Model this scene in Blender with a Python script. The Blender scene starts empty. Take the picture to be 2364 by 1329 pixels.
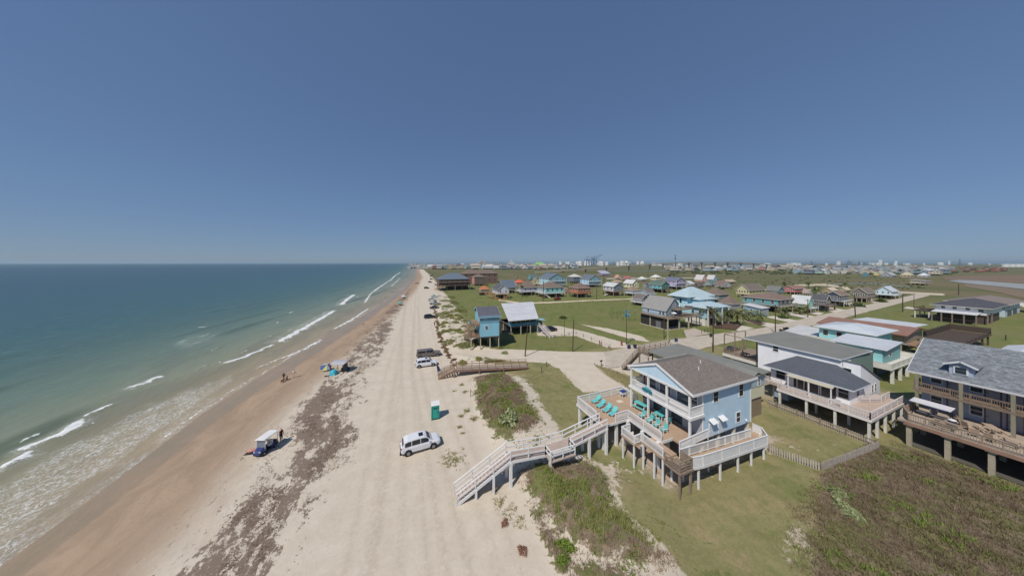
import bpy, math, random
import numpy as np
from mathutils import Vector, Matrix

# ------------------------------------------------------------------ camera, sky, sun, exposure
sc = bpy.context.scene
C = sc.collection
R = math.radians
CAM_H = 23.0; FPX = 607.0; CX = 1182.0; HY = 607.0; PSI = R(21.9)   # lens of the photograph, in its own pixels (2364 wide)
cam_d = bpy.data.cameras.new("camera"); cam = bpy.data.objects.new("camera", cam_d); C.objects.link(cam)
cam.location = (0, 0, CAM_H); cam.rotation_euler = (R(90), 0, -PSI)
cam_d.sensor_width = 36.0; cam_d.lens = 36.0 * FPX / 2364.0
cam_d.shift_y = -(664.5 - HY) / 2364.0
cam_d.clip_start = 0.1; cam_d.clip_end = 60000.0
sc.camera = cam
SUN_EL = R(52.0); SUN_DIR = Vector((-0.85, -0.53, 0)).normalized() * math.cos(SUN_EL) + Vector((0, 0, math.sin(SUN_EL)))
world = bpy.data.worlds.new("World"); sc.world = world; world.use_nodes = True
wn = world.node_tree; wn.nodes.clear()
sky = wn.nodes.new("ShaderNodeTexSky"); sky.sky_type = 'NISHITA'; sky.sun_disc = False
sky.sun_elevation = SUN_EL; sky.sun_rotation = math.atan2(SUN_DIR.x, SUN_DIR.y)
sky.air_density = 1.0; sky.dust_density = 0.0; sky.ozone_density = 6.0; sky.altitude = 0.0
# the photograph's tone curve flattens the sky: same sky everywhere, softer range from zenith to horizon
sg_ = wn.nodes.new("ShaderNodeGamma"); sg_.inputs[1].default_value = 0.47
st_ = wn.nodes.new("ShaderNodeMix"); st_.data_type = 'RGBA'; st_.blend_type = 'MULTIPLY'; st_.inputs[0].default_value = 1.0; st_.inputs[7].default_value = (0.66, 0.86, 1.20, 1)
bg = wn.nodes.new("ShaderNodeBackground"); bg.inputs[1].default_value = 0.15
wo = wn.nodes.new("ShaderNodeOutputWorld")
wn.links.new(sky.outputs[0], sg_.inputs[0]); wn.links.new(sg_.outputs[0], st_.inputs[6]); wn.links.new(st_.outputs[2], bg.inputs[0]); wn.links.new(bg.outputs[0], wo.inputs[0])
sun_d = bpy.data.lights.new("sun", 'SUN'); sun_d.energy = 3.7; sun_d.angle = R(0.5); sun_d.color = (1.0, 0.95, 0.87)
sun = bpy.data.objects.new("sun", sun_d); C.objects.link(sun); sun.location = (-60, -40, 80)
sun.rotation_euler = SUN_DIR.to_track_quat('Z', 'Y').to_euler()
sc.view_settings.view_transform = 'Standard'; sc.view_settings.look = 'None'
sc.view_settings.exposure = 0.0; sc.view_settings.gamma = 1.0; sc.view_settings.use_curve_mapping = False
sc.render.film_transparent = False
sc.cycles.max_bounces = 5; sc.cycles.diffuse_bounces = 2; sc.cycles.glossy_bounces = 2; sc.cycles.transmission_bounces = 2
sc.cycles.volume_bounces = 0; sc.cycles.volume_step_rate = 10.0
HAZE = 0.00007
random.seed(7); rng = np.random.default_rng(11)

# ------------------------------------------------------------------ helpers
COS, SIN = math.cos(PSI), math.sin(PSI)
def G(px, py, h=0.0):
    """ground point (metres, X inland, Y along the beach) of a photograph pixel lying at height h"""
    k = (py - HY) / (CAM_H - h); z = FPX / k; x = (px - CX) / k
    return (x * COS + z * SIN, -x * SIN + z * COS)
def PX(X, Y, Z=0.0):
    x = X * COS - Y * SIN; z = X * SIN + Y * COS
    return (CX + FPX * x / z, HY + FPX * (CAM_H - Z) / z, z)
def lin(c):
    if isinstance(c, str): c = tuple(int(c[i:i + 2], 16) for i in (0, 2, 4))
    return tuple((v / 255 / 12.92 if v <= 10 else ((v / 255 + .055) / 1.055) ** 2.4) for v in c)

class NT:
    """small wrapper that builds a node material"""
    def __init__(self, name):
        self.m = bpy.data.materials.new(name); self.m.use_nodes = True
        self.t = self.m.node_tree; self.b = self.t.nodes["Principled BSDF"]
    def n(self, kind, **kw):
        nd = self.t.nodes.new("ShaderNode" + kind)
        for k, v in kw.items(): setattr(nd, k, v)
        return nd
    def l(self, a, b): self.t.links.new(a, b)
    def val(self, s, v):
        if hasattr(v, 'node'): self.l(v, s)
        else: s.default_value = v
    def math(self, op, a, b=0.0, c=None, clamp=False):
        nd = self.n("Math", operation=op); nd.use_clamp = clamp
        self.val(nd.inputs[0], a); self.val(nd.inputs[1], b)
        if c is not None: self.val(nd.inputs[2], c)
        return nd.outputs[0]
    def noise(self, scale, detail=3.0, rough=0.55, vec=None, dist=0.0):
        nd = self.n("TexNoise"); nd.inputs["Scale"].default_value = scale; nd.inputs["Detail"].default_value = detail
        nd.inputs["Roughness"].default_value = rough; nd.inputs["Distortion"].default_value = dist
        if vec is not None: self.l(vec, nd.inputs["Vector"])
        return nd.outputs["Fac"]
    def ramp(self, fac, lo, hi):
        nd = self.n("MapRange", interpolation_type='SMOOTHSTEP'); self.val(nd.inputs[0], fac)
        nd.inputs[1].default_value = lo; nd.inputs[2].default_value = hi
        return nd.outputs[0]
    def mix(self, fac, a, b):
        nd = self.n("Mix", data_type='RGBA'); self.val(nd.inputs[0], fac)
        for s, v in ((nd.inputs[6], a), (nd.inputs[7], b)):
            if hasattr(v, 'node'): self.l(v, s)
            else: s.default_value = (*v[:3], 1)
        return nd.outputs[2]
    def coord(self, kind="Object"):
        return self.n("TexCoord").outputs[kind]
    def pos(self): return self.n("NewGeometry").outputs["Position"]
    def mapv(self, vec, scale=(1, 1, 1), rot=(0, 0, 0)):
        nd = self.n("Mapping"); nd.inputs["Scale"].default_value = scale; nd.inputs["Rotation"].default_value = rot
        self.l(vec, nd.inputs["Vector"]); return nd.outputs[0]
    def bump(self, h, strength=0.3, dist=0.05):
        nd = self.n("Bump"); nd.inputs["Strength"].default_value = strength; nd.inputs["Distance"].default_value = dist
        self.l(h, nd.inputs["Height"]); self.l(nd.outputs[0], self.b.inputs["Normal"])
    def attr(self, name, out="Color"):
        nd = self.n("Attribute"); nd.attribute_name = name; return nd.outputs[out]
    def fin(self, col=None, rough=None, spec=None, metal=None):
        if col is not None:
            if hasattr(col, 'node'): self.l(col, self.b.inputs["Base Color"])
            else: self.b.inputs["Base Color"].default_value = (*col[:3], 1)
        if rough is not None: self.val(self.b.inputs["Roughness"], rough)
        if spec is not None: self.b.inputs["Specular IOR Level"].default_value = spec
        if metal is not None: self.b.inputs["Metallic"].default_value = metal
        return self.m

MATS = {}
def dark(c, f): return tuple(v * f for v in c)
def paint(c, rough=0.6, var=0.12, scale=1.2, spec=0.3):
    """weathered paint, wood, concrete or cloth of one colour with uneven dirt"""
    key = ('p', c, rough, var, scale)
    if key in MATS: return MATS[key]
    t = NT("paint_" + (c if isinstance(c, str) else "%d_%d_%d" % c)); co = lin(c)
    n1 = t.noise(scale, 4, 0.6, t.pos()); n2 = t.noise(scale * 9, 3, 0.6, t.pos())
    f = t.math('ADD', t.math('MULTIPLY', n1, 0.65), t.math('MULTIPLY', n2, 0.35))
    MATS[key] = t.fin(t.mix(t.ramp(f, 0.32, 0.68), dark(co, 1 - var), tuple(min(0.92, v * (1 + var * .5)) for v in co)), rough, spec)
    return MATS[key]
def siding(c, board=0.18, var=0.07):
    key = ('s', c, board)
    if key in MATS: return MATS[key]
    t = NT("siding_" + (c if isinstance(c, str) else "%d_%d_%d" % c)); co = lin(c); p = t.pos()
    sep = t.n("SeparateXYZ"); t.l(p, sep.inputs[0])
    fr = t.math('FRACT', t.math('DIVIDE', sep.outputs[2], board))
    line = t.ramp(fr, 0.0, 0.16)
    n1 = t.noise(0.9, 4, 0.6, t.mapv(p, (1, 1, 0.4)))
    col = t.mix(t.ramp(n1, 0.3, 0.7), dark(co, 1 - var), tuple(min(.92, v * (1 + var * .5)) for v in co))
    col = t.mix(line, tuple(v * .82 for v in co), col)  # shadow line of each lap painted into the board colour
    t.bump(t.math('SUBTRACT', line, t.math('MULTIPLY', fr, .9)), 0.35, 0.02)
    MATS[key] = t.fin(col, 0.55, 0.3); return MATS[key]
def shingle(c, tab=0.3, var=0.35, vec='YX'):
    key = ('r', c, tab, vec)
    if key in MATS: return MATS[key]
    t = NT("shingle_" + (c if isinstance(c, str) else "%d_%d_%d" % c)); co = lin(c); p = t.pos()
    sep = t.n("SeparateXYZ"); t.l(p, sep.inputs[0]); cb = t.n("CombineXYZ")
    a, b = (sep.outputs[1], sep.outputs[0]) if vec == 'YX' else (sep.outputs[0], sep.outputs[1])
    t.l(a, cb.inputs[0]); t.l(b, cb.inputs[1])
    br = t.n("TexBrick"); t.l(cb.outputs[0], br.inputs["Vector"])
    br.inputs["Color1"].default_value = (*dark(co, 1 - var), 1); br.inputs["Color2"].default_value = (*[min(.9, v * (1 + var)) for v in co], 1)
    br.inputs["Mortar"].default_value = (*dark(co, .55), 1); br.inputs["Scale"].default_value = 1.0
    br.inputs["Mortar Size"].default_value = 0.012; br.inputs["Brick Width"].default_value = tab; br.inputs["Row Height"].default_value = tab * .45
    n1 = t.noise(1.3 / tab, 3, 0.75, t.mapv(p, (1, 1, 1))); n2 = t.noise(0.5, 3, 0.6, p)
    col = t.mix(t.ramp(n1, .35, .65), dark(co, 1 - var * .8), tuple(min(.9, v * (1 + var * .8)) for v in co))
    col = t.mix(0.55, col, br.outputs["Color"])
    col = t.mix(t.math('MULTIPLY', t.ramp(n2, .35, .7), 0.25), col, dark(co, .7))
    t.bump(n1, 0.4, 0.03)
    MATS[key] = t.fin(col, 0.85, 0.2); return MATS[key]
def metal_roof(c, seam=0.6, axis=1):
    key = ('m', c, seam, axis)
    if key in MATS: return MATS[key]
    t = NT("metal_roof_" + (c if isinstance(c, str) else "%d_%d_%d" % c)); co = lin(c); p = t.pos()
    sep = t.n("SeparateXYZ"); t.l(p, sep.inputs[0])
    fr = t.math('FRACT', t.math('DIVIDE', sep.outputs[axis], seam)); line = t.ramp(t.math('ABSOLUTE', t.math('SUBTRACT', fr, .5)), 0.0, 0.09)
    n1 = t.noise(0.5, 4, 0.6, p)
    col = t.mix(t.ramp(n1, .3, .75), dark(co, .86), co); col = t.mix(line, dark(co, .82), col)
    t.bump(line, 0.4, 0.04)
    MATS[key] = t.fin(col, 0.42, 0.4); return MATS[key]
def glass(c=(40, 50, 58), rough=0.12):
    key = ('g', c, rough)
    if key in MATS: return MATS[key]
    t = NT("window_glass"); n = t.noise(0.7, 2, .5, t.pos())
    MATS[key] = t.fin(t.mix(n, dark(lin(c), .5), lin(c)), rough, 0.6); return MATS[key]
def gloss(c, rough=0.25, metal=0.0, spec=0.5):
    key = ('gl', c, rough, metal)
    if key in MATS: return MATS[key]
    t = NT("finish_" + (c if isinstance(c, str) else "%d_%d_%d" % c)); n = t.noise(4, 3, .6, t.pos())
    MATS[key] = t.fin(t.mix(t.ramp(n, .3, .7), dark(lin(c), .9), lin(c)), rough, spec, metal); return MATS[key]

class MB:
    """collects faces of one mesh"""
    def __init__(self): self.v = []; self.f = []; self.mi = []
    def face(self, pts, m=0):
        i = len(self.v); self.v += [tuple(p) for p in pts]; self.f.append(tuple(range(i, i + len(pts)))); self.mi.append(m); return self
    def raw(self, vs, fs, m=0):
        i = len(self.v); self.v += [tuple(p) for p in vs]
        for f in fs: self.f.append(tuple(i + j for j in f)); self.mi.append(m)
        return self
    def box(self, x0, x1, y0, y1, z0, z1, m=0):
        v = [(x0, y0, z0), (x1, y0, z0), (x1, y1, z0), (x0, y1, z0), (x0, y0, z1), (x1, y0, z1), (x1, y1, z1), (x0, y1, z1)]
        return self.raw(v, [(0, 3, 2, 1), (4, 5, 6, 7), (0, 1, 5, 4), (1, 2, 6, 5), (2, 3, 7, 6), (3, 0, 4, 7)], m)
    def bar(self, a, b, w, h=None, m=0):
        """square bar from a to b, w wide (horizontal), h tall"""
        h = w if h is None else h
        a, b = Vector(a), Vector(b); d = b - a
        if d.length < 1e-6: return self
        d.normalize(); up = Vector((0, 0, 1)) if abs(d.z) < .95 else Vector((0, 1, 0))
        s = d.cross(up).normalized(); u = s.cross(d).normalized()
        s *= w / 2; u *= h / 2
        v = [a - s - u, a + s - u, a + s + u, a - s + u, b - s - u, b + s - u, b + s + u, b - s + u]
        return self.raw(v, [(3, 2, 1, 0), (4, 5, 6, 7), (0, 1, 5, 4), (1, 2, 6, 5), (2, 3, 7, 6), (3, 0, 4, 7)], m)
    def tube(self, a, b, r0, r1=None, n=8, m=0, cap=True):
        r1 = r0 if r1 is None else r1
        a, b = Vector(a), Vector(b); d = (b - a).normalized()
        up = Vector((0, 0, 1)) if abs(d.z) < .95 else Vector((1, 0, 0))
        s = d.cross(up).normalized(); u = s.cross(d)
        vs = []
        for p, r in ((a, r0), (b, r1)):
            for k in range(n):
                t = 2 * math.pi * k / n; vs.append(p + s * (r * math.cos(t)) + u * (r * math.sin(t)))
        fs = [(k, (k + 1) % n, n + (k + 1) % n, n + k) for k in range(n)]
        if cap: fs += [tuple(range(n))[::-1], tuple(range(n, 2 * n))]
        return self.raw(vs, fs, m)
    def lathe(self, c, prof, n=12, m=0):
        """prof: list of (radius, z) from the bottom up"""
        vs = [(c[0] + r * math.cos(2 * math.pi * k / n), c[1] + r * math.sin(2 * math.pi * k / n), c[2] + z) for r, z in prof for k in range(n)]
        fs = [(j * n + k, j * n + (k + 1) % n, (j + 1) * n + (k + 1) % n, (j + 1) * n + k) for j in range(len(prof) - 1) for k in range(n)]
        fs += [tuple(range(n))[::-1], tuple(range((len(prof) - 1) * n, len(prof) * n))]
        return self.raw(vs, fs, m)
    def prism(self, poly, z0, z1, m=0):
        n = len(poly); vs = [(x, y, z0) for x, y in poly] + [(x, y, z1) for x, y in poly]
        fs = [(k, (k + 1) % n, n + (k + 1) % n, n + k) for k in range(n)] + [tuple(range(n))[::-1], tuple(range(n, 2 * n))]
        return self.raw(vs, fs, m)
    def slab(self, quad, t, m=0):
        """thick plate below a quad or polygon given by 3-D points"""
        n = len(quad); a = [Vector(p) for p in quad]; b = [p - Vector((0, 0, t)) for p in a]
        fs = [tuple(range(n)), tuple(range(n, 2 * n))[::-1]] + [((k + 1) % n, k, n + k, n + (k + 1) % n) for k in range(n)]
        return self.raw(a + b, fs, m)
    def mesh(self, name, off=(0, 0, 0)):
        me = bpy.data.meshes.new(name)
        me.from_pydata([(x - off[0], y - off[1], z - off[2]) for x, y, z in self.v], [], self.f)
        if any(self.mi): me.polygons.foreach_set("material_index", self.mi)
        me.update(); return me

def link(name, me, mats=None, parent=None, loc=None, smooth=False):
    o = bpy.data.objects.new(name, me); C.objects.link(o)
    if mats is not None:
        for m in (mats if isinstance(mats, (list, tuple)) else [mats]): me.materials.append(m)
    if parent is not None: o.parent = parent
    if loc is not None: o.location = loc
    if smooth: me.polygons.foreach_set("use_smooth", [True] * len(me.polygons))
    return o
def tag(o, label, cat, group=None, kind=None):
    o["label"] = label
    if cat: o["category"] = cat
    if group: o["group"] = group
    if kind: o["kind"] = kind
    return o
def thing(name, label, cat, loc=(0, 0, 0), rz=0.0, group=None):
    o = bpy.data.objects.new(name, None); C.objects.link(o); o.empty_display_size = 0.2
    o.location = loc; o.rotation_euler = (0, 0, rz)
    return tag(o, label, cat, group)
def part(parent, name, mb, mat, world=True, smooth=False, label=None):
    """a mesh child; geometry given in world axes is moved to the parent's base first"""
    off = (0, 0, 0)
    if world:
        p = parent
        while p is not None:
            off = tuple(off[i] + p.location[i] for i in range(3)); p = p.parent
    o = link(name, mb.mesh(name, off), mat, parent, None, smooth)
    if label: o["label"] = label
    return o
def copy_tree(o, parent=None):
    c = o.copy(); C.objects.link(c)
    if parent is not None: c.parent = parent
    for ch in o.children: copy_tree(ch, c)
    return c
def structure(name, mb, mat, label=None):
    o = link(name, mb.mesh(name), mat); o["kind"] = "structure"
    if label: o["label"] = label
    return o

# value noise for terrain and scatter
_H = rng.random((256, 256))
def vnoise(x, y):
    xi = np.floor(x).astype(int); yi = np.floor(y).astype(int); fx = x - xi; fy = y - yi
    fx = fx * fx * (3 - 2 * fx); fy = fy * fy * (3 - 2 * fy)
    a = _H[xi & 255, yi & 255]; b = _H[(xi + 1) & 255, yi & 255]; c = _H[xi & 255, (yi + 1) & 255]; d = _H[(xi + 1) & 255, (yi + 1) & 255]
    return (a * (1 - fx) + b * fx) * (1 - fy) + (c * (1 - fx) + d * fx) * fy
def fbm(x, y, o=4):
    s = 0.0; w = 0.5; t = 0.0
    for k in range(o): s = s + w * vnoise(x * 2 ** k + 17.3 * k, y * 2 ** k + 5.1 * k); t += w; w *= .5
    return s / t
def sdist(px, py, poly):
    """signed distance (negative inside) of points to a polygon"""
    poly = np.asarray(poly, float); d = np.full(px.shape, 1e9); ins = np.zeros(px.shape, bool); n = len(poly)
    for i in range(n):
        x0, y0 = poly[i]; x1, y1 = poly[(i + 1) % n]; ex, ey = x1 - x0, y1 - y0
        t = np.clip(((px - x0) * ex + (py - y0) * ey) / (ex * ex + ey * ey + 1e-12), 0, 1)
        d = np.minimum(d, np.hypot(px - x0 - t * ex, py - y0 - t * ey))
        cnd = (y0 > py) != (y1 > py)
        ins ^= cnd & (px < (x1 - x0) * (py - y0) / (y1 - y0 + 1e-12) + x0)
    return np.where(ins, -d, d)
def sstep(x, a, b):
    t = np.clip((x - a) / (b - a), 0, 1); return t * t * (3 - 2 * t)
def linedist(px, py, pts):
    """distance to a polyline"""
    d = np.full(px.shape, 1e9)
    for (x0, y0), (x1, y1) in zip(pts[:-1], pts[1:]):
        ex, ey = x1 - x0, y1 - y0
        t = np.clip(((px - x0) * ex + (py - y0) * ey) / (ex * ex + ey * ey + 1e-12), 0, 1)
        d = np.minimum(d, np.hypot(px - x0 - t * ex, py - y0 - t * ey))
    return d

# ------------------------------------------------------------------ terrain
SHORE = np.array([(-200, -30), (40, -29.6), (56, -30), (64, -29.2), (80, -27), (97, -24.4), (130, -19), (167, -13.3), (250, -3), (450, 14), (1000, 32), (3000, 60), (8000, 100), (40000, 400)], float)
DUNE = np.array([(-200, 12), (17, 10.8), (25, 9.9), (35, 9), (47, 11.5), (58, 10.7), (83, 10.1), (120, 12.5), (155, 15.4), (250, 20), (444, 30), (1000, 48), (3000, 80), (8000, 130), (40000, 430)], float)
def shoreX(Y): return np.interp(Y, SHORE[:, 0], SHORE[:, 1])
def duneX(Y): return np.interp(Y, DUNE[:, 0], DUNE[:, 1])
def W(*pts): return [G(*p) for p in pts]
P_scrub1 = W((1095, 872), (1160, 860), (1205, 900), (1245, 985), (1215, 1012), (1150, 1012), (1118, 970), (1098, 920))
P_scrub2 = W((1200, 1092), (1290, 1078), (1380, 1090), (1425, 1180), (1545, 1305), (1290, 1320), (1225, 1180)) + [(17, 10), (11.5, 10)]
P_scrub3 = W((1893, 1092), (2010, 1018), (2092, 1040)) + [(58.6, 12.4), (58.6, -30), (12, -30), (20, 6.8)] + W((1876, 1310), (1881, 1200))
P_grass1 = W((1190, 846), (1290, 850), (1338, 900), (1338, 965), (1285, 985), (1252, 930), (1222, 880))
P_sandlot = W((1262, 832), (1452, 832), (1462, 900), (1345, 905), (1292, 858))
P_weeds = W((1368, 838), (1462, 868), (1462, 905), (1392, 862))
P_strip = W((1398, 1150), (1418, 1160), (1468, 1235), (1540, 1310), (1505, 1310), (1446, 1235))
P_bare1 = W((1300, 1060), (1420, 1060), (1450, 1090), (1420, 1150), (1380, 1090))
P_bare2 = W((1815, 1195), (1868, 1205), (1872, 1300), (1820, 1290))
P_bare3 = W((1780, 1040), (1880, 1060), (1890, 1080), (1990, 1025), (1920, 1010), (1830, 1010))
P_bare4 = W((1738, 955), (1765, 935), (1775, 945), (1745, 970))
P_apron = W((1048, 816), (1085, 806), (1190, 806), (1300, 811), (1400, 812), (1480, 795), (1480, 840), (1400, 852), (1270, 838), (1180, 833), (1100, 826))
P_h1under = [(24.5, 18.6), (45, 18.6), (45, 28.5), (24.5, 28.5)]
P_h2under = [(56, 15), (79, 15), (79, 34), (56, 34)]
P_rund = [(58.5, -12), (80, -12), (80, 12.6), (58.5, 12.6)]
P_pavlot = W((1238, 752), (1290, 752), (1350, 765), (1440, 790), (1475, 803), (1400, 802), (1330, 775), (1240, 775))
P_path2 = W((1340, 748), (1400, 757), (1480, 775), (1500, 788), (1470, 786), (1400, 766))
P_wracks = [(-15.5, 10), (-15.9, 28), (-14.2, 35), (-15, 42), (-14.4, 57), (-13.8, 76), (-11.8, 110), (-5, 170), (-2, 207), (3, 260), (5, 260), (1, 200), (-1.8, 162), (-5.3, 100), (-6.1, 77), (-7.1, 54), (-7.3, 32), (-9.5, 27), (-11, 10)]

def dune_profile(X, Y):
    D = duneX(Y); t = X - D
    ridge = sstep(t, -0.5, 4) * (1 - sstep(t, 8, 13)) * np.where((Y > 48) & (Y < 60), 0.15, 1.0)
    ridge = ridge * (1 - sstep(Y, 140, 220))
    return ridge * (0.12 + 0.75 * fbm(X * .22, Y * .22, 3))
def ground_z(X, Y):
    X = np.asarray(X, float); Y = np.asarray(Y, float)
    w = X - shoreX(Y)
    z = np.where(w > 12, 0.0, np.where(w > 0, -0.42 * (1 - w / 12), -0.42 + w * 0.05)); z = np.maximum(z, -4)
    dn = dune_profile(X, Y)
    for poly, hh in ((P_scrub1, .55), (P_scrub2, .45)):
        dn = dn + hh * (1 - sstep(sdist(X, Y, poly), -2.0, 0.8))
    flat = sdist(X, Y, P_apron); dn = dn * sstep(flat, -0.5, 1.0)
    flat = sdist(X, Y, P_h1under); dn = dn * sstep(flat, 0, 2.0)
    bump = 0.05 * (fbm(X * .7, Y * .7, 2) - .5) * (w > 5) + .03 * (fbm(X * 2.2, Y * 2.2, 2) - .5) * (w > 9)
    return z + dn * 1.0 + np.where(w > 2, bump, 0)
def gz(x, y): return float(ground_z(np.array([x]), np.array([y]))[0])

def lines(segs):
    out = []
    for a, b, st in segs:
        n = max(1, int(round((b - a) / st))); out += list(np.linspace(a, b, n, endpoint=False))
    return np.array(out)
def grow(a, end, s0, g=1.07):
    out = []; s = s0
    while a < end: out.append(a); a += s; s *= g
    return np.array(out + [end])
gx = np.concatenate([lines([(-75, -42, 3.0), (-42, 62, 0.34), (62, 130, 0.8)]), grow(130, 32000, 1.0, 1.06)])
gy = np.concatenate([lines([(-60, 8, 2.5), (8, 60, 0.32), (60, 120, 0.7)]), grow(120, 32000, 0.9, 1.05)])
def grid_mesh(name, XX, YY, ZZ):
    ny, nx = XX.shape; me = bpy.data.meshes.new(name)
    co = np.stack([XX, YY, ZZ], -1).reshape(-1, 3).astype(np.float32)
    idx = np.arange(ny * nx).reshape(ny, nx)
    q = np.stack([idx[:-1, :-1], idx[:-1, 1:], idx[1:, 1:], idx[1:, :-1]], -1).reshape(-1, 4).astype(np.int32)
    me.vertices.add(len(co)); me.vertices.foreach_set("co", co.ravel())
    me.loops.add(q.size); me.loops.foreach_set("vertex_index", q.ravel())
    me.polygons.add(len(q)); me.polygons.foreach_set("loop_start", np.arange(0, q.size, 4, dtype=np.int32))
    me.polygons.foreach_set("use_smooth", np.ones(len(q), bool))
    me.update(calc_edges=True); return me
def set_attr(me, name, arr):
    a = me.attributes.new(name, 'FLOAT_COLOR', 'POINT'); a.data.foreach_set("color", np.ascontiguousarray(arr, np.float32).ravel())

X, Y = np.meshgrid(gx, gy); Z = ground_z(X, Y)
def inside(poly, soft=0.6): return 1 - sstep(sdist(X, Y, poly), -soft, soft)
w = X - shoreX(Y); dl = X - duneX(Y)
grass = sstep(dl, 6, 13)
grass = np.where((Y < 62), sstep(dl, 6.0, 9.5), grass)
for p, s in ((P_apron, .7), (P_sandlot, 1.0), (P_pavlot, 1.2), (P_path2, 1.2)): grass = grass * (1 - inside(p, s))
P_sandd = W((1178, 862), (1225, 882), (1258, 935), (1295, 992), (1330, 1060), (1235, 1010), (1236, 985), (1202, 905))
for p, a in ((P_sandd, .8), (P_strip, .8), (P_bare1, .74), (P_bare2, .74), (P_bare3, .35), (P_bare4, .6), (P_h1under, .75)): grass = grass * (1 - a * inside(p, 2.2))
grass = np.maximum(grass, inside(P_grass1, 1.0)); grass = np.maximum(grass, .75 * inside(P_weeds, 1.0))
scrub = np.maximum.reduce([inside(P_scrub1, 2.0), inside(P_scrub2, 2.2), inside(P_scrub3, .8)])
strip = sstep(dl, .6, 3.0) * (1 - sstep(dl, 9, 13)) * sstep(Y, 58, 64) * (1 - sstep(Y, 160, 230)) * 0.42 * (1 - inside(P_apron, 1.0))
scrub = np.maximum(scrub, strip)
scrub = np.maximum(scrub, 0.35 * sstep(dl, 0, 2) * (1 - sstep(dl, 10, 15)) * (Y < 46) * (1 - inside(P_strip, 1)))
green = np.clip(sstep(Y, 54, 60) * sstep(X, 20, 26) * (1 - .75 * sstep(np.hypot(X, Y), 190, 420)) + .75 * sstep(X, 76, 84), 0, 1)
wr = (1 - sstep(sdist(X, Y, P_wracks), -2.5, 4.5)) * (.1 + 1.25 * fbm(X * .19 + Y * .05 + 3, Y * .13, 3))
film = np.interp(Y, [30, 50, 62, 86, 127, 165, 310, 600], [3.2, 4.0, 5.0, 5.8, 5.6, 4.6, 3.0, 2.0])
wet = np.where(w < 12, 1 - sstep(w, film - 1.2, film + 0.8), 0); damp = (1 - sstep(w, film + 3, film + 13.5))
marsh = sstep(np.hypot(X - 40, Y - 30), 170, 330)
conc = np.maximum.reduce([inside(P_h1under, .4) * .55, inside(P_h2under, .5) * .6, 0 * X])
tracks = np.exp(-((X - np.interp(Y, [10, 60, 200], [3.2, 1.2, 6])) / .35) ** 2) + np.exp(-((X - np.interp(Y, [10, 60, 200], [4.8, 2.8, 7.6])) / .35) ** 2) + .8 * np.exp(-((X + 3.2 - .02 * Y) / .5) ** 2)
for o_, s_, wd_ in ((-2.2, .012, .3), (-.6, -.006, .3), (.9, .01, .28), (6.2, -.012, .3), (7.6, .004, .3), (-5.2, .03, .3)): tracks = tracks + .7 * np.exp(-((X - o_ - s_ * Y - .5 * np.sin(Y * .06 + o_)) / wd_) ** 2)
tracks = np.clip(tracks, 0, 1) * (Y > 0) * (Y < 300) * (w > 12)
gme = grid_mesh("ground", X, Y, Z)
set_attr(gme, "zoneA", np.stack([grass, scrub, green, wr], -1)); set_attr(gme, "zoneB", np.stack([wet, damp, marsh, conc], -1))
set_attr(gme, "zoneC", np.stack([tracks, 1 - sstep(sdist(X + 2.2, Y, P_wracks), 0, 4.5), 0 * X, 0 * X], -1))

t = NT("sand_and_turf"); p = t.pos()
A = t.attr("zoneA"); B = t.attr("zoneB"); Cc = t.attr("zoneC")
sa = t.n("SeparateColor"); t.l(A, sa.inputs[0]); sb = t.n("SeparateColor"); t.l(B, sb.inputs[0]); scn = t.n("SeparateColor"); t.l(Cc, scn.inputs[0])
wra = t.attr("zoneA", "Alpha"); cona = t.attr("zoneB", "Alpha")
n_big = t.noise(0.07, 4, .6, p); n_mid = t.noise(0.45, 5, .62, p); n_fin = t.noise(2.6, 5, .65, p); n_gr = t.noise(14, 4, .7, p)
n_str = t.noise(0.33, 5, .7, t.mapv(p, (1.0, 0.42, 1), (0, 0, .5)), dist=.8)
def thr(a, noise, amp, lo=.4, hi=.6): return t.ramp(t.math('ADD', a, t.math('MULTIPLY', t.math('SUBTRACT', noise, .5), amp)), lo, hi)
sand = t.mix(t.ramp(n_mid, .35, .7), lin((198, 185, 166)), lin((207, 194, 176)))
sand = t.mix(t.math('MULTIPLY', t.ramp(n_fin, .5, .75), .3), sand, lin((172, 158, 138)))
sand = t.mix(t.math('MULTIPLY', scn.outputs[0], t.math('MULTIPLY', t.ramp(n_fin, .3, .6), .55)), sand, lin((176, 161, 142)))
dampc = t.mix(t.ramp(n_str, .3, .7), lin((152, 130, 108)), lin((173, 149, 126)))
sand = t.mix(thr(sb.outputs[1], n_str, 1.1, .1, .9), sand, dampc)
n_trk = t.noise(7.0, 3, .6, t.mapv(p, (1, .5, 1)))
trk = t.math('MULTIPLY', t.math('MULTIPLY', t.ramp(n_trk, .58, .68), t.ramp(n_big, .42, .6)), t.math('MULTIPLY', thr(sb.outputs[1], n_mid, 1.2, .35, .6), .55))
sand = t.mix(trk, sand, lin((128, 110, 92)))
wetc = t.mix(t.ramp(n_str, .3, .7), lin((146, 131, 108)), lin((160, 138, 114)))
wetf = thr(sb.outputs[0], n_mid, .7, .3, .7)
sand = t.mix(wetf, sand, wetc)
n_wr = t.noise(0.62, 8, .8, t.mapv(p, (1, .6, 1), (0, 0, .5)), dist=.12); wrk = t.math('MULTIPLY', thr(wra, n_wr, 3.0, .60, .70), t.math('MULTIPLY', t.ramp(n_gr, .26, .44), t.ramp(n_fin, .30, .42))); n_sp = t.noise(1.7, 4, .7, t.mapv(p, (1, .45, 1), (0, 0, .35))); wrk = t.math('MAXIMUM', wrk, t.math('MULTIPLY', t.math('MULTIPLY', t.ramp(n_sp, .60, .65), t.ramp(scn.outputs[1], .2, .8)), t.math('MULTIPLY', t.ramp(n_mid, .42, .56), .8)))
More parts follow.
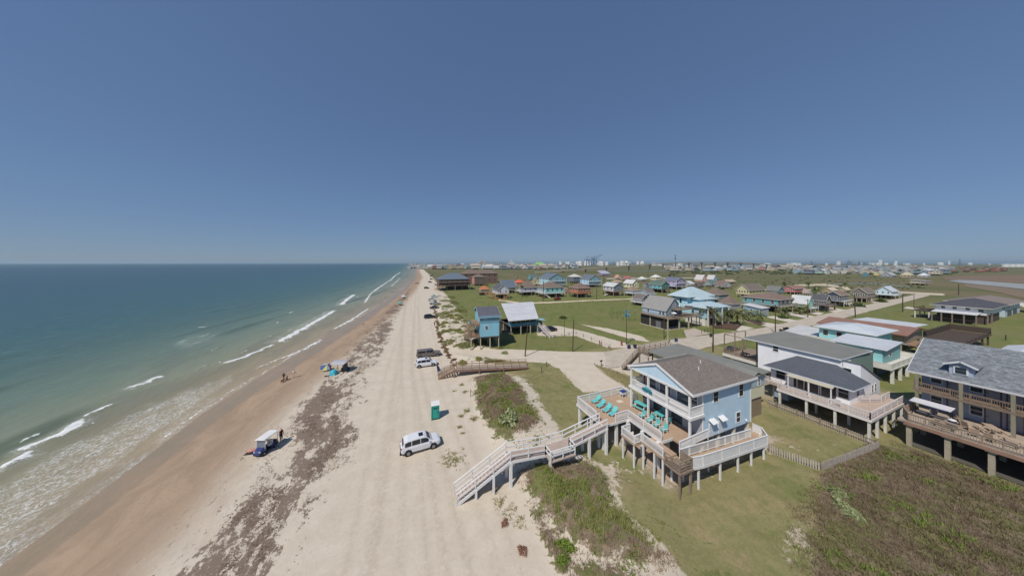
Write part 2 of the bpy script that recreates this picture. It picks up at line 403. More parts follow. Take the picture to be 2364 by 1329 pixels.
wrc = t.mix(t.ramp(n_gr, .3, .7), lin((106, 91, 80)), lin((140, 123, 108)))
sand = t.mix(wrk, sand, wrc)
gdry = t.mix(t.ramp(n_mid, .3, .7), lin((124, 120, 80)), lin((143, 135, 94)))
n_pat = t.noise(0.23, 6, .68, p); gdry = t.mix(t.math('MULTIPLY', t.ramp(n_fin, .45, .75), .5), gdry, lin((158, 143, 108))); gdry = t.mix(t.math('MULTIPLY', t.ramp(n_pat, .5, .66), .75), gdry, lin((106, 114, 62))); gdry = t.mix(t.math('MULTIPLY', t.ramp(n_pat, .47, .33), .7), gdry, lin((160, 142, 108)))
ggrn = t.mix(t.ramp(n_mid, .3, .72), lin((94, 104, 52)), lin((118, 122, 68)))
ggrn = t.mix(t.math('MULTIPLY', t.ramp(n_fin, .5, .8), .4), ggrn, lin((128, 124, 78)))
ggrn = t.mix(t.math('MULTIPLY', t.ramp(n_pat, .48, .62), .6), ggrn, lin((128, 124, 74))); ggrn = t.mix(t.math('MULTIPLY', t.ramp(n_big, .45, .6), .6), ggrn, lin((122, 118, 76))); ggrn = t.mix(t.math('MULTIPLY', t.ramp(n_pat, .42, .3), .5), ggrn, lin((80, 96, 44)))
gcol = t.mix(thr(sa.outputs[2], n_mid, .5, .2, .8), gdry, ggrn)
n_mar = t.noise(0.012, 6, .6, t.mapv(p, (1, .45, 1), (0, 0, .5))); n_mar2 = t.noise(0.05, 5, .65, t.mapv(p, (1, .4, 1)))
marc = t.mix(t.ramp(n_mar, .40, .58), lin((116, 106, 76)), lin((96, 101, 58)))
marc = t.mix(t.math('MULTIPLY', t.ramp(n_mar2, .5, .62), .7), marc, lin((110, 97, 74))); marc = t.mix(t.math('MULTIPLY', t.ramp(n_mar2, .45, .32), .6), marc, lin((78, 88, 48)))
gcol = t.mix(sb.outputs[2], gcol, marc)
gcol = t.mix(t.math('MULTIPLY', t.ramp(n_gr, .5, .8), .25), gcol, dark(lin((90, 92, 52)), .8))
n_edge = t.math('ADD', t.math('MULTIPLY', n_mid, .6), t.math('MULTIPLY', n_fin, .4)); col = t.mix(thr(sa.outputs[0], n_edge, 2.2, .36, .6), sand, gcol)
sbr = t.mix(t.ramp(n_fin, .3, .7), lin((112, 98, 80)), lin((140, 124, 102)))
sgr = t.mix(t.ramp(n_gr, .3, .7), lin((92, 98, 54)), lin((122, 122, 76)))
scc = t.mix(t.ramp(n_mid, .45, .58), sbr, sgr); scc = t.mix(t.math('MULTIPLY', t.ramp(n_gr, .6, .75), .45), scc, lin((178, 162, 138)))
col = t.mix(thr(sa.outputs[1], n_edge, 2.6, .42, .58), col, scc)
col = t.mix(t.math('MULTIPLY', cona, t.ramp(n_mid, .25, .5)), col, lin((172, 156, 138)))
t.bump(t.math('ADD', t.math('MULTIPLY', n_gr, .5), n_fin), .35, .10)
rg = t.n("MapRange"); t.l(wetf, rg.inputs[0]); rg.inputs[3].default_value = 0.92; rg.inputs[4].default_value = 0.30
t.l(rg.outputs[0], t.b.inputs["Roughness"])
ground_mat = t.fin(col, None, 0.28)
ground = link("ground", gme, ground_mat); ground["kind"] = "structure"; ground["label"] = "sandy beach and grassy land sheet reaching to the horizon"

# ------------------------------------------------------------------ sea
SEA = -0.40
ux = -np.concatenate([lines([(-2.5, 62, 0.34)]), grow(62, 40000, .5, 1.075)])
sy = np.concatenate([lines([(-60, 20, 2.5), (20, 110, 0.5)]), grow(110, 34000, .6, 1.055)])
U, SY = np.meshgrid(ux, sy); SX = U + shoreX(SY); SZ = np.full(U.shape, SEA)
def L_(*pts): return [G(a, b, SEA) for a, b in pts]
breakers = [(L_((0, 1088), (30, 1066), (58, 1048)), .55, 1.0), (L_((62, 1034), (130, 1010), (188, 972)), .75, 1.0), (L_((200, 961), (230, 947), (254, 936)), .5, 1.0),
            (L_((305, 895), (335, 885), (362, 871)), .7, 1.0), (L_((522, 838), (560, 826), (628, 797)), .6, 1.0), (L_((650, 787), (700, 759), (772, 717)), 1.2, 1.0),
            (L_((788, 704), (800, 692), (816, 681)), 1.3, 1.0), (L_((596, 850), (612, 843)), .4, .8), (L_((626, 837), (690, 812), (740, 786)), .45, .9), (L_((772, 760), (812, 738), (850, 713)), .6, .85),
            (L_((842, 698), (858, 676), (880, 660), (906, 643)), .8, .85), (L_((900, 648), (912, 636), (925, 628)), 1.6, .7), (L_((665, 723), (674, 721)), .7, .9), (L_((905, 660), (925, 640)), 1.2, .6), (L_((460, 756), (476, 755)), .5, .6)]
for _k in range(22):
    _y = 38 + 190 * random.random() ** 1.3; _u = random.choice((-13, -14, -17, -22, -27)) + random.uniform(-1.5, 1.5); _l = random.uniform(1.0, 4.5); _x = float(shoreX(_y)) + _u; breakers.append(([(_x, _y), (_x + random.uniform(-.3, .5), _y + _l)], random.uniform(.2, .42), random.uniform(.55, .9)))
jx = (fbm(SX * .7, SY * .7, 3) - .5) * 3.2; jy = (fbm(SX * .7 + 50, SY * .7, 3) - .5) * 3.2
lace0 = np.zeros(U.shape); foam = np.zeros(U.shape); crest = np.zeros(U.shape)
near = SY < 900
for pts, wd, amt in breakers:
    d = linedist(SX + jx * .5, SY + jy * .5, pts); foam = np.maximum(foam, amt * (1 - sstep(d, wd * .2, wd * 1.3)))
    lace0 = np.maximum(lace0, .62 * amt * (1 - sstep(d, wd * .6, wd * 3.4)))
    crest = np.maximum(crest, np.exp(-(linedist(SX, SY, pts) / (wd * 1.3)) ** 2))
trail = np.zeros(U.shape)
for pts, wd, amt in breakers[5:7]:
    d = linedist(SX + 2.2, SY, pts); trail = np.maximum(trail, .62 * (1 - sstep(d, .5, 3.0)))
edge = U + .5 * (fbm(SY * .35, SY * 0 + 3.1, 3) - .5) * 2
foam = np.maximum(foam, .62 * np.exp(-((edge + .2) / .3) ** 2) * sstep(fbm(SY * .14, SY * 0 + 9, 2), .35, .6))
P_lace = L_((0, 1105), (110, 1045), (200, 1002), (330, 935), (420, 900), (540, 858), (548, 882), (445, 955), (322, 1052), (235, 1117), (130, 1190), (0, 1277)) + [(-30.2, 20), (-38, 20)]
lace = .75 * (1 - sstep(sdist(SX, SY, P_lace), -2.6, 1.2))
P_lace2 = L_((380, 800), (430, 775), (500, 765), (505, 780), (440, 805))
lace = np.maximum(lace, .5 * (1 - sstep(sdist(SX, SY, P_lace2), -2.0, 1.5)))
lace = np.maximum(lace, .68 * sstep(U, -9, -5.5) * (1 - sstep(SY, 50, 82)) * (.55 + .9 * fbm(SY * .12, U * .1, 2)))
lace = np.maximum(np.maximum(np.maximum(lace, lace0), trail), .25 * sstep(U, -14, -3) * (SY < 300))
swell_ = (.5 + .5 * np.sin(U * .5 + 9 * fbm(SX * .012, SY * .012, 2) + .6)) ** 3 * sstep(fbm(SX * .035 + 8, SY * .02, 2), .35, .6) * sstep(-U, 9, 16) * np.exp(U / 120)
SZ = SZ + .28 * crest * np.exp(-SY / 260) + .22 * swell_ * np.exp(-SY / 350)
SZ = SZ + np.where(U > -3, .0, 0)
SZ = np.minimum(SZ, SEA + .3)
swell = (.5 + .5 * np.sin(U * .5 + 9 * fbm(SX * .012, SY * .012, 2))) ** 3 * sstep(fbm(SX * .035 + 8, SY * .02, 2), .35, .6) * sstep(-U, 9, 16) * np.exp(U / 120)
sme = grid_mesh("sea", SX, SY, SZ)
off = np.clip(-U, 0, None)
set_attr(sme, "zoneA", np.stack([np.clip(foam, 0, 1), np.clip(lace, 0, 1), np.clip(np.log1p(off / 6) / np.log1p(400 / 6), 0, 1), swell], -1))
t = NT("sea_water"); p = t.pos(); A = t.attr("zoneA"); s = t.n("SeparateColor"); t.l(A, s.inputs[0]); sw = t.attr("zoneA", "Alpha")
n1 = t.noise(0.5, 4, .6, t.mapv(p, (1, .45, 1))); n2 = t.noise(2.4, 4, .65, t.mapv(p, (1, .6, 1))); n3 = t.noise(0.02, 5, .6, t.mapv(p, (1, .3, 1))); n4 = t.noise(0.09, 5, .62, t.mapv(p, (1, .35, 1), (0, 0, .12)))
dep = t.math('ADD', s.outputs[2], t.math('MULTIPLY', t.math('SUBTRACT', n4, .5), .22))
cr = t.n("ValToRGB"); t.l(dep, cr.inputs[0]); e = cr.color_ramp.elements
stops = [(0.0, (164, 146, 120)), (.2, (148, 137, 110)), (.33, (134, 137, 114)), (.46, (108, 124, 107)), (.57, (80, 105, 97)), (.69, (62, 95, 96)), (.84, (54, 86, 93)), (1.0, (50, 78, 90))]
e[0].position = 0; e[0].color = (*lin(stops[0][1]), 1); e[1].position = 1; e[1].color = (*lin(stops[-1][1]), 1)
for q, c_ in stops[1:-1]:
    k = e.new(q); k.color = (*lin(c_), 1)
wc = cr.outputs[0]
wc = t.mix(t.math('MULTIPLY', t.ramp(sw, .1, .8), .6), wc, lin((72, 88, 68))); wc = t.mix(t.math('MULTIPLY', t.ramp(n1, .5, .75), .16), wc, lin((128, 146, 144))); wc = t.mix(t.math('MULTIPLY', t.ramp(n4, .55, .4), .22), wc, lin((44, 74, 78)))
vor = t.n("TexVoronoi"); vor.feature = 'DISTANCE_TO_EDGE'; vor.inputs["Scale"].default_value = 2.7
dv = t.n("VectorMath", operation='ADD'); nv = t.n("TexNoise"); nv.inputs["Scale"].default_value = 1.1; nv.inputs["Detail"].default_value = 4
sc_ = t.n("VectorMath", operation='SCALE'); t.l(nv.outputs["Color"], sc_.inputs[0]); sc_.inputs["Scale"].default_value = 1.9
t.l(p, nv.inputs["Vector"]); t.l(t.mapv(p, (1, .42, 1), (0, 0, .25)), dv.inputs[0]); t.l(sc_.outputs[0], dv.inputs[1]); t.l(dv.outputs[0], vor.inputs["Vector"])
net = t.math('MULTIPLY', t.math('SUBTRACT', 1.0, t.ramp(vor.outputs["Distance"], .0, .2)), t.ramp(n2, .3, .6))
lc = t.math('MULTIPLY', t.ramp(t.math('ADD', s.outputs[1], t.math('MULTIPLY', t.math('SUBTRACT', n1, .5), 1.9)), .3, .95), net)
fo = t.ramp(t.math('ADD', s.outputs[0], t.math('MULTIPLY', t.math('SUBTRACT', n2, .5), 1.5)), .40, .70)
fm = t.math('MAXIMUM', fo, t.math('MULTIPLY', t.math('ADD', lc, t.math('MULTIPLY', s.outputs[1], .09)), .66))
col = t.mix(fm, wc, t.mix(t.ramp(n2, .3, .65), lin((196, 200, 196)), lin((234, 234, 232))))
hb = t.math('ADD', t.math('MULTIPLY', n1, .9), t.math('MULTIPLY', n2, .22)); t.bump(hb, .42, .5)
rg = t.n("MapRange"); t.l(fm, rg.inputs[0]); rg.inputs[3].default_value = 0.3; rg.inputs[4].default_value = 0.8; t.l(rg.outputs[0], t.b.inputs["Roughness"])
t.b.inputs["IOR"].default_value = 1.33
sea = link("sea", sme, t.fin(col, None, .16)); sea["kind"] = "structure"; sea["label"] = "green grey sea with small white breakers along the shore"

# ------------------------------------------------------------------ roads, drives, slabs, channel
def sheet(name, poly, z, mat, label, jitter=0.0, n=1):
    pts = []
    for (x0, y0), (x1, y1) in zip(poly, poly[1:] + poly[:1]):
        k = max(1, int(math.hypot(x1 - x0, y1 - y0) / 1.5)) if jitter else 1
        for i in range(k):
            f = i / k; pts.append((x0 + (x1 - x0) * f + random.uniform(-jitter, jitter), y0 + (y1 - y0) * f + random.uniform(-jitter, jitter)))
    return structure(name, MB().face([(x, y, z) for x, y in pts]), mat, label)
def road_mat():
    t = NT("sandy_asphalt"); p = t.pos(); a = t.noise(.5, 5, .65, p); b = t.noise(5, 4, .7, p)
    c_ = t.mix(t.ramp(a, .3, .72), lin((178, 166, 150)), lin((196, 184, 168))); c_ = t.mix(t.math('MULTIPLY', t.ramp(b, .5, .8), .35), c_, lin((162, 149, 133)))
    t.bump(b, .3, .02); return t.fin(c_, .9, .2)
ROADM = road_mat(); CONC = paint((205, 195, 180), .9, .14, .6); CONC2 = paint((186, 172, 158), .9, .16, .6)
sheet("road", W((1395, 813), (1470, 798), (1560, 783), (1640, 773), (1760, 757), (1900, 726), (2130, 676), (2147, 682), (1900, 747), (1640, 800), (1560, 822), (1470, 840), (1400, 851)), .09, ROADM, "pale sandy street running inland from the beach", .18)
sheet("path", W((1150, 690), (1205, 699), (1290, 696), (1360, 692.5), (1470, 688.5), (1470, 690.5), (1360, 695), (1290, 699), (1205, 702), (1150, 694)), .10, paint((205, 190, 160), .9, .12, .3), "sandy track crossing the grass behind the white roofed house", .5)
DR = [W((1578, 762), (1603, 758), (1640, 770), (1585, 781)), W((1662, 748), (1688, 746), (1742, 758), (1706, 765)), W((1700, 738), (1733, 739), (1806, 750.5), (1778, 756)), W((1764, 731.5), (1786, 729.5), (1842, 740), (1824, 745)),
      W((1800, 723), (1820, 720.5), (1884, 731), (1862, 735.5)), W((1832, 716), (1850, 713.5), (1903, 723.5), (1890, 728)), W((1868, 709), (1893, 706), (1955, 716), (1930, 722)), W((1930, 700), (1950, 697), (2010, 706), (1990, 712)),
      W((1978, 690), (2000, 688), (2040, 695), (2020, 700)), W((2085, 712), (2095, 708), (2150, 716), (2148, 720))]
for i, q in enumerate(DR): sheet("driveway", q, .12 + .004 * i, CONC if i else CONC2, "pale concrete driveway on the north side of the street, number %s from the beach" % ["one", "two", "three", "four", "five", "six", "seven", "eight", "nine", "ten"][i])
sheet("slab", [(25.6, 18.8), (33.5, 18.8), (33.5, 27), (25.6, 27)], .10, paint((178, 158, 138), .9, .12), "tan concrete slab under the pale blue house")
sheet("slab", [(59.0, -12), (75, -12), (75, 12.6), (59.0, 12.6)], .10, paint((96, 92, 84), .95, .2, .8), "bare ground under the large grey house, painted dark as deck shade")  # ground colour darkened to carry the shade below the deck
def water_mat(c):
    t = NT("still_water"); n_ = t.noise(.25, 4, .6, t.mapv(t.pos(), (1, .4, 1))); t.bump(n_, .15, .1); return t.fin(t.mix(n_, lin(c), dark(lin(c), 1.3)), .6, .25)
def band(name, top, bot, z, mat, label):
    m = MB()
    for k in range(len(top) - 1): m.face([(*G(*bot[k]), z), (*G(*bot[k + 1]), z), (*G(*top[k + 1]), z), (*G(*top[k]), z)])
    return structure(name, m, mat, label)
band("channel", [(2190, 648), (2215, 646), (2260, 648), (2310, 652), (2364, 655.5), (2480, 662)], [(2192, 649), (2220, 653), (2260, 657.5), (2310, 662), (2364, 668), (2480, 678)], .3, paint((150, 152, 150), .7, .08, .02), "pale water channel winding through the marsh")
band("mudflat", [(2170, 638.5), (2230, 637), (2300, 636), (2364, 635), (2480, 636)], [(2185, 647), (2222, 645.6), (2300, 650), (2364, 654.5), (2480, 661)], .2, paint((126, 106, 88), .9, .15, .02), "brown mudflat behind the pale water channel")
band("mudflat", [(2225, 655), (2265, 659), (2310, 663), (2364, 669.5), (2480, 680)], [(2228, 661), (2265, 668), (2310, 676), (2364, 690), (2480, 712)], .2, paint((128, 112, 92), .9, .15, .02), "brown bank in front of the pale water channel")
sheet("channel", W((1905, 655.5), (2010, 652), (2100, 661), (2100, 663.5), (2000, 655), (1910, 658)), .16, paint((128, 128, 120), .8, .1, .02), "thin grey ditch beyond the far stilt houses")
sheet("pond", W((1404, 626), (1520, 624), (1640, 626), (1640, 627.2), (1500, 627), (1404, 627.5)), .2, paint((120, 124, 112), .9, .15, .02), "grey pond strip in the marsh near the bridge")
for q in (W((1400, 642), (1640, 640), (1640, 642), (1400, 645)),): sheet("road", q, .2, paint((176, 168, 150), .9, .1, .1), "thin pale road across the green marsh")
sheet("road", W((1835, 657), (1905, 655), (1960, 663), (1960, 666), (1900, 660), (1835, 661)), .2, paint((196, 182, 158), .9, .1, .1), "sandy road behind the pink building", 1)
sheet("road", W((2060, 672), (2180, 678), (2180, 683), (2060, 676)), .17, paint((196, 182, 158), .9, .1, .1), "sandy cross road near the bend of the street", .6)

# ------------------------------------------------------------------ building kit (world axes: X inland, Y along the beach)
WHITE = paint((226, 224, 222), .5, .08); OFFW = paint((214, 210, 200), .55, .1); GREYWOOD = paint((142, 126, 110), .85, .22, 2.0); BROWNWOOD = paint((150, 124, 102), .85, .2, 2.0)
DARKWOOD = paint((84, 72, 64), .85, .22, 2.0); NEWWOOD = paint((188, 150, 98), .8, .15, 2.0); CONCP = paint((168, 158, 138), .9, .16, .9); DECKTAN = paint((178, 152, 128), .85, .12, .8); TRIM = paint((212, 216, 220), .5, .06)
GLASS = glass(); GLASSB = glass((52, 66, 78), .1); BLACK = paint((34, 33, 34), .6, .2); RUST = paint((140, 78, 60), .7, .2)

def window(root, face, at, u, z, w_, h_, frame=None, pane=None, sash=True):
    """window on a wall face at plane coordinate `at`, centred at u along the wall, sill at z"""
    sgn = -1 if face[0] == '-' else 1; fr = MB(); pn = MB()
    def bx(m, u0, u1, z0, z1, d0, d1):
        a, b = sorted((at + sgn * d0, at + sgn * d1))
        if face[1] == 'x': m.box(a, b, u0, u1, z0, z1)
        else: m.box(u0, u1, a, b, z0, z1)
    t = .09
    bx(fr, u - w_ / 2 - t, u - w_ / 2, z - t, z + h_ + t, -.02, .05); bx(fr, u + w_ / 2, u + w_ / 2 + t, z - t, z + h_ + t, -.02, .05)
    bx(fr, u - w_ / 2, u + w_ / 2, z - t, z, -.02, .05); bx(fr, u - w_ / 2, u + w_ / 2, z + h_, z + h_ + t, -.02, .05)
    if sash: bx(fr, u - w_ / 2, u + w_ / 2, z + h_ * .5 - .03, z + h_ * .5 + .03, .0, .035)
    bx(pn, u - w_ / 2, u + w_ / 2, z, z + h_, -.01, .02)
    f = part(root, "window", fr, frame or WHITE); part(f, "pane", pn, pane or GLASS); return f
def door(root, face, at, u, z, w_, h_, mat, frame=None):
    sgn = -1 if face[0] == '-' else 1; d = MB(); fr = MB()
    def bx(m, u0, u1, z0, z1, d0, d1):
        a, b = sorted((at + sgn * d0, at + sgn * d1))
        if face[1] == 'x': m.box(a, b, u0, u1, z0, z1)
        else: m.box(u0, u1, a, b, z0, z1)
    bx(fr, u - w_ / 2 - .1, u - w_ / 2, z, z + h_ + .1, -.02, .05); bx(fr, u + w_ / 2, u + w_ / 2 + .1, z, z + h_ + .1, -.02, .05); bx(fr, u - w_ / 2, u + w_ / 2, z + h_, z + h_ + .1, -.02, .05)
    bx(d, u - w_ / 2, u + w_ / 2, z, z + h_, -.01, .025)
    o = part(root, "door", d, mat); part(o, "frame", fr, frame or WHITE); k = MB(); bx(k, u + w_ * .35, u + w_ * .42, z + .95, z + 1.05, .02, .08); part(o, "handle", k, BLACK); return o
def railing(root, pts, mat, h=1.0, style='bal', step=.14, post=1.9, ps=.09, posts=True, cap=None):
    for a, b in zip(pts[:-1], pts[1:]):
        a, b = Vector(a), Vector(b); m = MB(); L = (b - a).length; d = (b - a) / L; up = Vector((0, 0, 1))
        m.bar(a + up * h, b + up * h, .11, .06)
        if style == 'bal':
            m.bar(a + up * (h - .1), b + up * (h - .1), .04, .08); m.bar(a + up * .12, b + up * .12, .04, .08)
            n = max(2, int(L / step))
            for k in range(1, n):
                q = a + d * (L * k / n); m.bar(q + up * .1, q + up * (h - .06), .036)
        elif style == 'hz':
            for f in (.2, .45, .7): m.bar(a + up * h * f, b + up * h * f, .04, .12)
        elif style == 'two':
            m.bar(a + up * h * .5, b + up * h * .5, .05, .14)
        elif style == 'solid':
            m.bar(a + up * h * .5, b + up * h * .5, .03, h * .84)
        part(root, "railing", m, mat)
        if posts:
            n = max(1, int(round(L / post)))
            for k in range(n + 1):
                if k == 0 and a != Vector(pts[0]): continue
                q = a + d * (L * k / n); part(root, "rail_post", MB().box(q.x - ps / 2, q.x + ps / 2, q.y - ps / 2, q.y + ps / 2, q.z - .15, q.z + h + .05), mat)
def posts(root, pts, top, mat, s=.26, z0=-.3, name="post", round_=False):
    for x, y in pts:
        m = MB()
        if round_: m.tube((x, y, z0), (x, y, top), s * .55, s * .5, 8)
        else: m.box(x - s / 2, x + s / 2, y - s / 2, y + s / 2, z0, top)
        part(root, name, m, mat)
def stairs(root, a, b, width, n, mat, smat=None, side=None):
    """flight from a (bottom) to b (top); treads are parts"""
    a, b = Vector(a), Vector(b); d = b - a; hd = Vector((d.x, d.y, 0)); hd.normalize(); s = Vector((-hd.y, hd.x, 0)) if side is None else Vector(side)
    for e in (-.5, .5):
        part(root, "stringer", MB().bar(a + s * width * e, b + s * width * e, .07, .28), smat or mat)
    for k in range(n):
        q = a + d * ((k + .6) / n); part(root, "tread", MB().bar(q - s * width / 2, q + s * width / 2, .28, .05), mat)
def gable(root, x0, x1, y0, y1, ze, zr, axis, over, mat, gmat=None, th=.16, fascia=None, name="roof", r_off=0.0):
    """gable roof over the wall rectangle, ridge along `axis`"""
    ends = []
    if axis == 'y':
        xm = (x0 + x1) / 2 + r_off; sl = (zr - ze) / (xm - x0); sr = (zr - ze) / (x1 - xm)
        L = [(x0 - over, y0 - over, ze - over * sl), (xm, y0 - over, zr), (xm, y1 + over, zr), (x0 - over, y1 + over, ze - over * sl)]
        Rr = [(xm, y0 - over, zr), (x1 + over, y0 - over, ze - over * sr), (x1 + over, y1 + over, ze - over * sr), (xm, y1 + over, zr)]
        ends = [[(x0, y, ze - .05), (x1, y, ze - .05), (xm, y, zr - .12)] for y in (y0 + .02, y1 - .02)]
    else:
        ym = (y0 + y1) / 2 + r_off; sl = (zr - ze) / (ym - y0); sr = (zr - ze) / (y1 - ym)
        L = [(x0 - over, ym, zr), (x0 - over, y0 - over, ze - over * sl), (x1 + over, y0 - over, ze - over * sl), (x1 + over, ym, zr)]
        Rr = [(x0 - over, y1 + over, ze - over * sr), (x0 - over, ym, zr), (x1 + over, ym, zr), (x1 + over, y1 + over, ze - over * sr)]
        ends = [[(x, y0, ze - .05), (x, y1, ze - .05), (x, ym, zr - .12)] for x in (x0 + .02, x1 - .02)]
    o = part(root, name, MB().slab(L, th).slab(Rr, th), mat)
    if fascia is not None:
        m = MB()
        for q in (L, Rr):
            for i in range(4):
                a, b = Vector(q[i]), Vector(q[(i + 1) % 4])
                if abs(a.z - zr) < 1e-4 and abs(b.z - zr) < 1e-4: continue
                m.bar(a - Vector((0, 0, th * .6)), b - Vector((0, 0, th * .6)), .05, th * 1.5)
        part(o, "fascia", m, fascia)
    if gmat is not None:
        for tri in ends:
            a, b, c_ = [Vector(v) for v in tri]; nrm = (b - a).cross(c_ - a).normalized() * .05
            part(root, "gable_wall", MB().raw([a, b, c_, a + nrm, b + nrm, c_ + nrm], [(0, 1, 2), (5, 4, 3), (0, 3, 4, 1), (1, 4, 5, 2), (2, 5, 3, 0)]), gmat)
    return o
def hip(root, x0, x1, y0, y1, ze, zr, over, mat, th=.16, fascia=None, name="roof", ridge=None, gable_lo=False):
    x0 -= over; x1 += over; y0 -= over; y1 += over
    if ridge is None:
        wx, wy = x1 - x0, y1 - y0; i = min(wx, wy) / 2 * .98
        ridge = ((x0 + wx / 2, y0 + i), (x0 + wx / 2, y1 - i)) if wy > wx else ((x0 + i, y0 + wy / 2), (x1 - i, y0 + wy / 2))
    (ax, ay), (bx, by) = ridge
    c = [(x0, y0, ze), (x1, y0, ze), (x1, y1, ze), (x0, y1, ze)]; A = (ax, ay, zr); B = (bx, by, zr)
    vert = abs(by - ay) > abs(bx - ax)
    fs = [[c[0], c[1], A], [c[1], c[2], B, A], [c[2], c[3], B], [c[3], c[0], A, B]] if vert else [[c[0], c[1], B, A], [c[1], c[2], B], [c[2], c[3], A, B], [c[3], c[0], A]]
    m = MB()
    for f in fs: m.face(f)
    m.face([(x, y, z - .02) for x, y, z in c[::-1]])
    o = part(root, name, m, mat)
    if fascia is not None:
        f = MB()
        for k in range(4):
            a, b = Vector(c[k]), Vector(c[(k + 1) % 4]); f.bar(a - Vector((0, 0, th * .5)), b - Vector((0, 0, th * .5)), .06, th)
        part(o, "fascia", f, fascia)
    return o
def flatroof(root, quad, th, mat, fascia=None, name="roof"):
    o = part(root, name, MB().slab(quad, th), mat)
    if fascia is not None:
        f = MB()
        for k in range(len(quad)):
            a, b = Vector(quad[k]), Vector(quad[(k + 1) % len(quad)]); f.bar(a - Vector((0, 0, th * .55)), b - Vector((0, 0, th * .55)), .06, th)
        part(o, "fascia", f, fascia)
    return o
def box(root, name, x0, x1, y0, y1, z0, z1, mat, label=None): return part(root, name, MB().box(x0, x1, y0, y1, z0, z1), mat, label=label)

# ------------------------------------------------------------------ pale blue house with its deck, ramp and boardwalk
PB = siding((192, 217, 233)); h1 = thing("beach_house", "pale blue two storey stilt house with brown shingle roof and sea deck", "house", (35, 23.6, 0))
BRSH = shingle((126, 117, 110), .3, .30, 'XY')
box(h1, "wall", 31.2, 40.4, 19.6, 27.7, 3.0, 8.7, PB)
box(h1, "porch_floor", 28.75, 31.1, 19.3, 27.95, 5.75, 6.05, WHITE)
box(h1, "porch_ceiling", 29.05, 31.1, 19.35, 27.9, 8.5, 8.6, TRIM)
for y in (27.65, 24.9, 22.3, 19.55): posts(h1, [(28.95, y)], 8.45, WHITE, .2, 3.1, "column")
railing(h1, [(28.95, 27.65, 6.05), (28.95, 19.5, 6.05), (31.1, 19.5, 6.05)], WHITE, .98, 'bal', .12, 2.75)
railing(h1, [(31.1, 27.75, 6.05), (28.95, 27.75, 6.05)], WHITE, .98, 'bal', .12, 2.75)
# roof: gable end to the sea, hipped at the back
zr, ze, ym = 10.6, 8.72, 23.6; fx, bx = 28.75, 40.8; y0, y1 = 19.05, 28.15; hx = 36.3
rf = part(h1, "roof", MB().slab([(fx, ym, zr), (fx, y0, ze), (bx, y0, ze), (hx, ym, zr)], .16).slab([(fx, y1, ze), (fx, ym, zr), (hx, ym, zr), (bx, y1, ze)], .16).slab([(hx, ym, zr), (bx, y0, ze), (bx, y1, ze)], .16), BRSH)
m = MB()
for a, b in (((fx, y0, ze), (fx, ym, zr)), ((fx, y1, ze), (fx, ym, zr)), ((fx, y0, ze), (bx, y0, ze)), ((fx, y1, ze), (bx, y1, ze)), ((bx, y0, ze), (bx, y1, ze))):
    m.bar(Vector(a) - Vector((0, 0, .12)), Vector(b) - Vector((0, 0, .12)), .07, .26)
part(rf, "fascia", m, WHITE)
part(rf, "vent_pipe", MB().tube((35.2, 22.4, 9.8), (35.2, 22.4, 10.5), .06), TRIM); part(rf, "vent_pipe", MB().tube((33.6, 21.6, 9.5), (33.6, 21.6, 10.15), .06), TRIM)
gw = part(h1, "gable_wall", MB().raw([(28.9, y0 + .55, ze - .05), (28.9, y1 - .55, ze - .05), (28.9, ym, zr - .28), (29.0, y0 + .55, ze - .05), (29.0, y1 - .55, ze - .05), (29.0, ym, zr - .28)], [(0, 2, 1), (3, 4, 5), (0, 1, 4, 3), (1, 2, 5, 4), (2, 0, 3, 5)]), PB)
box(gw, "beam", 28.85, 29.1, 19.45, 27.75, 8.38, 8.66, WHITE)
for u, z, w_, h_ in ((33.5, 6.85, .85, 1.15), (38.4, 6.6, .8, 1.5)): window(h1, '-y', 19.6, u, z, w_, h_)
window(h1, '-y', 19.6, 37.8, 3.55, .75, 1.15)
for u in (32.7, 34.4):
    part(h1, "shutter", MB().box(u - .45, u + .45, 19.53, 19.6, 3.05, 4.5), TRIM)
    part(h1, "awning", MB().slab([(u - .5, 19.6, 5.05), (u - .5, 19.05, 4.75), (u + .5, 19.05, 4.75), (u + .5, 19.6, 5.05)], .06), WHITE)
part(h1, "corner_board", MB().box(31.13, 31.27, 19.53, 19.67, 3.0, 8.6), WHITE); part(h1, "corner_board", MB().box(40.3, 40.46, 19.53, 19.67, 3.0, 8.6), OFFW)
part(h1, "wall_lamp", MB().lathe((39.3, 19.5, 3.3), [(.02, 0), (.1, .06), (.1, .2), (.04, .3)], 8), WHITE)
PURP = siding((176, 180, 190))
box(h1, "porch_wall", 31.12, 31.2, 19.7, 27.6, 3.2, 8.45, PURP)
for u, z in ((26.3, 6.15), (24.2, 6.15), (21.8, 6.15), (25.2, 3.3), (22.6, 3.3)):
    door(h1, '-x', 31.12, u, z, 1.5, 2.0, glass((70, 92, 104), .1), TRIM)
window(h1, '-x', 31.12, 20.6, 6.5, .9, 1.2); door(h1, '-x', 31.12, 27.1, 6.1, .8, 2.0, RUST)
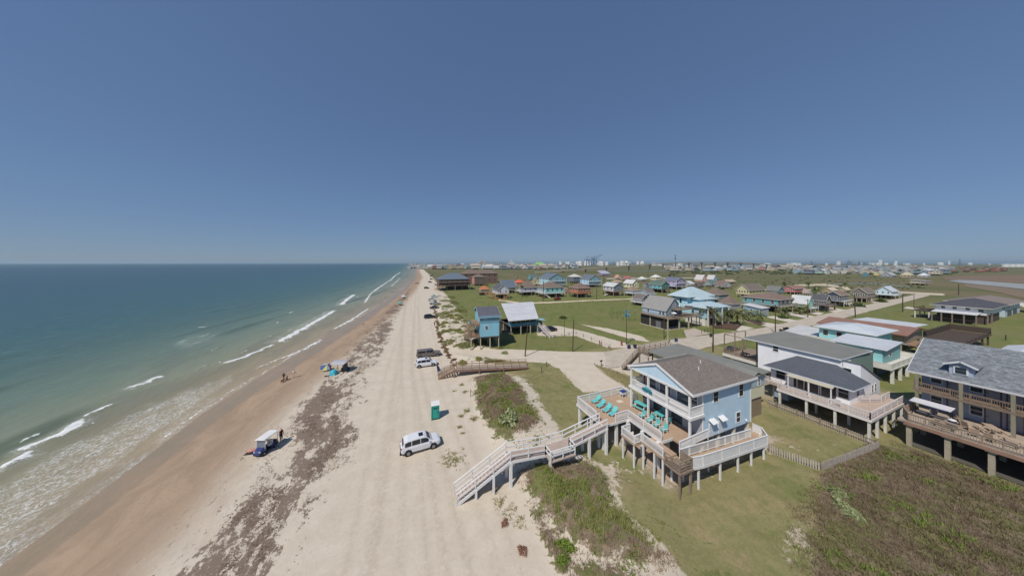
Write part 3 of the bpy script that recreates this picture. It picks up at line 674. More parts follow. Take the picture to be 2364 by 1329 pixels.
# decks
dk = part(h1, "deck", MB().slab([(22.3, 25.6, 3.2), (24.9, 25.6, 3.2), (26.4, 25.6, 3.2), (26.4, 20.9, 3.2), (28.0, 20.9, 3.2), (28.0, 19.4, 3.2), (31.12, 19.4, 3.2), (31.12, 27.95, 3.2), (30.6, 27.95, 3.2), (30.6, 31.0, 3.2), (22.3, 31.0, 3.2)], .26), [DECKTAN])
m = MB()
for a, b in (((22.27, 25.6), (22.27, 31.02)), ((22.27, 31.02), (30.6, 31.02)), ((22.3, 25.57), (26.4, 25.57)), ((26.37, 25.6), (26.37, 20.9)), ((26.4, 20.87), (28, 20.87))): m.bar((*a, 3.06), (*b, 3.06), .05, .3)
part(dk, "fascia", m, WHITE)
railing(h1, [(22.4, 27.0, 3.2), (22.4, 30.9, 3.2), (30.5, 30.9, 3.2), (30.5, 28.0, 3.2)], WHITE, 1.0, 'bal', .12, 2.0)
railing(h1, [(24.3, 25.7, 3.2), (26.35, 25.7, 3.2), (26.35, 20.95, 3.2)], WHITE, 1.0, 'bal', .12, 2.0)
posts(h1, [(22.6, 30.7), (22.6, 28.2), (22.6, 25.9), (24.6, 25.9), (26.1, 25.5), (26.1, 23.3), (26.1, 21.2), (30.3, 30.7), (26.4, 30.7)], 3.0, WHITE, .3)
posts(h1, [(x, y) for x in (29.2, 31.5, 34.4, 37.4, 40.2) for y in (19.9, 22.4, 25.0, 27.5)], 3.0, OFFW, .32)
box(h1, "cross_beam", 29.0, 40.3, 22.3, 22.5, 2.6, 2.95, NEWWOOD); box(h1, "cross_beam", 29.0, 40.3, 25.0, 25.2, 2.6, 2.95, NEWWOOD)
# small landing with steps to the yard, grey gate landing and long ramp
part(h1, "landing", MB().slab([(23.6, 22.1, 2.75), (24.9, 22.1, 2.75), (24.9, 24.1, 2.75), (23.6, 24.1, 2.75)], .2), DECKTAN)
part(h1, "landing", MB().slab([(24.5, 19.2, 2.95), (26.4, 19.2, 2.95), (26.4, 22.1, 2.95), (24.5, 22.1, 2.95)], .2), DECKTAN)
railing(h1, [(24.55, 19.35, 2.95), (24.55, 22.0, 2.95), (23.65, 22.15, 2.75), (23.65, 24.0, 2.75), (24.9, 24.0, 2.75)], WHITE, .95, 'bal', .12, 1.8)
posts(h1, [(24.6, 19.4), (24.6, 20.4), (24.6, 21.8), (23.75, 22.3), (23.75, 23.9), (25.9, 19.4)], 2.75, WHITE, .15)
stairs(h1, (25.7, 25.4, .15), (25.0, 24.2, 2.6), .9, 11, OFFW)
part(h1, "landing", MB().slab([(24.6, 17.5, 2.55), (26.5, 17.5, 2.55), (26.5, 19.2, 2.55), (24.6, 19.2, 2.55)], .2), GREYWOOD)
railing(h1, [(24.65, 19.2, 2.55), (24.65, 17.6, 2.55), (26.4, 17.6, 2.55)], GREYWOOD, 1.05, 'hz', post=1.0)
part(h1, "gate", MB().box(26.45, 26.51, 17.7, 18.9, 2.65, 3.55), GREYWOOD)
posts(h1, [(24.75, 17.7), (26.3, 17.7)], 2.5, GREYWOOD, .17)
RP = [(26.6, 17.75, 2.5), (28.0, 17.55, 2.46), (34.0, 17.5, 2.1), (39.4, 17.5, 1.75), (40.7, 18.6, 1.7)]
RPi = [(26.6, 19.0, 2.5), (28.0, 18.95, 2.46), (34.0, 18.9, 2.1), (38.9, 18.9, 1.75)]
rm = MB()
for k in range(3): rm.slab([RP[k], RP[k + 1], RPi[k + 1], RPi[k]], .16)
rm.slab([RP[3], RP[4], (40.7, 19.5, 1.7), RPi[3]], .16)
part(h1, "ramp", rm, DECKTAN)
railing(h1, RP + [(40.7, 19.5, 1.7)], WHITE, 1.0, 'solid', post=2.6); railing(h1, RPi, WHITE, 1.0, 'bal', .16, 2.6)
railing(h1, [(26.7, 19.1, 3.2), (31.7, 19.35, 3.2)], WHITE, 1.0, 'bal', .12, 2.4)
m = MB()
for k in range(4): m.bar(Vector(RP[k]) + Vector((0, -.05, -.1)), Vector(RP[k + 1]) + Vector((0, -.05, -.1)), .05, .3)
part(h1, "ramp_fascia", m, WHITE)
posts(h1, [(26.4, 17.75), (27.6, 17.75), (30.9, 17.65), (33.9, 17.6), (36.4, 17.6), (38.9, 17.6), (40.5, 18.7), (27.0, 18.95), (30.9, 18.85), (35.5, 18.85)], 2.0, WHITE, .16)
part(h1, "ramp_joist", MB().box(29.5, 29.7, 17.5, 18.9, 1.95, 2.15), NEWWOOD)

# boardwalk over the dune
bw = thing("boardwalk", "long white railed boardwalk with stairs from the sea deck to the beach", "boardwalk", (13, 25.7, 0))
yn, yf = 25.05, 26.45
prof = [(9.9, 2.7), (14.0, 2.25), (17.0, 2.25), (22.5, 3.18)]
dm = MB()
for (xa, za), (xb, zb) in zip(prof[:-1], prof[1:]): dm.slab([(xa, yn, za), (xb, yn, zb), (xb, yf, zb), (xa, yf, za)], .14)
dm.slab([(14.0, 23.9, 2.24), (17.0, 23.9, 2.24), (17.0, 25.04, 2.24), (14.0, 25.04, 2.24)], .14)
part(bw, "deck", dm, paint((176, 158, 146), .85, .12))
m = MB()
for (xa, za), (xb, zb) in zip(prof[:-1], prof[1:]):
    for yy in (yn - .03, yf + .03): m.bar((xa, yy, za - .1), (xb, yy, zb - .1), .05, .24)
part(bw, "fascia", m, WHITE)
def bwrail(pts):
    railing(bw, pts, WHITE, 1.05, 'two', post=1.8, ps=.1)
bwrail([(9.9, yf, 2.7), (14.0, yf, 2.25), (17.0, yf, 2.25), (22.4, yf, 3.18)])
bwrail([(9.9, yn, 2.7), (14.0, yn, 2.25)]); bwrail([(14.0, yn, 2.25), (14.0, 23.95, 2.25), (17.0, 23.95, 2.25), (17.0, yn, 2.25)]); bwrail([(17.0, yn, 2.25), (22.4, yn, 3.18)])
part(bw, "bench", MB().box(14.3, 16.7, 24.05, 24.4, 2.62, 2.68).box(14.4, 14.5, 24.1, 24.35, 2.25, 2.62).box(16.5, 16.6, 24.1, 24.35, 2.25, 2.62), OFFW)
for x_ in (9.95, 14.6, 16.9, 19.8, 22.3):
    for yy in (yn + .05, yf - .05): posts(bw, [(x_, yy)], float(np.interp(x_, [a for a, _ in prof], [b for _, b in prof])) - .1, WHITE, .27)
stairs(bw, (4.4, 25.75, .02), (9.9, 25.75, 2.62), 1.4, 15, paint((186, 170, 158), .85, .12), WHITE)
part(bw, "stair_skirt", MB().bar((4.5, 25.75, -.1), (9.9, 25.75, 2.4), 1.2, .05), paint((172, 150, 136), .85, .12))
railing(bw, [(4.4, yn, 0.1), (9.9, yn, 2.7)], WHITE, 1.0, 'two', post=1.9); railing(bw, [(4.4, yf, 0.1), (9.9, yf, 2.7)], WHITE, 1.0, 'two', post=1.9)
for x_, t_ in ((6.3, .95), (8.1, 1.8)): posts(bw, [(x_, yn), (x_, yf)], t_, WHITE, .2)

# older brown boardwalk to the beach beside the road end
b2 = thing("boardwalk", "weathered brown boardwalk with stairs beside the sandy road end", "boardwalk", (15, 54, 0))
Pn = [(8.9, 53.3, 1.35), (14.0, 52.9, 1.05), (19, 51.9, .85), (24.3, 51.5, .45)]; Pf = [(9.8, 55.5, 1.35), (14.6, 55.1, 1.05), (19.6, 54.1, .85), (25.0, 53.7, .45)]
dm = MB()
for k in range(3): dm.slab([Pn[k], Pn[k + 1], Pf[k + 1], Pf[k]], .16)
WALK = paint((168, 154, 138), .85, .16, 2)
part(b2, "deck", dm, WALK)
m = MB()
for k in range(3): m.bar(Vector(Pn[k]) - Vector((0, .04, .1)), Vector(Pn[k + 1]) - Vector((0, .04, .1)), .06, .3)
part(b2, "fascia", m, paint((150, 112, 96), .8, .15))
railing(b2, Pn, BROWNWOOD, .95, 'two', post=1.75, ps=.1); railing(b2, Pf, BROWNWOOD, .95, 'two', post=1.75, ps=.1)
posts(b2, [(p_[0], p_[1]) for p_ in Pn[:3]] + [(p_[0], p_[1]) for p_ in Pf[:3]], .9, BROWNWOOD, .22)
stairs(b2, (5.9, 54.6, 0.0), (9.2, 54.4, 1.3), 2.1, 8, paint((182, 164, 148), .85, .12), BROWNWOOD)
railing(b2, [(5.9, 53.5, .05), (8.95, 53.3, 1.3)], BROWNWOOD, 1.0, 'hz', post=1.5); railing(b2, [(6.1, 55.7, .05), (9.7, 55.5, 1.3)], BROWNWOOD, 1.0, 'hz', post=1.5)

# furniture on the sea deck
AQUA = paint((104, 188, 188), .5, .08); FRAMEW = paint((222, 214, 206), .5, .06)
def lounger():
    o = thing("sun_lounger", "", "sun lounger", (0, 0, 0), 0, "turquoise loungers on the sea deck")
    part(o, "seat", MB().box(-1.0, .25, -.32, .32, .32, .38), AQUA, False)
    part(o, "backrest", MB().raw([(.25, -.32, .34), (.25, .32, .34), (.25, .32, .40), (.25, -.32, .40), (.85, -.32, .88), (.85, .32, .88), (.80, .32, .94), (.80, -.32, .94)], [(0, 3, 2, 1), (4, 5, 6, 7), (0, 1, 5, 4), (1, 2, 6, 5), (2, 3, 7, 6), (3, 0, 4, 7)]), AQUA, False)
    part(o, "frame", MB().box(-1.02, .9, -.36, -.32, .26, .34).box(-1.02, .9, .32, .36, .26, .34), FRAMEW, False)
    for x_ in (-.9, .8):
        for y_ in (-.32, .32): part(o, "leg", MB().box(x_ - .04, x_ + .04, y_ - .04, y_ + .04, 0, .3), FRAMEW, False)
    for y_ in (-.36, .36): part(o, "armrest", MB().box(-.1, .45, y_ - .05, y_ + .05, .55, .59), AQUA, False)
    return o
lg = lounger(); lname = ["lounger farthest from the boardwalk, by the far deck rail", "second lounger from the far deck rail", "third lounger from the far deck rail", "lounger nearest the boardwalk on the sea deck"]
for i in range(4):
    o = lg if i == 0 else copy_tree(lg)
    px, py = ((1377, 923), (1388, 933), (1402, 943), (1416, 951))[i]; q = G(px, py, 3.5)
    o.location = (q[0], q[1], 3.2); o.scale = (.88, .88, .88); o.rotation_euler = (0, 0, R(8 + 3 * i)); o["label"] = "turquoise slatted " + lname[i]
def picnic(label, x_, y_, rz):
    o = thing("picnic_table", label, "picnic table", (x_, y_, 3.2), rz)
    for k in range(5): part(o, "plank", MB().box(-.85, .85, -.42 + k * .17, -.42 + k * .17 + .155, .72, .77), AQUA, False)
    for s_ in (-1, 1):
        part(o, "bench", MB().box(-.85, .85, s_ * .72 - .13, s_ * .72 + .13, .42, .46), AQUA, False)
        for x2 in (-.6, .6): part(o, "leg", MB().bar((x2, s_ * .62, 0), (x2, s_ * .2, .72), .07), FRAMEW, False)
    for x2 in (-.6, .6): part(o, "crossbar", MB().box(x2 - .04, x2 + .04, -.72, .72, .36, .42), FRAMEW, False)
    return o
picnic("turquoise picnic table against the porch wall near the far deck", 29.6, 26.6, R(-80)); 
rt = thing("dining_table", "turquoise square dining table on the porch between two columns", "table", (29.9, 23.9, 3.2), R(5))
for k in range(5): part(rt, "plank", MB().box(-.6, .6, -.6 + k * .24, -.6 + k * .24 + .225, .74, .79), AQUA, False)
for x_, y_ in ((-.5, -.5), (.5, -.5), (.5, .5), (-.5, .5)): part(rt, "leg", MB().box(x_ - .04, x_ + .04, y_ - .04, y_ + .04, 0, .74), FRAMEW, False)
def chair(label, x_, y_, rz, group):
    o = thing("deck_chair", label, "chair", (x_, y_, 3.2), rz, group)
    part(o, "seat", MB().box(-.26, .26, -.28, .26, .36, .41), AQUA, False); part(o, "backrest", MB().bar((0, .24, .4), (0, .42, 1.05), .5, .05), AQUA, False)
    for s_ in (-.28, .28):
        part(o, "armrest", MB().box(s_ - .05, s_ + .05, -.3, .25, .58, .62), FRAMEW, False)
        for y2 in (-.26, .22): part(o, "leg", MB().box(s_ - .03, s_ + .03, y2 - .03, y2 + .03, 0, .58), FRAMEW, False)
    return o
for lb, x_, y_, a in (("turquoise deck chair pushed up to the square dining table, wall side", 30.7, 24.4, -90), ("turquoise deck chair at the square dining table by the tall column", 29.9, 22.9, 180), ("turquoise deck chair at the square dining table, sea side", 29.0, 23.8, 80)): chair(lb, x_, y_, R(a), "chairs round the dining table")
for i, (px, py) in enumerate(((1482, 957), (1499, 968), (1515, 978), (1532, 989))):
    q = G(px, py, 3.2 + .5); chair("turquoise deck chair along the porch edge, %s from the far deck" % ("first", "second", "third", "fourth")[i], q[0], q[1], R(-100), "chairs along the porch edge")
cl = thing("cooler_stand", "blue and white cooler on a stand in the deck corner", "cooler", (29.8, 30.0, 3.2))
part(cl, "lid", MB().box(-.42, .42, -.3, .3, .82, .92), paint((44, 66, 132), .4, .05), False); part(cl, "body", MB().box(-.38, .38, -.27, .27, .45, .82), paint((206, 212, 224), .4, .05), False)
for x_, y_ in ((-.32, -.22), (.32, -.22), (.32, .22), (-.32, .22)): part(cl, "leg", MB().box(x_ - .03, x_ + .03, y_ - .03, y_ + .03, 0, .46), FRAMEW, False)
mtb = thing("mat", "small pale square mat lying on the deck near the cooler", "mat", (28.4, 29.2, 3.2)); part(mtb, "cloth", MB().box(-.4, .4, -.3, .3, .004, .03), paint((214, 196, 176), .8, .05), False); part(mtb, "binding", MB().box(-.43, .43, -.33, .33, .003, .022), paint((226, 214, 198), .8, .05), False)
sg = thing("house_sign", "teal fish shaped name board hung on the upper balcony rail", "sign", (28.84, 25.0, 6.25))
part(sg, "board", MB().raw([(-.03, a, b) for a, b in ((-.75, .1), (.6, .1), (.85, .3), (.6, .5), (-.75, .5))] + [(.02, a, b) for a, b in ((-.75, .1), (.6, .1), (.85, .3), (.6, .5), (-.75, .5))], [(0, 1, 2, 3, 4)[::-1], (5, 6, 7, 8, 9), (0, 1, 6, 5), (1, 2, 7, 6), (2, 3, 8, 7), (3, 4, 9, 8), (4, 0, 5, 9)]), paint((40, 120, 138), .5, .06), False)
part(sg, "crest", MB().box(-.05, -.03, -.3, .3, .5, .75), paint((88, 184, 190), .5, .06), False)
pk = thing("picture_board", "small framed picture board on the porch wall beside the picnic table", "picture", (31.06, 27.3, 4.0)); part(pk, "frame", MB().box(-.05, .04, -.35, .35, 0, 1.0), WHITE, False); part(pk, "picture", MB().box(-.06, -.05, -.27, .27, .08, .92), paint((132, 92, 84), .6, .4, 4), False)
wd = thing("driftwood_planks", "white painted plank scrap lying on the dune under the boardwalk", "plank", (18.7, 25.4, gz(18.7, 25.4))); part(wd, "plank", MB().box(-.35, .35, -.08, .08, .0, .05), WHITE, False); part(wd, "plank", MB().box(-.3, .3, .14, .28, .0, .05), WHITE, False)

# ------------------------------------------------------------------ annex behind the pale blue house
an = thing("flat_roofed_house", "cream house with low grey green roof right behind the pale blue house", "house", (47, 30, 0))
CREAM = siding((214, 208, 178)); GREYGR = paint((128, 128, 122), .9, .12, .5)
box(an, "wall", 43.6, 50.6, 22.8, 36.4, 2.9, 6.2, CREAM); box(an, "upper_shade_band", 43.55, 50.65, 22.74, 22.8, 4.6, 6.15, siding((168, 180, 188)))  # blue grey strip paints the shade on the upper side wall
box(an, "enclosure", 44.2, 50.2, 23.0, 30, 0, 2.9, siding((142, 124, 104), .2)); window(an, '-y', 22.74, 49.0, 4.75, .5, .8)
flatroof(an, [(43.0, 22.4, 6.25), (51.1, 22.4, 6.7), (51.1, 37.0, 6.7), (43.0, 37.0, 6.25)], .2, GREYGR, paint((150, 148, 140), .7, .1))
gable(an, 46.5, 49.3, 22.6, 26, 6.4, 7.0, 'y', .3, GREYGR, None, .1, name="small_gable")
box(an, "roof_deck", 43.2, 51.0, 37.1, 39.6, 5.05, 5.25, GREYWOOD)
railing(an, [(43.3, 37.2, 5.25), (43.3, 39.5, 5.25), (50.9, 39.5, 5.25), (50.9, 37.2, 5.25)], GREYWOOD, 1.1, 'hz', post=1.5)
railing(an, [(43.3, 37.15, 5.25), (50.9, 37.15, 5.25)], GREYWOOD, 1.1, 'hz', post=1.5)
posts(an, [(43.4, 39.4), (47, 39.4), (50.8, 39.4), (43.4, 37.3)], 4.8, GREYWOOD, .2)
stairs(an, (43.8, 43.8, 0), (43.8, 39.6, 5.1), 1.1, 18, GREYWOOD); railing(an, [(43.2, 43.8, 0), (43.2, 39.6, 5.15)], GREYWOOD, .95, 'two', post=2.5)
posts(an, [(44, 24), (44, 30), (44, 36), (50, 36), (50, 30)], 2.9, CONCP, .3)

# ------------------------------------------------------------------ white house with dark hip roof
WS = siding((240, 240, 243)); DKSH = shingle((92, 96, 104), .3, .22, 'YX')
h2 = thing("beach_house", "white stilt house with dark blue grey hip roof and long front deck", "house", (61, 21, 0))
box(h2, "wall", 58.0, 62.55, 16.6, 25.3, 3.0, 5.5, WS); box(h2, "recess_shade", 57.96, 58.0, 17.9, 22.4, 3.15, 5.2, paint((60, 58, 60), .6, .15))  # flat dark panel on the wall paints the shade of a porch recess
hip(h2, 57.2, 62.3, 16.3, 25.5, 5.5, 7.05, .35, DKSH, fascia=TRIM, ridge=((62.5, 19.2), (62.5, 23.7)))
part(h2, "porch_roof", MB().slab([(56.2, 17.7, 5.15), (57.9, 17.7, 5.55), (57.9, 22.6, 5.55), (56.2, 22.6, 5.15)], .09), paint((188, 178, 158), .7, .08))
for y in (17.85, 20.1, 22.4): posts(h2, [(56.3, y)], 5.05, WHITE, .12, 3.0, "column")
window(h2, '-x', 58.0, 24.0, 3.75, 1.1, 1.5); window(h2, '-x', 58.0, 17.2, 3.75, .95, 1.5); window(h2, '-y', 16.6, 60.4, 3.9, .8, 1.2)
for y, w_ in ((21.6, .7), (20.2, 1.1), (18.9, .9)): door(h2, '-x', 57.96, y, 3.15, w_, 1.95, glass((70, 74, 80), .15))
part(h2, "deck", MB().slab([(54.9, 14.0, 3.0), (66.5, 14.0, 3.0), (66.5, 16.6, 3.0), (57.98, 16.6, 3.0), (57.98, 25.0, 3.0), (57.98, 28.5, 3.0), (56.6, 28.5, 3.0), (56.6, 23.2, 3.0), (54.9, 23.2, 3.0)], .24), paint((184, 164, 150), .85, .1))
part(h2, "deck_fascia", MB().bar((54.87, 14.0, 2.85), (54.87, 23.2, 2.85), .05, .34).bar((54.9, 13.97, 2.85), (66.5, 13.97, 2.85), .05, .34), paint((224, 216, 212), .5, .08))
PKW = paint((214, 204, 200), .6, .1)
railing(h2, [(55.0, 23.1, 3.0), (55.0, 14.1, 3.0)], paint((222, 216, 214), .6, .08), .95, 'bal', .13, 1.8); railing(h2, [(55.0, 14.1, 3.0), (66.4, 14.1, 3.0)], PKW, .9, 'hz', post=2.2)
railing(h2, [(60.5, 16.5, 3.0), (63.5, 15.3, 3.0), (66.4, 15.3, 3.0)], PKW, .9, 'hz', post=1.8); railing(h2, [(56.7, 23.4, 3.0), (56.7, 28.4, 3.0)], PKW, .9, 'hz', post=1.8)
posts(h2, [(55.1, y) for y in (14.2, 17.1, 19.9, 22.9)] + [(57.6, 14.2), (60.3, 14.2), (63.2, 14.2), (66.2, 14.2), (58.3, 16.8), (58.3, 20), (58.3, 25), (64, 16.8), (64, 21), (64, 25), (56.8, 28.3)], 2.8, OFFW, .24)
stairs(h2, (54.6, 27.6, 0), (56.5, 27.6, 2.9), 1.0, 12, PKW)
box(h2, "storage_box", 57.5, 60.5, 22.9, 24.6, .6, 2.6, paint((150, 168, 184), .6, .1)); box(h2, "back_wall", 63.9, 64.1, 16.8, 25, 0, 2.9, siding((120, 118, 116)))
ac = thing("deck_chair", "white plastic chair on the white house's deck by its window", "chair", (56.2, 17.1, 3.0), R(90)); part(ac, "seat", MB().box(-.3, .3, -.3, .3, .36, .42), WHITE, False); part(ac, "backrest", MB().bar((0, .28, .4), (0, .4, 1.0), .55, .06), WHITE, False)
for s_ in (-.26, .26):
    for y2 in (-.26, .26): part(ac, "leg", MB().box(s_ - .03, s_ + .03, y2 - .03, y2 + .03, 0, .38), WHITE, False)

# taller white house right behind it
h3 = thing("flat_roofed_house", "tall white house with grey green low roof and open side porch", "house", (71, 26, 0))
GRNW = siding((128, 150, 142))
box(h3, "wall", 62.6, 74, 18.7, 29.2, 2.9, 8.0, WS); box(h3, "side_wall", 65.5, 73.9, 18.64, 18.7, 4.0, 7.9, GRNW)
part(h3, "side_wing", MB().raw([(62.6, 16.9, 1.9), (69.6, 16.9, 1.9), (69.6, 18.62, 1.9), (62.6, 18.62, 1.9), (62.6, 16.9, 7.95), (69.6, 16.9, 4.6), (69.6, 18.62, 4.6), (62.6, 18.62, 7.95)], [(0, 3, 2, 1), (4, 5, 6, 7), (0, 1, 5, 4), (1, 2, 6, 5), (2, 3, 7, 6), (3, 0, 4, 7)]), WS)
part(h3, "wing_roof", MB().slab([(62.4, 16.75, 8.14), (69.9, 16.75, 4.56), (69.9, 18.63, 4.56), (62.4, 18.63, 8.14)], .1), GREYGR)
for u in (66.6, 67.8): window(h3, '-y', 16.9, u, 3.1, .5, 1.1)
flatroof(h3, [(62.2, 18.66, 8.15), (72.2, 18.4, 8.3), (76.2, 31.0, 8.3), (62.2, 31.6, 8.15)], .16, GREYGR, paint((214, 216, 220), .6, .08))
window(h3, '-x', 62.6, 26.6, 6.9, .7, .85); window(h3, '-x', 62.6, 18.2, 5.75, .8, 1.15)
box(h3, "porch_floor", 65.0, 75, 29.2, 36.6, 2.7, 2.95, GREYWOOD); box(h3, "porch_fascia", 64.92, 65.0, 29.2, 36.6, 2.55, 3.2, OFFW)
railing(h3, [(65.1, 29.3, 2.95), (65.1, 36.5, 2.95), (73, 36.5, 2.95)], GREYWOOD, 1.0, 'hz', post=2.2)
posts(h3, [(65.2, 36.4), (69, 36.4), (73, 36.4), (65.2, 33.0), (65.2, 30.6)], 7.3, GREYWOOD, .16, -.2, "column"); part(h3, "pergola_beam", MB().bar((65.2, 31.7, 7.3), (65.2, 36.5, 7.3), .12).bar((65.2, 36.5, 7.3), (73, 36.5, 7.3), .12), GREYWOOD)
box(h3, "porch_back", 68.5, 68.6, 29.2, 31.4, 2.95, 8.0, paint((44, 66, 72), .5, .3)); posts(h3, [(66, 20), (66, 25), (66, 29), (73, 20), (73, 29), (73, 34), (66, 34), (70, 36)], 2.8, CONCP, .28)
box(h3, "green_panel", 66, 73, 36.62, 36.68, 1.4, 2.6, paint((104, 146, 122), .6, .1)); stairs(h3, (68, 39.6, 0), (68, 36.7, 2.7), 1.2, 11, GREYWOOD)
gd = thing("patio_table", "dark table on the tall white house's open side porch", "table", (67.3, 33.6, 2.95)); part(gd, "top", MB().box(-.6, .6, -.6, .6, .72, .77), BLACK, False)
for x_, y_ in ((-.5, -.5), (.5, -.5), (.5, .5), (-.5, .5)): part(gd, "leg", MB().box(x_ - .03, x_ + .03, y_ - .03, y_ + .03, 0, .72), BLACK, False)

# ------------------------------------------------------------------ aqua house with white metal roofs
aq = thing("beach_house", "aqua stilt house with three pale metal roofs and white deck", "house", (96, 27, 0))
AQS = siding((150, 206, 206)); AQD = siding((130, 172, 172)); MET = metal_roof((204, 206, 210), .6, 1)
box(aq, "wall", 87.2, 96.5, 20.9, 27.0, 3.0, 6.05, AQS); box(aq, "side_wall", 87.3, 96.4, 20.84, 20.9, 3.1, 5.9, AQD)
gable(aq, 86.9, 96.8, 20.5, 27.4, 6.02, 6.7, 'y', .3, MET, None, .1, r_off=3.2)
box(aq, "upper_wall", 96.5, 107.5, 24.4, 32.6, 3.0, 7.1, AQS); hip(aq, 96.0, 108, 24.0, 33.0, 7.1, 8.2, .4, metal_roof((206, 212, 216), .6, 0), fascia=OFFW)
for u in (31.5, 29.3, 26.6): window(aq, '-x', 96.5, u, 5.2 if u != 29.3 else 4.4, .8, 1.2 if u != 29.3 else 2.0, OFFW)
window(aq, '-x', 87.2, 22.6, 4.9, 1.5, .35, OFFW); window(aq, '-y', 20.84, 91, 4.2, 1.2, 1.1, OFFW)
flatroof(aq, [(91.5, 27.5, 4.3), (96.4, 27.5, 4.45), (96.4, 33.2, 4.45), (108, 33.2, 4.7), (108, 40.5, 4.7), (92.8, 38.8, 4.3)], .14, metal_roof((212, 210, 206), .6, 0), OFFW, "carport_roof")
railing(aq, [(92, 33.6, 4.4), (92, 27.6, 4.4)], OFFW, .8, 'solid', post=2.5)
box(aq, "deck", 84.6, 99.8, 19.2, 27.4, 2.75, 3.0, OFFW); railing(aq, [(84.7, 27.3, 3.0), (84.7, 19.3, 3.0), (99.7, 19.3, 3.0), (99.7, 22, 3.0)], OFFW, .9, 'solid', post=2.4)
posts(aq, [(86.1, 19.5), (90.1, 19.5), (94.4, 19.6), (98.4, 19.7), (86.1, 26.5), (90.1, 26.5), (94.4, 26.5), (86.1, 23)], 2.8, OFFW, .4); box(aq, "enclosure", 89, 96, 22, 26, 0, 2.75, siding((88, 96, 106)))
posts(aq, [(93, 38.4), (100, 39.3), (107.5, 40), (93, 33)], 4.2, OFFW, .2); stairs(aq, (82.4, 24.5, 0), (84.6, 24.5, 2.9), 1.1, 11, OFFW); railing(aq, [(82.4, 23.9, 0), (84.6, 23.9, 2.9)], OFFW, .9, 'two')

br = thing("beach_house", "beige house with wide rust brown roof beyond the aqua house", "house", (121, 31, 0))
BE = siding((196, 176, 146)); RBR = metal_roof((154, 116, 96), 1.2, 1)
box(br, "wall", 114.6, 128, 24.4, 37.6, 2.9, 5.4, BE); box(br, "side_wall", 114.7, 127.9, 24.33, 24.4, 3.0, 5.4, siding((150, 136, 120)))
gable(br, 114.0, 129.0, 24.0, 38.4, 5.3, 6.5, 'y', .5, RBR, BE, .14, paint((140, 100, 84), .6, .1)); window(br, '-x', 114.6, 27.0, 4.1, .9, .8, OFFW)
flatroof(br, [(128.6, 26, 5.3), (142, 26, 5.0), (142, 37, 5.0), (128.6, 37, 5.3)], .14, metal_roof((214, 214, 214), .6, 0), OFFW, "rear_roof")
posts(br, [(x, y) for x in (115, 121, 127.5) for y in (24.8, 31, 37.2)] + [(141, 27), (141, 36)], 3.0, CONCP, .3); railing(br, [(115, 22.4, 2.9), (122, 22.4, 2.9)], GREYWOOD, .9, 'two'); box(br, "side_deck", 114.8, 123, 22.2, 24.3, 2.7, 2.9, BROWNWOOD)
pf = thing("wooden_platform", "weathered empty wooden deck platform on posts in the grass", "platform", (140, 22, 0))
box(pf, "deck", 128, 152, 18.2, 24.3, 2.75, 2.95, DARKWOOD); railing(pf, [(128.2, 24.2, 2.95), (151.8, 24.2, 2.95), (151.8, 18.3, 2.95)], DARKWOOD, 1.9, 'solid', post=4); railing(pf, [(151.8, 18.3, 2.95), (128.2, 18.3, 2.95)], DARKWOOD, 1.0, 'two', post=4)
posts(pf, [(x, y) for x in (129, 137, 145, 151) for y in (18.6, 24)], 2.8, DARKWOOD, .3)

# ------------------------------------------------------------------ large grey house on the right
rh = thing("beach_house", "large grey blue two storey house with mottled shingle roof and dormers", "house", (69, 1, 0))
GB = siding((160, 172, 192)); SHG = shingle((124, 128, 133), .42, .50, 'YX'); YE = 13.0; YS = -14.0; MAR = paint((110, 76, 76), .6, .12); RW = paint((132, 114, 98), .85, .2, 2.0); RC = paint((140, 134, 116), .9, .16, .9); DOORM = paint((158, 160, 166), .5, .08)
box(rh, "wall", 66.6, 77.5, YS, YE - .3, 3.1, 8.6, GB)
zr_, ze_ = 11.9, 8.15; xr, xe, xb = 71.6, 64.6, 78.6
rr = part(rh, "roof", MB().slab([(xe, YE + .45, ze_), (xr, YE + .45, zr_), (xr, YS - .45, zr_), (xe, YS - .45, ze_)], .16).slab([(xr, YE + .45, zr_), (xb, YE + .45, ze_), (xb, YS - .45, ze_), (xr, YS - .45, zr_)], .16), SHG)
part(rr, "fascia", MB().bar((xe, YE + .5, ze_ - .12), (xe, YS - .5, ze_ - .12), .06, .24).bar((xe, YE + .47, ze_ - .1), (xr, YE + .47, zr_ - .1), .06, .24), paint((206, 204, 206), .5, .06))
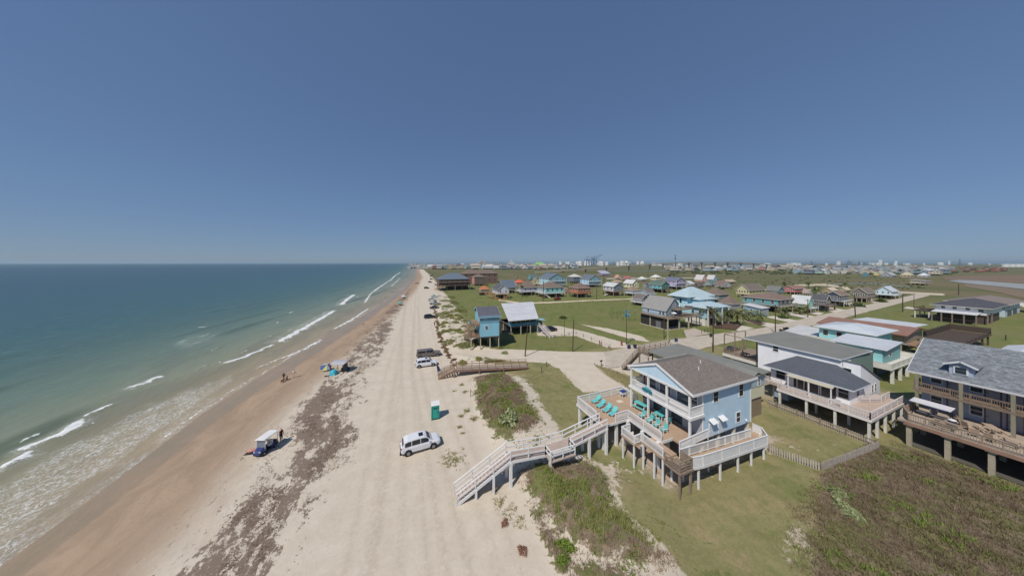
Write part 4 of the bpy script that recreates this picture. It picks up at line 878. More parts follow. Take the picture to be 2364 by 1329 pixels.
for yd in (9.75, 3.4, -3.0):
    d = part(rh, "dormer", MB().box(65.6, 69.6, yd - .8, yd + .8, 8.3, 9.95), siding((168, 180, 200)))
    part(d, "dormer_gable", MB().raw([(65.6, yd - .8, 9.95), (65.6, yd + .8, 9.95), (65.6, yd, 10.4), (69.6, yd - .8, 9.95), (69.6, yd + .8, 9.95), (69.6, yd, 10.4)], [(0, 2, 1), (3, 4, 5), (0, 3, 5, 2), (1, 2, 5, 4), (0, 1, 4, 3)]), siding((168, 180, 200)))
    part(d, "dormer_roof", MB().slab([(65.2, yd, 10.52), (65.2, yd - 1.15, 9.9), (70.2, yd - 1.15, 9.9), (70.2, yd, 10.52)], .1).slab([(65.2, yd + 1.15, 9.9), (65.2, yd, 10.52), (70.2, yd, 10.52), (70.2, yd + 1.15, 9.9)], .1), SHG)
    part(d, "dormer_trim", MB().bar((65.18, yd, 10.48), (65.18, yd - 1.17, 9.85), .05, .2).bar((65.18, yd, 10.48), (65.18, yd + 1.17, 9.85), .05, .2), TRIM)
    part(d, "window_frame", MB().box(65.52, 65.59, yd - .5, yd + .5, 8.8, 9.8), TRIM); part(d, "pane", MB().box(65.47, 65.52, yd - .36, yd + .36, 8.92, 9.3).box(65.47, 65.52, yd - .36, yd + .36, 9.36, 9.7), GLASSB)
box(rh, "gallery_floor", 64.1, 66.6, YS, YE - .1, 5.75, 6.0, RW); railing(rh, [(66.5, YE - .2, 6.0), (64.2, YE - .2, 6.0), (64.2, YS, 6.0)], RW, .95, 'bal', .15, 1.3)
for y in np.arange(YE - .4, YS, -3.05): posts(rh, [(64.25, float(y))], 8.0, RC, .26, 3.1, "column")
box(rh, "deck", 58.6, 66.6, YS - 1, YE - .1, 2.85, 3.1, paint((172, 158, 142), .85, .2)); railing(rh, [(66.4, YE - .15, 3.1), (60.6, YE - .15, 3.1), (58.7, YE - .9, 3.1), (58.7, YS, 3.1)], paint((150, 132, 116), .85, .2, 2.0), 1.0, 'bal', .17, 1.15)
box(rh, "deck_fascia", 58.5, 58.58, YS - 1, YE - .6, 2.65, 3.05, paint((150, 120, 104), .8, .14))
for y in (12.1, 9.55, 7.05, 4.55, 2.05, -.5, -3, -6, -9): posts(rh, [(58.95, y)], 2.85, CONCP, .38); posts(rh, [(64.2, y), (70, y), (76, y)], 3.0, CONCP, .4)
for y in (12.1, 9.55, 7.05, 4.55, 2.05): box(rh, "beam_cap", 58.55, 59.4, y - .35, y + .35, 2.55, 2.84, CONCP)
for zf, d_ in ((6.0, 1.95), (3.1, 2.1)):
    for y in (11.6, 8.9, 5.0, 1.7): window(rh, '-x', 66.6, y, zf + .8, .75, 1.05, TRIM, GLASSB)
    for y in (10.35, 7.9, 6.6, 3.4): door(rh, '-x', 66.6, y, zf + .02, .85, d_ - .1, DOORM, MAR)
sw = thing("swing_bench", "canopied white swing bench on the large grey house's deck", "swing bench", (62.6, 11.2, 3.1), R(-4)); part(sw, "canopy", MB().slab([(-.8, -1.45, 1.75), (.55, -1.45, 1.95), (.55, 1.45, 1.95), (-.8, 1.45, 1.75)], .07), paint((206, 202, 204), .6, .06), False); part(sw, "seat", MB().box(-.3, .35, -1.1, 1.1, .45, .52), paint((110, 108, 112), .7, .1), False); part(sw, "backrest", MB().bar((.35, 0, .5), (.5, 0, 1.1), 2.2, .05), paint((120, 118, 122), .7, .1), False)
for y_ in (-1.3, 1.3):
    for a_ in (-.6, .5): part(sw, "leg", MB().bar((a_, y_, 0), (a_ * .3, y_, 1.85), .06), BLACK, False)
def wood_table(label, x_, y_, rz, mat):
    o = thing("picnic_table", label, "picnic table", (x_, y_, 3.1), rz)
    for k in range(4): part(o, "plank", MB().box(-.85, .85, -.36 + k * .18, -.36 + k * .18 + .165, .72, .77), mat, False)
    for s_ in (-1, 1):
        part(o, "bench", MB().box(-.85, .85, s_ * .7 - .13, s_ * .7 + .13, .42, .46), mat, False)
        for x2 in (-.6, .6): part(o, "leg", MB().bar((x2, s_ * .6, 0), (x2, s_ * .18, .72), .07), mat, False)
    return o
TW = paint((184, 160, 138), .8, .14); wood_table("tan wooden picnic table on the grey house's deck, below the second column", 63.6, 7.6, R(30), TW); wood_table("tan wooden picnic table at the deck rail near the picture's edge", 61.2, 6.3, R(70), TW); wood_table("weathered wooden picnic table against the far corner of the grey house's deck rail", 60.4, 9.9, R(85), GREYWOOD)
def deckbench(label, x_, y_, rz):
    o = thing("deck_chair", label, "chair", (x_, y_, 3.1), rz); part(o, "seat", MB().box(-.3, .3, -.3, .3, .38, .43), TW, False); part(o, "backrest", MB().bar((0, .28, .4), (0, .46, 1.05), .55, .05), TW, False)
    for s_ in (-.27, .27):
        for y2 in (-.25, .25): part(o, "leg", MB().box(s_ - .03, s_ + .03, y2 - .03, y2 + .03, 0, .4), TW, False)
for i, (x_, y_, a) in enumerate(((62.2, 8.8, 60), (63.2, 9.2, 20), (60.5, 8.2, 100), (60.3, 7.3, 80))): deckbench("tan wooden armchair on the grey house's deck, %s from the swing bench" % ("second", "first", "third", "fourth")[i], x_, y_, R(a))
bn = thing("bin", "dark blue bin with a white lid beside the canopied swing bench", "bin", (61.9, 9.75, 3.1)); part(bn, "body", MB().lathe((0, 0, 0), [(.25, 0), (.3, .7)], 10), paint((40, 46, 74), .5, .05), False); part(bn, "lid", MB().lathe((0, 0, .7), [(.31, 0), (.28, .1), (.05, .16)], 10), WHITE, False)
ts = thing("teal_shed", "small teal house with white roof behind the large grey house", "house", (120, 12.5, 0)); box(ts, "wall", 110, 124, 9.0, 12.6, 0, 4.8, siding((120, 182, 182))); gable(ts, 109.6, 124.4, 8.8, 12.8, 4.8, 5.5, 'x', .4, metal_roof((214, 214, 216), .6, 0), siding((120, 182, 182)), .1); window(ts, '-x', 110, 11.2, 3.6, 1.0, .9)
# ------------------------------------------------------------------ bright blue tower house and white roofed pavilion
tw = thing("tower_house", "tall narrow bright blue stilt house with dark grey gable roof", "house", (18.1, 67.7, 0), R(-7)); BB = siding((134, 186, 204)); BB_SHADE = siding((110, 150, 168))
def lp(root, name, mb, mat): return part(root, name, mb, mat, False)
def with_local(root, fn):
    """build with helpers that expect world axes inside a rotated thing: parts are made around the root as origin"""
    loc = root.location.copy(); root.location = (0, 0, 0); fn(); root.location = loc
def _tw():
    box(tw, "wall", 0, 5.2, 0, 10.5, 3.4, 8.9, BB); box(tw, "upper_wall", -.03, 5.23, -.05, 0, 7.1, 8.85, BB_SHADE)  # darker blue strip at the top paints the eave's shadow on the wall
    gable(tw, 0, 5.2, 0, 10.5, 8.85, 10.6, 'x', .45, shingle((98, 98, 108), .4, .2, 'XY'), BB, .14, BB)
    window(tw, '-y', 0, 1.75, 5.3, .7, .95); window(tw, '-y', -.05, 1.4, 8.2, .75, .25); box(tw, "floor_beam", -.1, 5.3, -.1, 10.6, 3.2, 3.4, DARKWOOD)
    for z0_ in (3.25, 6.3):
        box(tw, "balcony", -2.6, 0, .3, 8, z0_, z0_ + .18, BROWNWOOD); railing(tw, [(-.1, .35, z0_ + .18), (-2.5, .35, z0_ + .18), (-2.5, 7.9, z0_ + .18)], BROWNWOOD, 1.0, 'hz', post=1.3)
    posts(tw, [(-2.4, .5), (-2.4, 4), (-2.4, 7.6)], 6.4, GREYWOOD, .2)
    posts(tw, [(x, y) for x in (.15, 2.7, 5.05) for y in (.15, 3.5, 7, 10.3)] + [(-2.3, .45)], 3.3, paint((176, 170, 146), .8, .1), .24)
    stairs(tw, (-2.9, 9.5, 0), (-2.9, 5.0, 3.3), 1.1, 13, BROWNWOOD); stairs(tw, (-3.2, 2.2, 3.4), (-3.2, 6.2, 6.3), 1.0, 12, BROWNWOOD)
    window(tw, '-x', 0, 2.2, 6.8, .8, 1.3); window(tw, '-x', 0, 5.0, 4.4, .8, 1.2); box(tw, "back_room", 5.3, 6.6, 3, 7, 3.3, 6.0, paint((160, 140, 110), .8, .3, 3)); box(tw, "walkway", 5.2, 9.4, 3, 6, 3.1, 3.3, DARKWOOD)
with_local(tw, _tw)
for i, q in enumerate(((16.4, 69.6), (16.0, 71.3))):
    o = thing("deck_chair", "turquoise chair on the tower house's upper balcony, %s" % ("nearer one", "farther one")[i], "chair", (*q, 6.48), R(60)); lp(o, "seat", MB().box(-.28, .28, -.28, .28, .38, .43), AQUA); lp(o, "backrest", MB().bar((0, .26, .4), (0, .4, 1.0), .55, .05), AQUA); lp(o, "frame", MB().box(-.28, -.22, -.26, .26, 0, .38).box(.22, .28, -.26, .26, 0, .38), AQUA)
pv = thing("pavilion_house", "blue stilt house with big white sloping metal roof behind the tower house", "house", (36, 80, 0)); TB = siding((82, 142, 166))
flatroof(pv, [(29.6, 76.4, 5.0), (40.0, 76.4, 5.0), (45.6, 91.6, 8.0), (32.8, 92.2, 8.0)], .18, metal_roof((206, 206, 208), 6.5, 1), WHITE)
box(pv, "wall", 30.9, 40.0, 77.4, 80, 2.75, 3.7, TB); posts(pv, [(30.9 + k * 1.62, 77.5) for k in range(6)], 5.2, paint((120, 150, 162), .6, .1), .18, 3.6, "mullion"); box(pv, "glazing", 31.0, 39.0, 77.6, 79.8, 3.7, 5.0, glass((46, 44, 48), .15))
part(pv, "end_wall", MB().raw([(39.3, 76.6, 2.5), (42.5, 86, 2.5), (42.5, 86, 6.6), (39.3, 76.6, 4.9), (39.2, 76.6, 2.5), (42.4, 86, 2.5), (42.4, 86, 6.6), (39.2, 76.6, 4.9)], [(0, 1, 2, 3), (7, 6, 5, 4), (0, 4, 5, 1), (1, 5, 6, 2), (2, 6, 7, 3), (3, 7, 4, 0)]), TB)
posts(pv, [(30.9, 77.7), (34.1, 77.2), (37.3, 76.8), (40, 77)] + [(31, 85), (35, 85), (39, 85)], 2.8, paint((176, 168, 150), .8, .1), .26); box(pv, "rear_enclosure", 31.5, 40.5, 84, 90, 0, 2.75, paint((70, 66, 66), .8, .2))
box(pv, "floor", 30.7, 40.1, 77.2, 89, 2.6, 2.75, DARKWOOD); stairs(pv, (41.6, 70.6, 0), (40.6, 76.2, 2.7), 1.3, 12, PKW); part(pv, "stair_roof", MB().slab([(39.6, 75.2, 4.7), (42.2, 75.6, 4.4), (42.6, 78.4, 4.4), (40, 78, 4.7)], .1), paint((150, 190, 196), .6, .08)); railing(pv, [(41.0, 70.6, 0), (40.0, 76.2, 2.7)], PKW, .9, 'two'); railing(pv, [(42.3, 70.6, 0), (41.3, 76.2, 2.7)], PKW, .9, 'two')
# ------------------------------------------------------------------ grey gabled house on a wooden deck
af = thing("gabled_house", "small grey steep gabled house on a wraparound wooden deck, dark screens below", "house", (88, 69, 0)); GLB = siding((170, 196, 214)); GD = siding((126, 140, 150))
box(af, "wall", 84.4, 92.6, 65.4, 75.2, 4.2, 6.5, GLB); gable(af, 84.4, 92.6, 65.4, 75.2, 6.5, 10.6, 'y', .28, shingle((150, 148, 144), .5, .12, 'YX'), GD, .16, paint((176, 176, 176), .6, .06)); box(af, "front_wall", 84.5, 92.5, 65.34, 65.4, 4.3, 6.3, GD)
box(af, "deck", 82.2, 98.5, 62.2, 75, 3.95, 4.2, GREYWOOD); railing(af, [(82.3, 74.9, 4.2), (82.3, 62.3, 4.2), (98.4, 62.3, 4.2), (98.4, 66, 4.2)], GREYWOOD, .95, 'bal', .35, 2.0); box(af, "upper_balcony", 87, 94.5, 62.6, 65.3, 6.6, 6.8, GREYWOOD); railing(af, [(87.1, 65.2, 6.8), (87.1, 62.7, 6.8), (94.4, 62.7, 6.8), (94.4, 65.2, 6.8)], GREYWOOD, .9, 'bal', .35, 2.0)
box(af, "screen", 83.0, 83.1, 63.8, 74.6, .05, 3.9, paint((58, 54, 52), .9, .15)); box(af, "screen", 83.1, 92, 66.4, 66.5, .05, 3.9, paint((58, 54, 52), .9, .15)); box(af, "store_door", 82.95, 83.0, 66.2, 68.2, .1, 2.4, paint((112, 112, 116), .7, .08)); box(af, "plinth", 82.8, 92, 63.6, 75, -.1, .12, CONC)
posts(af, [(83.0, 63.6), (87.6, 62.8), (92.4, 62.8), (83, 70.5)], 4.0, paint((170, 164, 146), .8, .1), .36); posts(af, [(96.5, 62.8), (98.2, 62.8), (98.2, 65.8), (94.2, 63)], 4.0, DARKWOOD, .16)
for u, z in ((72.6, 4.8), (67.6, 4.7), (66.4, 4.7)): window(af, '-x', 84.4, u, z, .75, 1.0)
window(af, '-y', 65.34, 86.4, 4.7, .8, 1.1); door(af, '-y', 65.34, 89.2, 4.25, 1.8, 1.9, glass((74, 84, 92), .1)); window(af, '-y', 65.4, 88.6, 7.2, 1.3, 1.3)
um = thing("patio_umbrella", "folded white umbrella on the grey gabled house's upper balcony", "umbrella", (89.4, 64, 6.8)); lp(um, "pole", MB().tube((0, 0, 0), (0, 0, 2.4), .03), WHITE); lp(um, "canopy", MB().lathe((0, 0, .9), [(.3, 0), (.22, .7), (.05, 1.45)], 8), WHITE)
um2 = thing("patio_umbrella", "open white umbrella on the grey gabled house's lower deck", "umbrella", (85.6, 63.2, 4.2)); lp(um2, "pole", MB().tube((0, 0, 0), (0, 0, 1.9), .03), WHITE); lp(um2, "canopy", MB().lathe((0, 0, 1.5), [(.9, 0), (.5, .25), (.04, .45)], 10), WHITE)
# ------------------------------------------------------------------ large light blue house with metal hip roofs
lb = thing("beach_house", "large light blue house with pale blue metal hip roofs and white garage base", "house", (110, 74, 0)); LB = siding((176, 218, 230)); LBR = metal_roof((184, 202, 207), .7, 1)
box(lb, "wall", 106.0, 121, 72.6, 79.6, 2.9, 9.3, LB); hip(lb, 106.0, 121, 72.6, 79.6, 9.25, 12.9, 1.1, LBR, fascia=TRIM, ridge=((112.2, 76.1), (114.6, 76.1))); box(lb, "base", 106.2, 120.8, 70.2, 79.4, 0, 2.9, paint((228, 222, 212), .7, .08)); box(lb, "wing_base", 101.2, 113.4, 62.8, 70.1, 0, 2.9, paint((228, 222, 212), .7, .08))
box(lb, "middle_wall", 108.5, 118, 69.4, 72.6, 6.0, 8.5, siding((170, 212, 224))); hip(lb, 108.5, 118, 69.4, 72.6, 8.5, 9.2, .6, LBR, fascia=TRIM, name="middle_roof"); box(lb, "wing_wall", 101.0, 113.6, 62.5, 70.2, 2.9, 6.7, LB); hip(lb, 101.0, 113.8, 62.5, 70.2, 6.65, 8.2, .8, LBR, fascia=TRIM, name="wing_roof")
for y, z in ((78.3, 6.9), (75.4, 6.6)): window(lb, '-x', 106, y, z, .7, 1.7, glass((46, 58, 66), .12))
window(lb, '-x', 106, 76.6, 3.6, .8, 1.6); window(lb, '-y', 69.4, 112, 7.2, .9, .9); window(lb, '-y', 69.4, 114.4, 7.2, .9, .9)
for y in (67.0, 64.4): window(lb, '-x', 101, y, 4.0, .8, 1.3)
box(lb, "garage_shade_panel", 102.4, 106.6, 62.7, 62.8, .1, 2.5, paint((66, 64, 62), .9, .1)); box(lb, "garage_shade_panel", 107.6, 112.5, 62.7, 62.8, .1, 2.5, paint((60, 58, 56), .9, .1))  # solid dark panels paint the unlit inside of the garages
for x in (101.3, 105.4, 109.5, 113.4): posts(lb, [(x, 61.8)], 6.5, OFFW, .35, 0, "column")
for x in (103.4, 107.4, 111.4): window(lb, '-y', 62.5, x, 3.6, 1.6, 1.8)
# ------------------------------------------------------------------ dark roofed white house in the field and its neighbour
dr = thing("beach_house", "white house with dark hip roof above a brown lower storey in the field", "house", (212, 31, 0)); box(dr, "wall", 200, 224, 24.8, 35.2, 3.4, 6.3, paint((222, 222, 226), .5, .08)); hip(dr, 199.4, 226, 24.2, 35.6, 6.2, 8.4, .6, shingle((84, 84, 90), .8, .15, 'YX'), fascia=OFFW)
flatroof(dr, [(194, 25.8, 3.9), (200, 25.8, 4.3), (200, 35, 4.3), (194, 35, 3.9)], .12, metal_roof((222, 222, 224), .6, 0), OFFW, "lean_to_roof"); box(dr, "lower_wall", 200.5, 223, 25.2, 34.8, 0, 3.4, paint((86, 74, 70), .8, .2))
for y in (33.4, 31, 28.4): window(dr, '-x', 200, y, 4.9, .8, .9)
window(dr, '-x', 200, 25.9, 4.6, 1.0, .9); posts(dr, [(194.3, y) for y in (26, 28.3, 30.6, 32.8, 34.8)] + [(199.6, 24.6), (206, 24.6)], 3.9, paint((132, 116, 104), .8, .12), .3); box(dr, "side_deck", 200, 214, 35.3, 40, 2.9, 3.1, DARKWOOD); railing(dr, [(200.1, 35.4, 3.1), (200.1, 39.9, 3.1), (213, 39.9, 3.1)], DARKWOOD, 1.1, 'bal', .5, 2); posts(dr, [(200.2, 36.5), (200.2, 39.7), (206, 39.7), (212, 39.7)], 3.0, OFFW, .3)
railing(dr, [(194.2, 35, .1), (194.2, 26, .1)], DARKWOOD, 1.6, 'bal', .5, 2.2)
ng = thing("beach_house", "grey roofed pale blue house with garages behind the dark roofed house", "house", (262, 31, 0)); box(ng, "wall", 236, 266, 25.5, 38, 0, 5.4, paint((186, 200, 206), .6, .08)); hip(ng, 235, 267, 24.8, 38.6, 5.4, 7.6, .6, shingle((134, 122, 116), .8, .12, 'YX'), fascia=OFFW)
for x in (244, 255): box(ng, "garage_door", x - 4, x + 4, 25.42, 25.5, .1, 2.4, paint((92, 96, 98), .8, .1)); window(ng, '-y', 25.5, x, 3.6, 2.0, 1.2)
for y in (28.5, 33.5): box(ng, "garage_door", 235.9, 236, y - 1.8, y + 1.8, .1, 2.4, paint((92, 96, 98), .8, .1))
window(ng, '-x', 236, 27.6, 3.5, 1.0, 1.2); railing(ng, [(264, 23.5, 2.8), (276, 23.5, 2.8), (276, 32, 2.8)], OFFW, 1.0, 'solid', post=4); box(ng, "balcony", 266.2, 276, 23.5, 34, 2.6, 2.8, OFFW); posts(ng, [(275, 24.5), (275, 33)], 2.7, OFFW, .4)

# ------------------------------------------------------------------ row houses in the middle distance, fitted to where they stand
def fit(pl, pr, pb, ratio):
    """ground rectangle (grid aligned) whose picture spans pl..pr with its nearest corner at pb; ratio = X size / Y size"""
    s = 10.0; cx, cy = G((pl + pr) / 2, pb)
    cy += 4
    for _ in range(60):
        hx, hy = s * ratio ** .5 / 2, s / ratio ** .5 / 2
        q = [PX(cx + a * hx, cy + b * hy) for a in (-1, 1) for b in (-1, 1)]
        l_, r_, b_ = min(v[0] for v in q), max(v[0] for v in q), max(v[1] for v in q)
        s *= 1 + .6 * ((pr - pl) / (r_ - l_) - 1)
        tx, ty = G((pl + pr) / 2, pb); mx, my = G((l_ + r_) / 2, b_)
        cx += .7 * (tx - mx); cy += .7 * (ty - my)
    hx, hy = s * ratio ** .5 / 2, s / ratio ** .5 / 2
    return cx, cy, hx, hy
def hgt(x, y, py): return CAM_H - (py - HY) * PX(x, y)[2] / FPX
def house(label, pl, pr, pb, pe, pt, wall, roof, kind='hip', ratio=1.1, stilt=2.7, side=None, trim=OFFW, deck=None, metal=False, two=False, win=3, name="stilt_house", over=.5, postm=None, under=None):
    cx, cy, hx, hy = fit(pl, pr, pb, ratio); g = min(hx, hy); over = min(over, g * .12); hx -= over; hy -= over
    nx, ny = cx - hx, cy - hy
    ze_ = max(2.4, hgt(nx, ny, pe)); zr_ = max(ze_ + .6, hgt(cx, cy, pt)); zr_ = min(zr_, ze_ + min(hx, hy) * 1.3)
    stilt = min(stilt, ze_ * .52)
    o = thing(name, label, "house", (cx, cy, 0), 0, "stilt houses beyond the empty lots")
    ws = paint(wall, .6, .08, .4); rs = metal_roof(roof, .9, 1 if kind != 'gx' else 0) if metal else shingle(roof, .8, .14, 'YX'); sd = paint(side, .6, .08, .4) if side else ws
    x0, x1, y0, y1 = cx - hx, cx + hx, cy - hy, cy + hy
    box(o, "wall", x0, x1, y0, y1, stilt, ze_, ws)
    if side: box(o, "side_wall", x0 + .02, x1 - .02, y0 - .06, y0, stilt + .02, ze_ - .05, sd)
    if stilt > .5:
        box(o, "floor_beam", x0 - .1, x1 + .1, y0 - .1, y1 + .1, stilt - .3, stilt, postm or GREYWOOD)
        n_ = 4; ps = [(x0 + .2 + (x1 - x0 - .4) * i / n_, y0 + .2) for i in range(n_ + 1)] + [(x0 + .2, y0 + .2 + (y1 - y0 - .4) * i / 3) for i in range(1, 4)]
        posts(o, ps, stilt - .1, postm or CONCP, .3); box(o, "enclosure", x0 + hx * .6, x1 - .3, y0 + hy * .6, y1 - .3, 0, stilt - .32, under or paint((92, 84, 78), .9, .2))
    if kind == 'hip': hip(o, x0, x1, y0, y1, ze_, zr_, over, rs, fascia=trim)
    elif kind == 'gy': gable(o, x0, x1, y0, y1, ze_, zr_, 'y', over, rs, sd, .14, trim)
    elif kind == 'gx': gable(o, x0, x1, y0, y1, ze_, zr_, 'x', over, rs, ws, .14, trim)
    elif kind == 'flat': flatroof(o, [(x0 - over, y0 - over, ze_ + .1), (x1 + over, y0 - over, ze_ + .2), (x1 + over, y1 + over, zr_), (x0 - over, y1 + over, zr_ - .1)], .18, rs, trim)
    flo = [(stilt, ze_)] if not two else [(stilt, (stilt + ze_) / 2), ((stilt + ze_) / 2, ze_)]
    for a, b in flo:
        for i in range(win):
            window(o, '-x', x0, y0 + (y1 - y0) * (i + .6) / win, a + (b - a) * .35, min(1.0, hy * .18), (b - a) * .42, trim)
            window(o, '-y', y0 - (.06 if side else 0), x0 + (x1 - x0) * (i + .5) / win, a + (b - a) * .35, min(1.1, hx * .18), (b - a) * .42, trim)
    if deck:
        dm_ = paint(deck, .8, .14, 1.5); dd = 2.0
        box(o, "deck", x0 - dd, x1, y0 - dd, y0 - .12, stilt - .15, stilt + .05, dm_); box(o, "deck", x0 - dd, x0 - .12, y0 - .1, y1, stilt - .15, stilt + .05, dm_)
        railing(o, [(x0 - dd + .1, y1, stilt + .05), (x0 - dd + .1, y0 - dd + .1, stilt + .05), (x1, y0 - dd + .1, stilt + .05)], dm_, 1.0, 'bal', .5, 2.5)
        posts(o, [(x0 - dd + .2, y0 - dd + .2), (x0 - dd + .2, y1 - .2), (x1 - .2, y0 - dd + .2), (cx, y0 - dd + .2)], stilt - .1, postm or CONCP, .26)
        if two: box(o, "balcony", x0 - dd, x1, y0 - dd, y0 - .12, (stilt + ze_) / 2 - .1, (stilt + ze_) / 2 + .1, dm_); railing(o, [(x0 - dd + .1, y0 - dd + .1, (stilt + ze_) / 2 + .1), (x1, y0 - dd + .1, (stilt + ze_) / 2 + .1)], dm_, 1.0, 'bal', .5, 2.5); posts(o, [(x0 - dd + .2, y0 - dd + .2), (x1 - .2, y0 - dd + .2)], ze_, dm_, .24, stilt, "column")
    return o
BRN = (124, 110, 100); GRY = (128, 128, 130); BGR = (104, 116, 130); WMET = (206, 206, 206)
big = house("dark open beach bar on posts with blue grey hip roof at the dune", 1007, 1086, 671, 645, 630, (110, 98, 92), BGR, 'hip', 1.4, 4.0, trim=BROWNWOOD, deck=(128, 110, 98), two=True, win=6)
lod = house("long brown roofed lodge with dark red walls behind the beach bar", 1063, 1150, 655, 632, 622, (128, 104, 96), BRN, 'hip', 2.6, 1.0, trim=BROWNWOOD, two=True, win=6)
house("narrow pink and brown tower building beside the long lodge", 1088, 1121, 660, 639, 632, (214, 136, 132), BRN, 'hip', 1.0, 2.0, side=(112, 98, 88), two=True, win=3)
house("salmon building with wide windows at the lodge's far end", 1121, 1150, 653, 644, 635.5, (196, 132, 112), (188, 130, 112), 'flat', 1.4, 1.5, win=5)
wg = house("white gabled house with wooden stairs facing the grass field", 1134, 1177, 690, 668, 655, (206, 212, 220), (92, 94, 100), 'gy', .7, 3.0, deck=(166, 134, 98), win=2)
house("orange roofed low house left of the white gabled house", 1105, 1130, 681, 668, 659, (158, 152, 146), (186, 118, 82), 'hip', 1.2, 2.0, deck=(150, 122, 92))
house("blue grey roofed house right behind the white gabled house", 1150, 1192, 678, 662, 646, (150, 152, 150), BGR, 'gx', 1.2, 2.4)
house("tiny teal house with green grey roof at the marsh edge", 1217, 1244, 647, 640, 632.5, (96, 168, 168), (98, 112, 108), 'gx', 1.2, 1.5, win=2)
house("low house with orange red roof among the brown roofs", 1186, 1211, 664, 652, 645, (180, 150, 130), (214, 104, 78), 'hip', 1.2, 1.6, win=2)
house("pale house with broad brown hip roof and white deck posts", 1194, 1243, 682, 664, 648.5, (172, 176, 196), BRN, 'hip', 1.2, 2.6, deck=(206, 200, 196))
o = house("aqua stilt house with brown hip roof and white side stairs", 1238, 1304, 687, 664, 650, (176, 196, 206), BRN, 'hip', 1.2, 2.8, side=(128, 192, 192), deck=(206, 202, 198), win=4)
_q0 = G(1256, 677, 2.9); _q1 = G(1271, 688); stairs(o, (*_q1, 0), (*_q0, 2.9), 1.2, 12, OFFW)
house("orange stilt house with brown hip roof and wraparound brown deck", 1313, 1366, 687, 665, 653, (206, 132, 96), (128, 108, 98), 'hip', 1.1, 2.8, side=(190, 122, 90), deck=(140, 108, 88), win=5)
house("light blue two storey house with blue grey gable and white balcony", 1243, 1307, 664, 642, 630, (176, 208, 218), BGR, 'gy', 1.0, 2.6, side=(132, 164, 172), deck=(204, 212, 216), two=True)
house("dark house under a white pyramid roof between two blue houses", 1309, 1344, 654, 639, 632, (110, 122, 136), (210, 206, 198), 'hip', 1.0, 2.0, metal=True, win=2)
house("sky blue two storey house with dark blue gable roof", 1338, 1388, 663, 643.5, 634, (180, 208, 232), BGR, 'gy', 1.0, 2.6, side=(132, 168, 178), deck=(206, 214, 218), two=True)
house("half built lavender house with many bare posts on a white base", 1378, 1410, 637, 632, 624.5, (150, 146, 176), (170, 168, 186), 'flat', 1.5, 1.2, win=6)
house("white stilt house with pale metal gable roof over a brick base", 1390, 1440, 683, 661, 652, (206, 212, 220), WMET, 'gy', .8, 3.0, side=(122, 134, 142), metal=True, deck=(150, 124, 104), under=paint((166, 96, 78), .8, .14))
house("cream house with white roof behind the metal gabled stilt house", 1438, 1477, 672, 654, 645, (218, 212, 178), (214, 212, 208), 'gy', .8, 2.6, metal=True)
house("pale blue house with brown roof and many deck posts", 1441, 1480, 683, 671, 660, (170, 192, 206), (146, 128, 112), 'hip', 1.1, 2.6, deck=(204, 204, 204))
house("dark grey house with white framed windows and white railed deck", 1458, 1501, 706, 690, 678, (104, 108, 112), (118, 110, 104), 'gy', .9, 2.0, trim=WHITE, deck=(216, 216, 216))
house("teal stilt house with green roof next to the lavender house", 1497, 1548, 676, 657, 648, (120, 194, 204), (96, 116, 108), 'gy', .8, 2.8, side=(72, 122, 112), deck=(118, 106, 98))
house("lavender two storey house with blue grey roof and white balconies", 1530, 1584, 668, 648, 639.5, (184, 176, 210), (112, 116, 136), 'gy', 1.0, 2.6, side=(150, 148, 170), deck=(208, 206, 214), two=True)
house("cream house with arched white roof at the marsh edge", 1500, 1528, 650, 640, 633.5, (210, 204, 172), (214, 212, 206), 'hip', 1.1, 1.8, win=2)
house("peach gabled house with steep white roof at the marsh edge", 1602, 1633, 654, 645, 632.5, (220, 178, 160), (206, 200, 196), 'gy', 1.0, 1.8, metal=True, win=2)
house("sky blue gabled house with steep white roof at the marsh edge", 1630, 1657, 652, 644, 632.5, (140, 190, 212), (206, 202, 200), 'gy', 1.0, 1.8, metal=True, win=2)
house("dark brown low house before the peach gabled house", 1600, 1626, 668, 658, 651, (98, 92, 90), (96, 88, 84), 'gx', 1.0, 2.0, win=2)
house("grey green house with teal roof below the blue gabled house", 1624, 1656, 663, 655, 646.5, (150, 176, 176), (104, 120, 116), 'gx', 1.1, 2.0)
house("white house with tilted brown roof near the yellow gable", 1648, 1690, 668, 657, 648, (196, 198, 200), (126, 110, 104), 'gy', 1.0, 2.2)
house("slate walled house with broad brown hip roof behind the light blue house", 1620, 1686, 704, 680, 662, (132, 142, 150), BRN, 'hip', 1.0, 2.8)
house("slate walled house with brown hip roof beside the light blue house", 1654, 1712, 733, 702, 682, (138, 146, 152), BRN, 'hip', 1.0, 3.0, deck=(168, 164, 158))
house("yellow gabled house with long grey brown roof", 1696, 1768, 688, 669, 654, (206, 196, 158), (122, 112, 104), 'gx', 2.2, 2.2, side=(200, 188, 140), win=5)
house("blue gabled house with grey roof beside the yellow gable", 1766, 1812, 683, 670, 659.5, (140, 152, 160), (122, 120, 118), 'gy', 1.2, 2.0, side=(96, 134, 150), win=3)
house("long coral pink building with brown roof near the palms", 1803, 1862, 680, 666, 659, (214, 126, 130), (146, 112, 102), 'gx', 2.0, 1.8, win=6)
tl = house("teal house with wide brown hip roof and corner porch shade painted on one side", 1710, 1842, 722, 692, 673.5, (110, 168, 178), (130, 112, 102), 'hip', 1.1, 3.0, side=(84, 92, 94), deck=(162, 152, 142), win=4)  # dark side colour stands in for the shade of the corner porch
an2 = house("pale blue annex with white lean-to roof below the teal house", 1712, 1778, 733, 712, 703, (150, 182, 208), (210, 210, 210), 'flat', .9, .4, side=(136, 158, 178), metal=True, win=3)
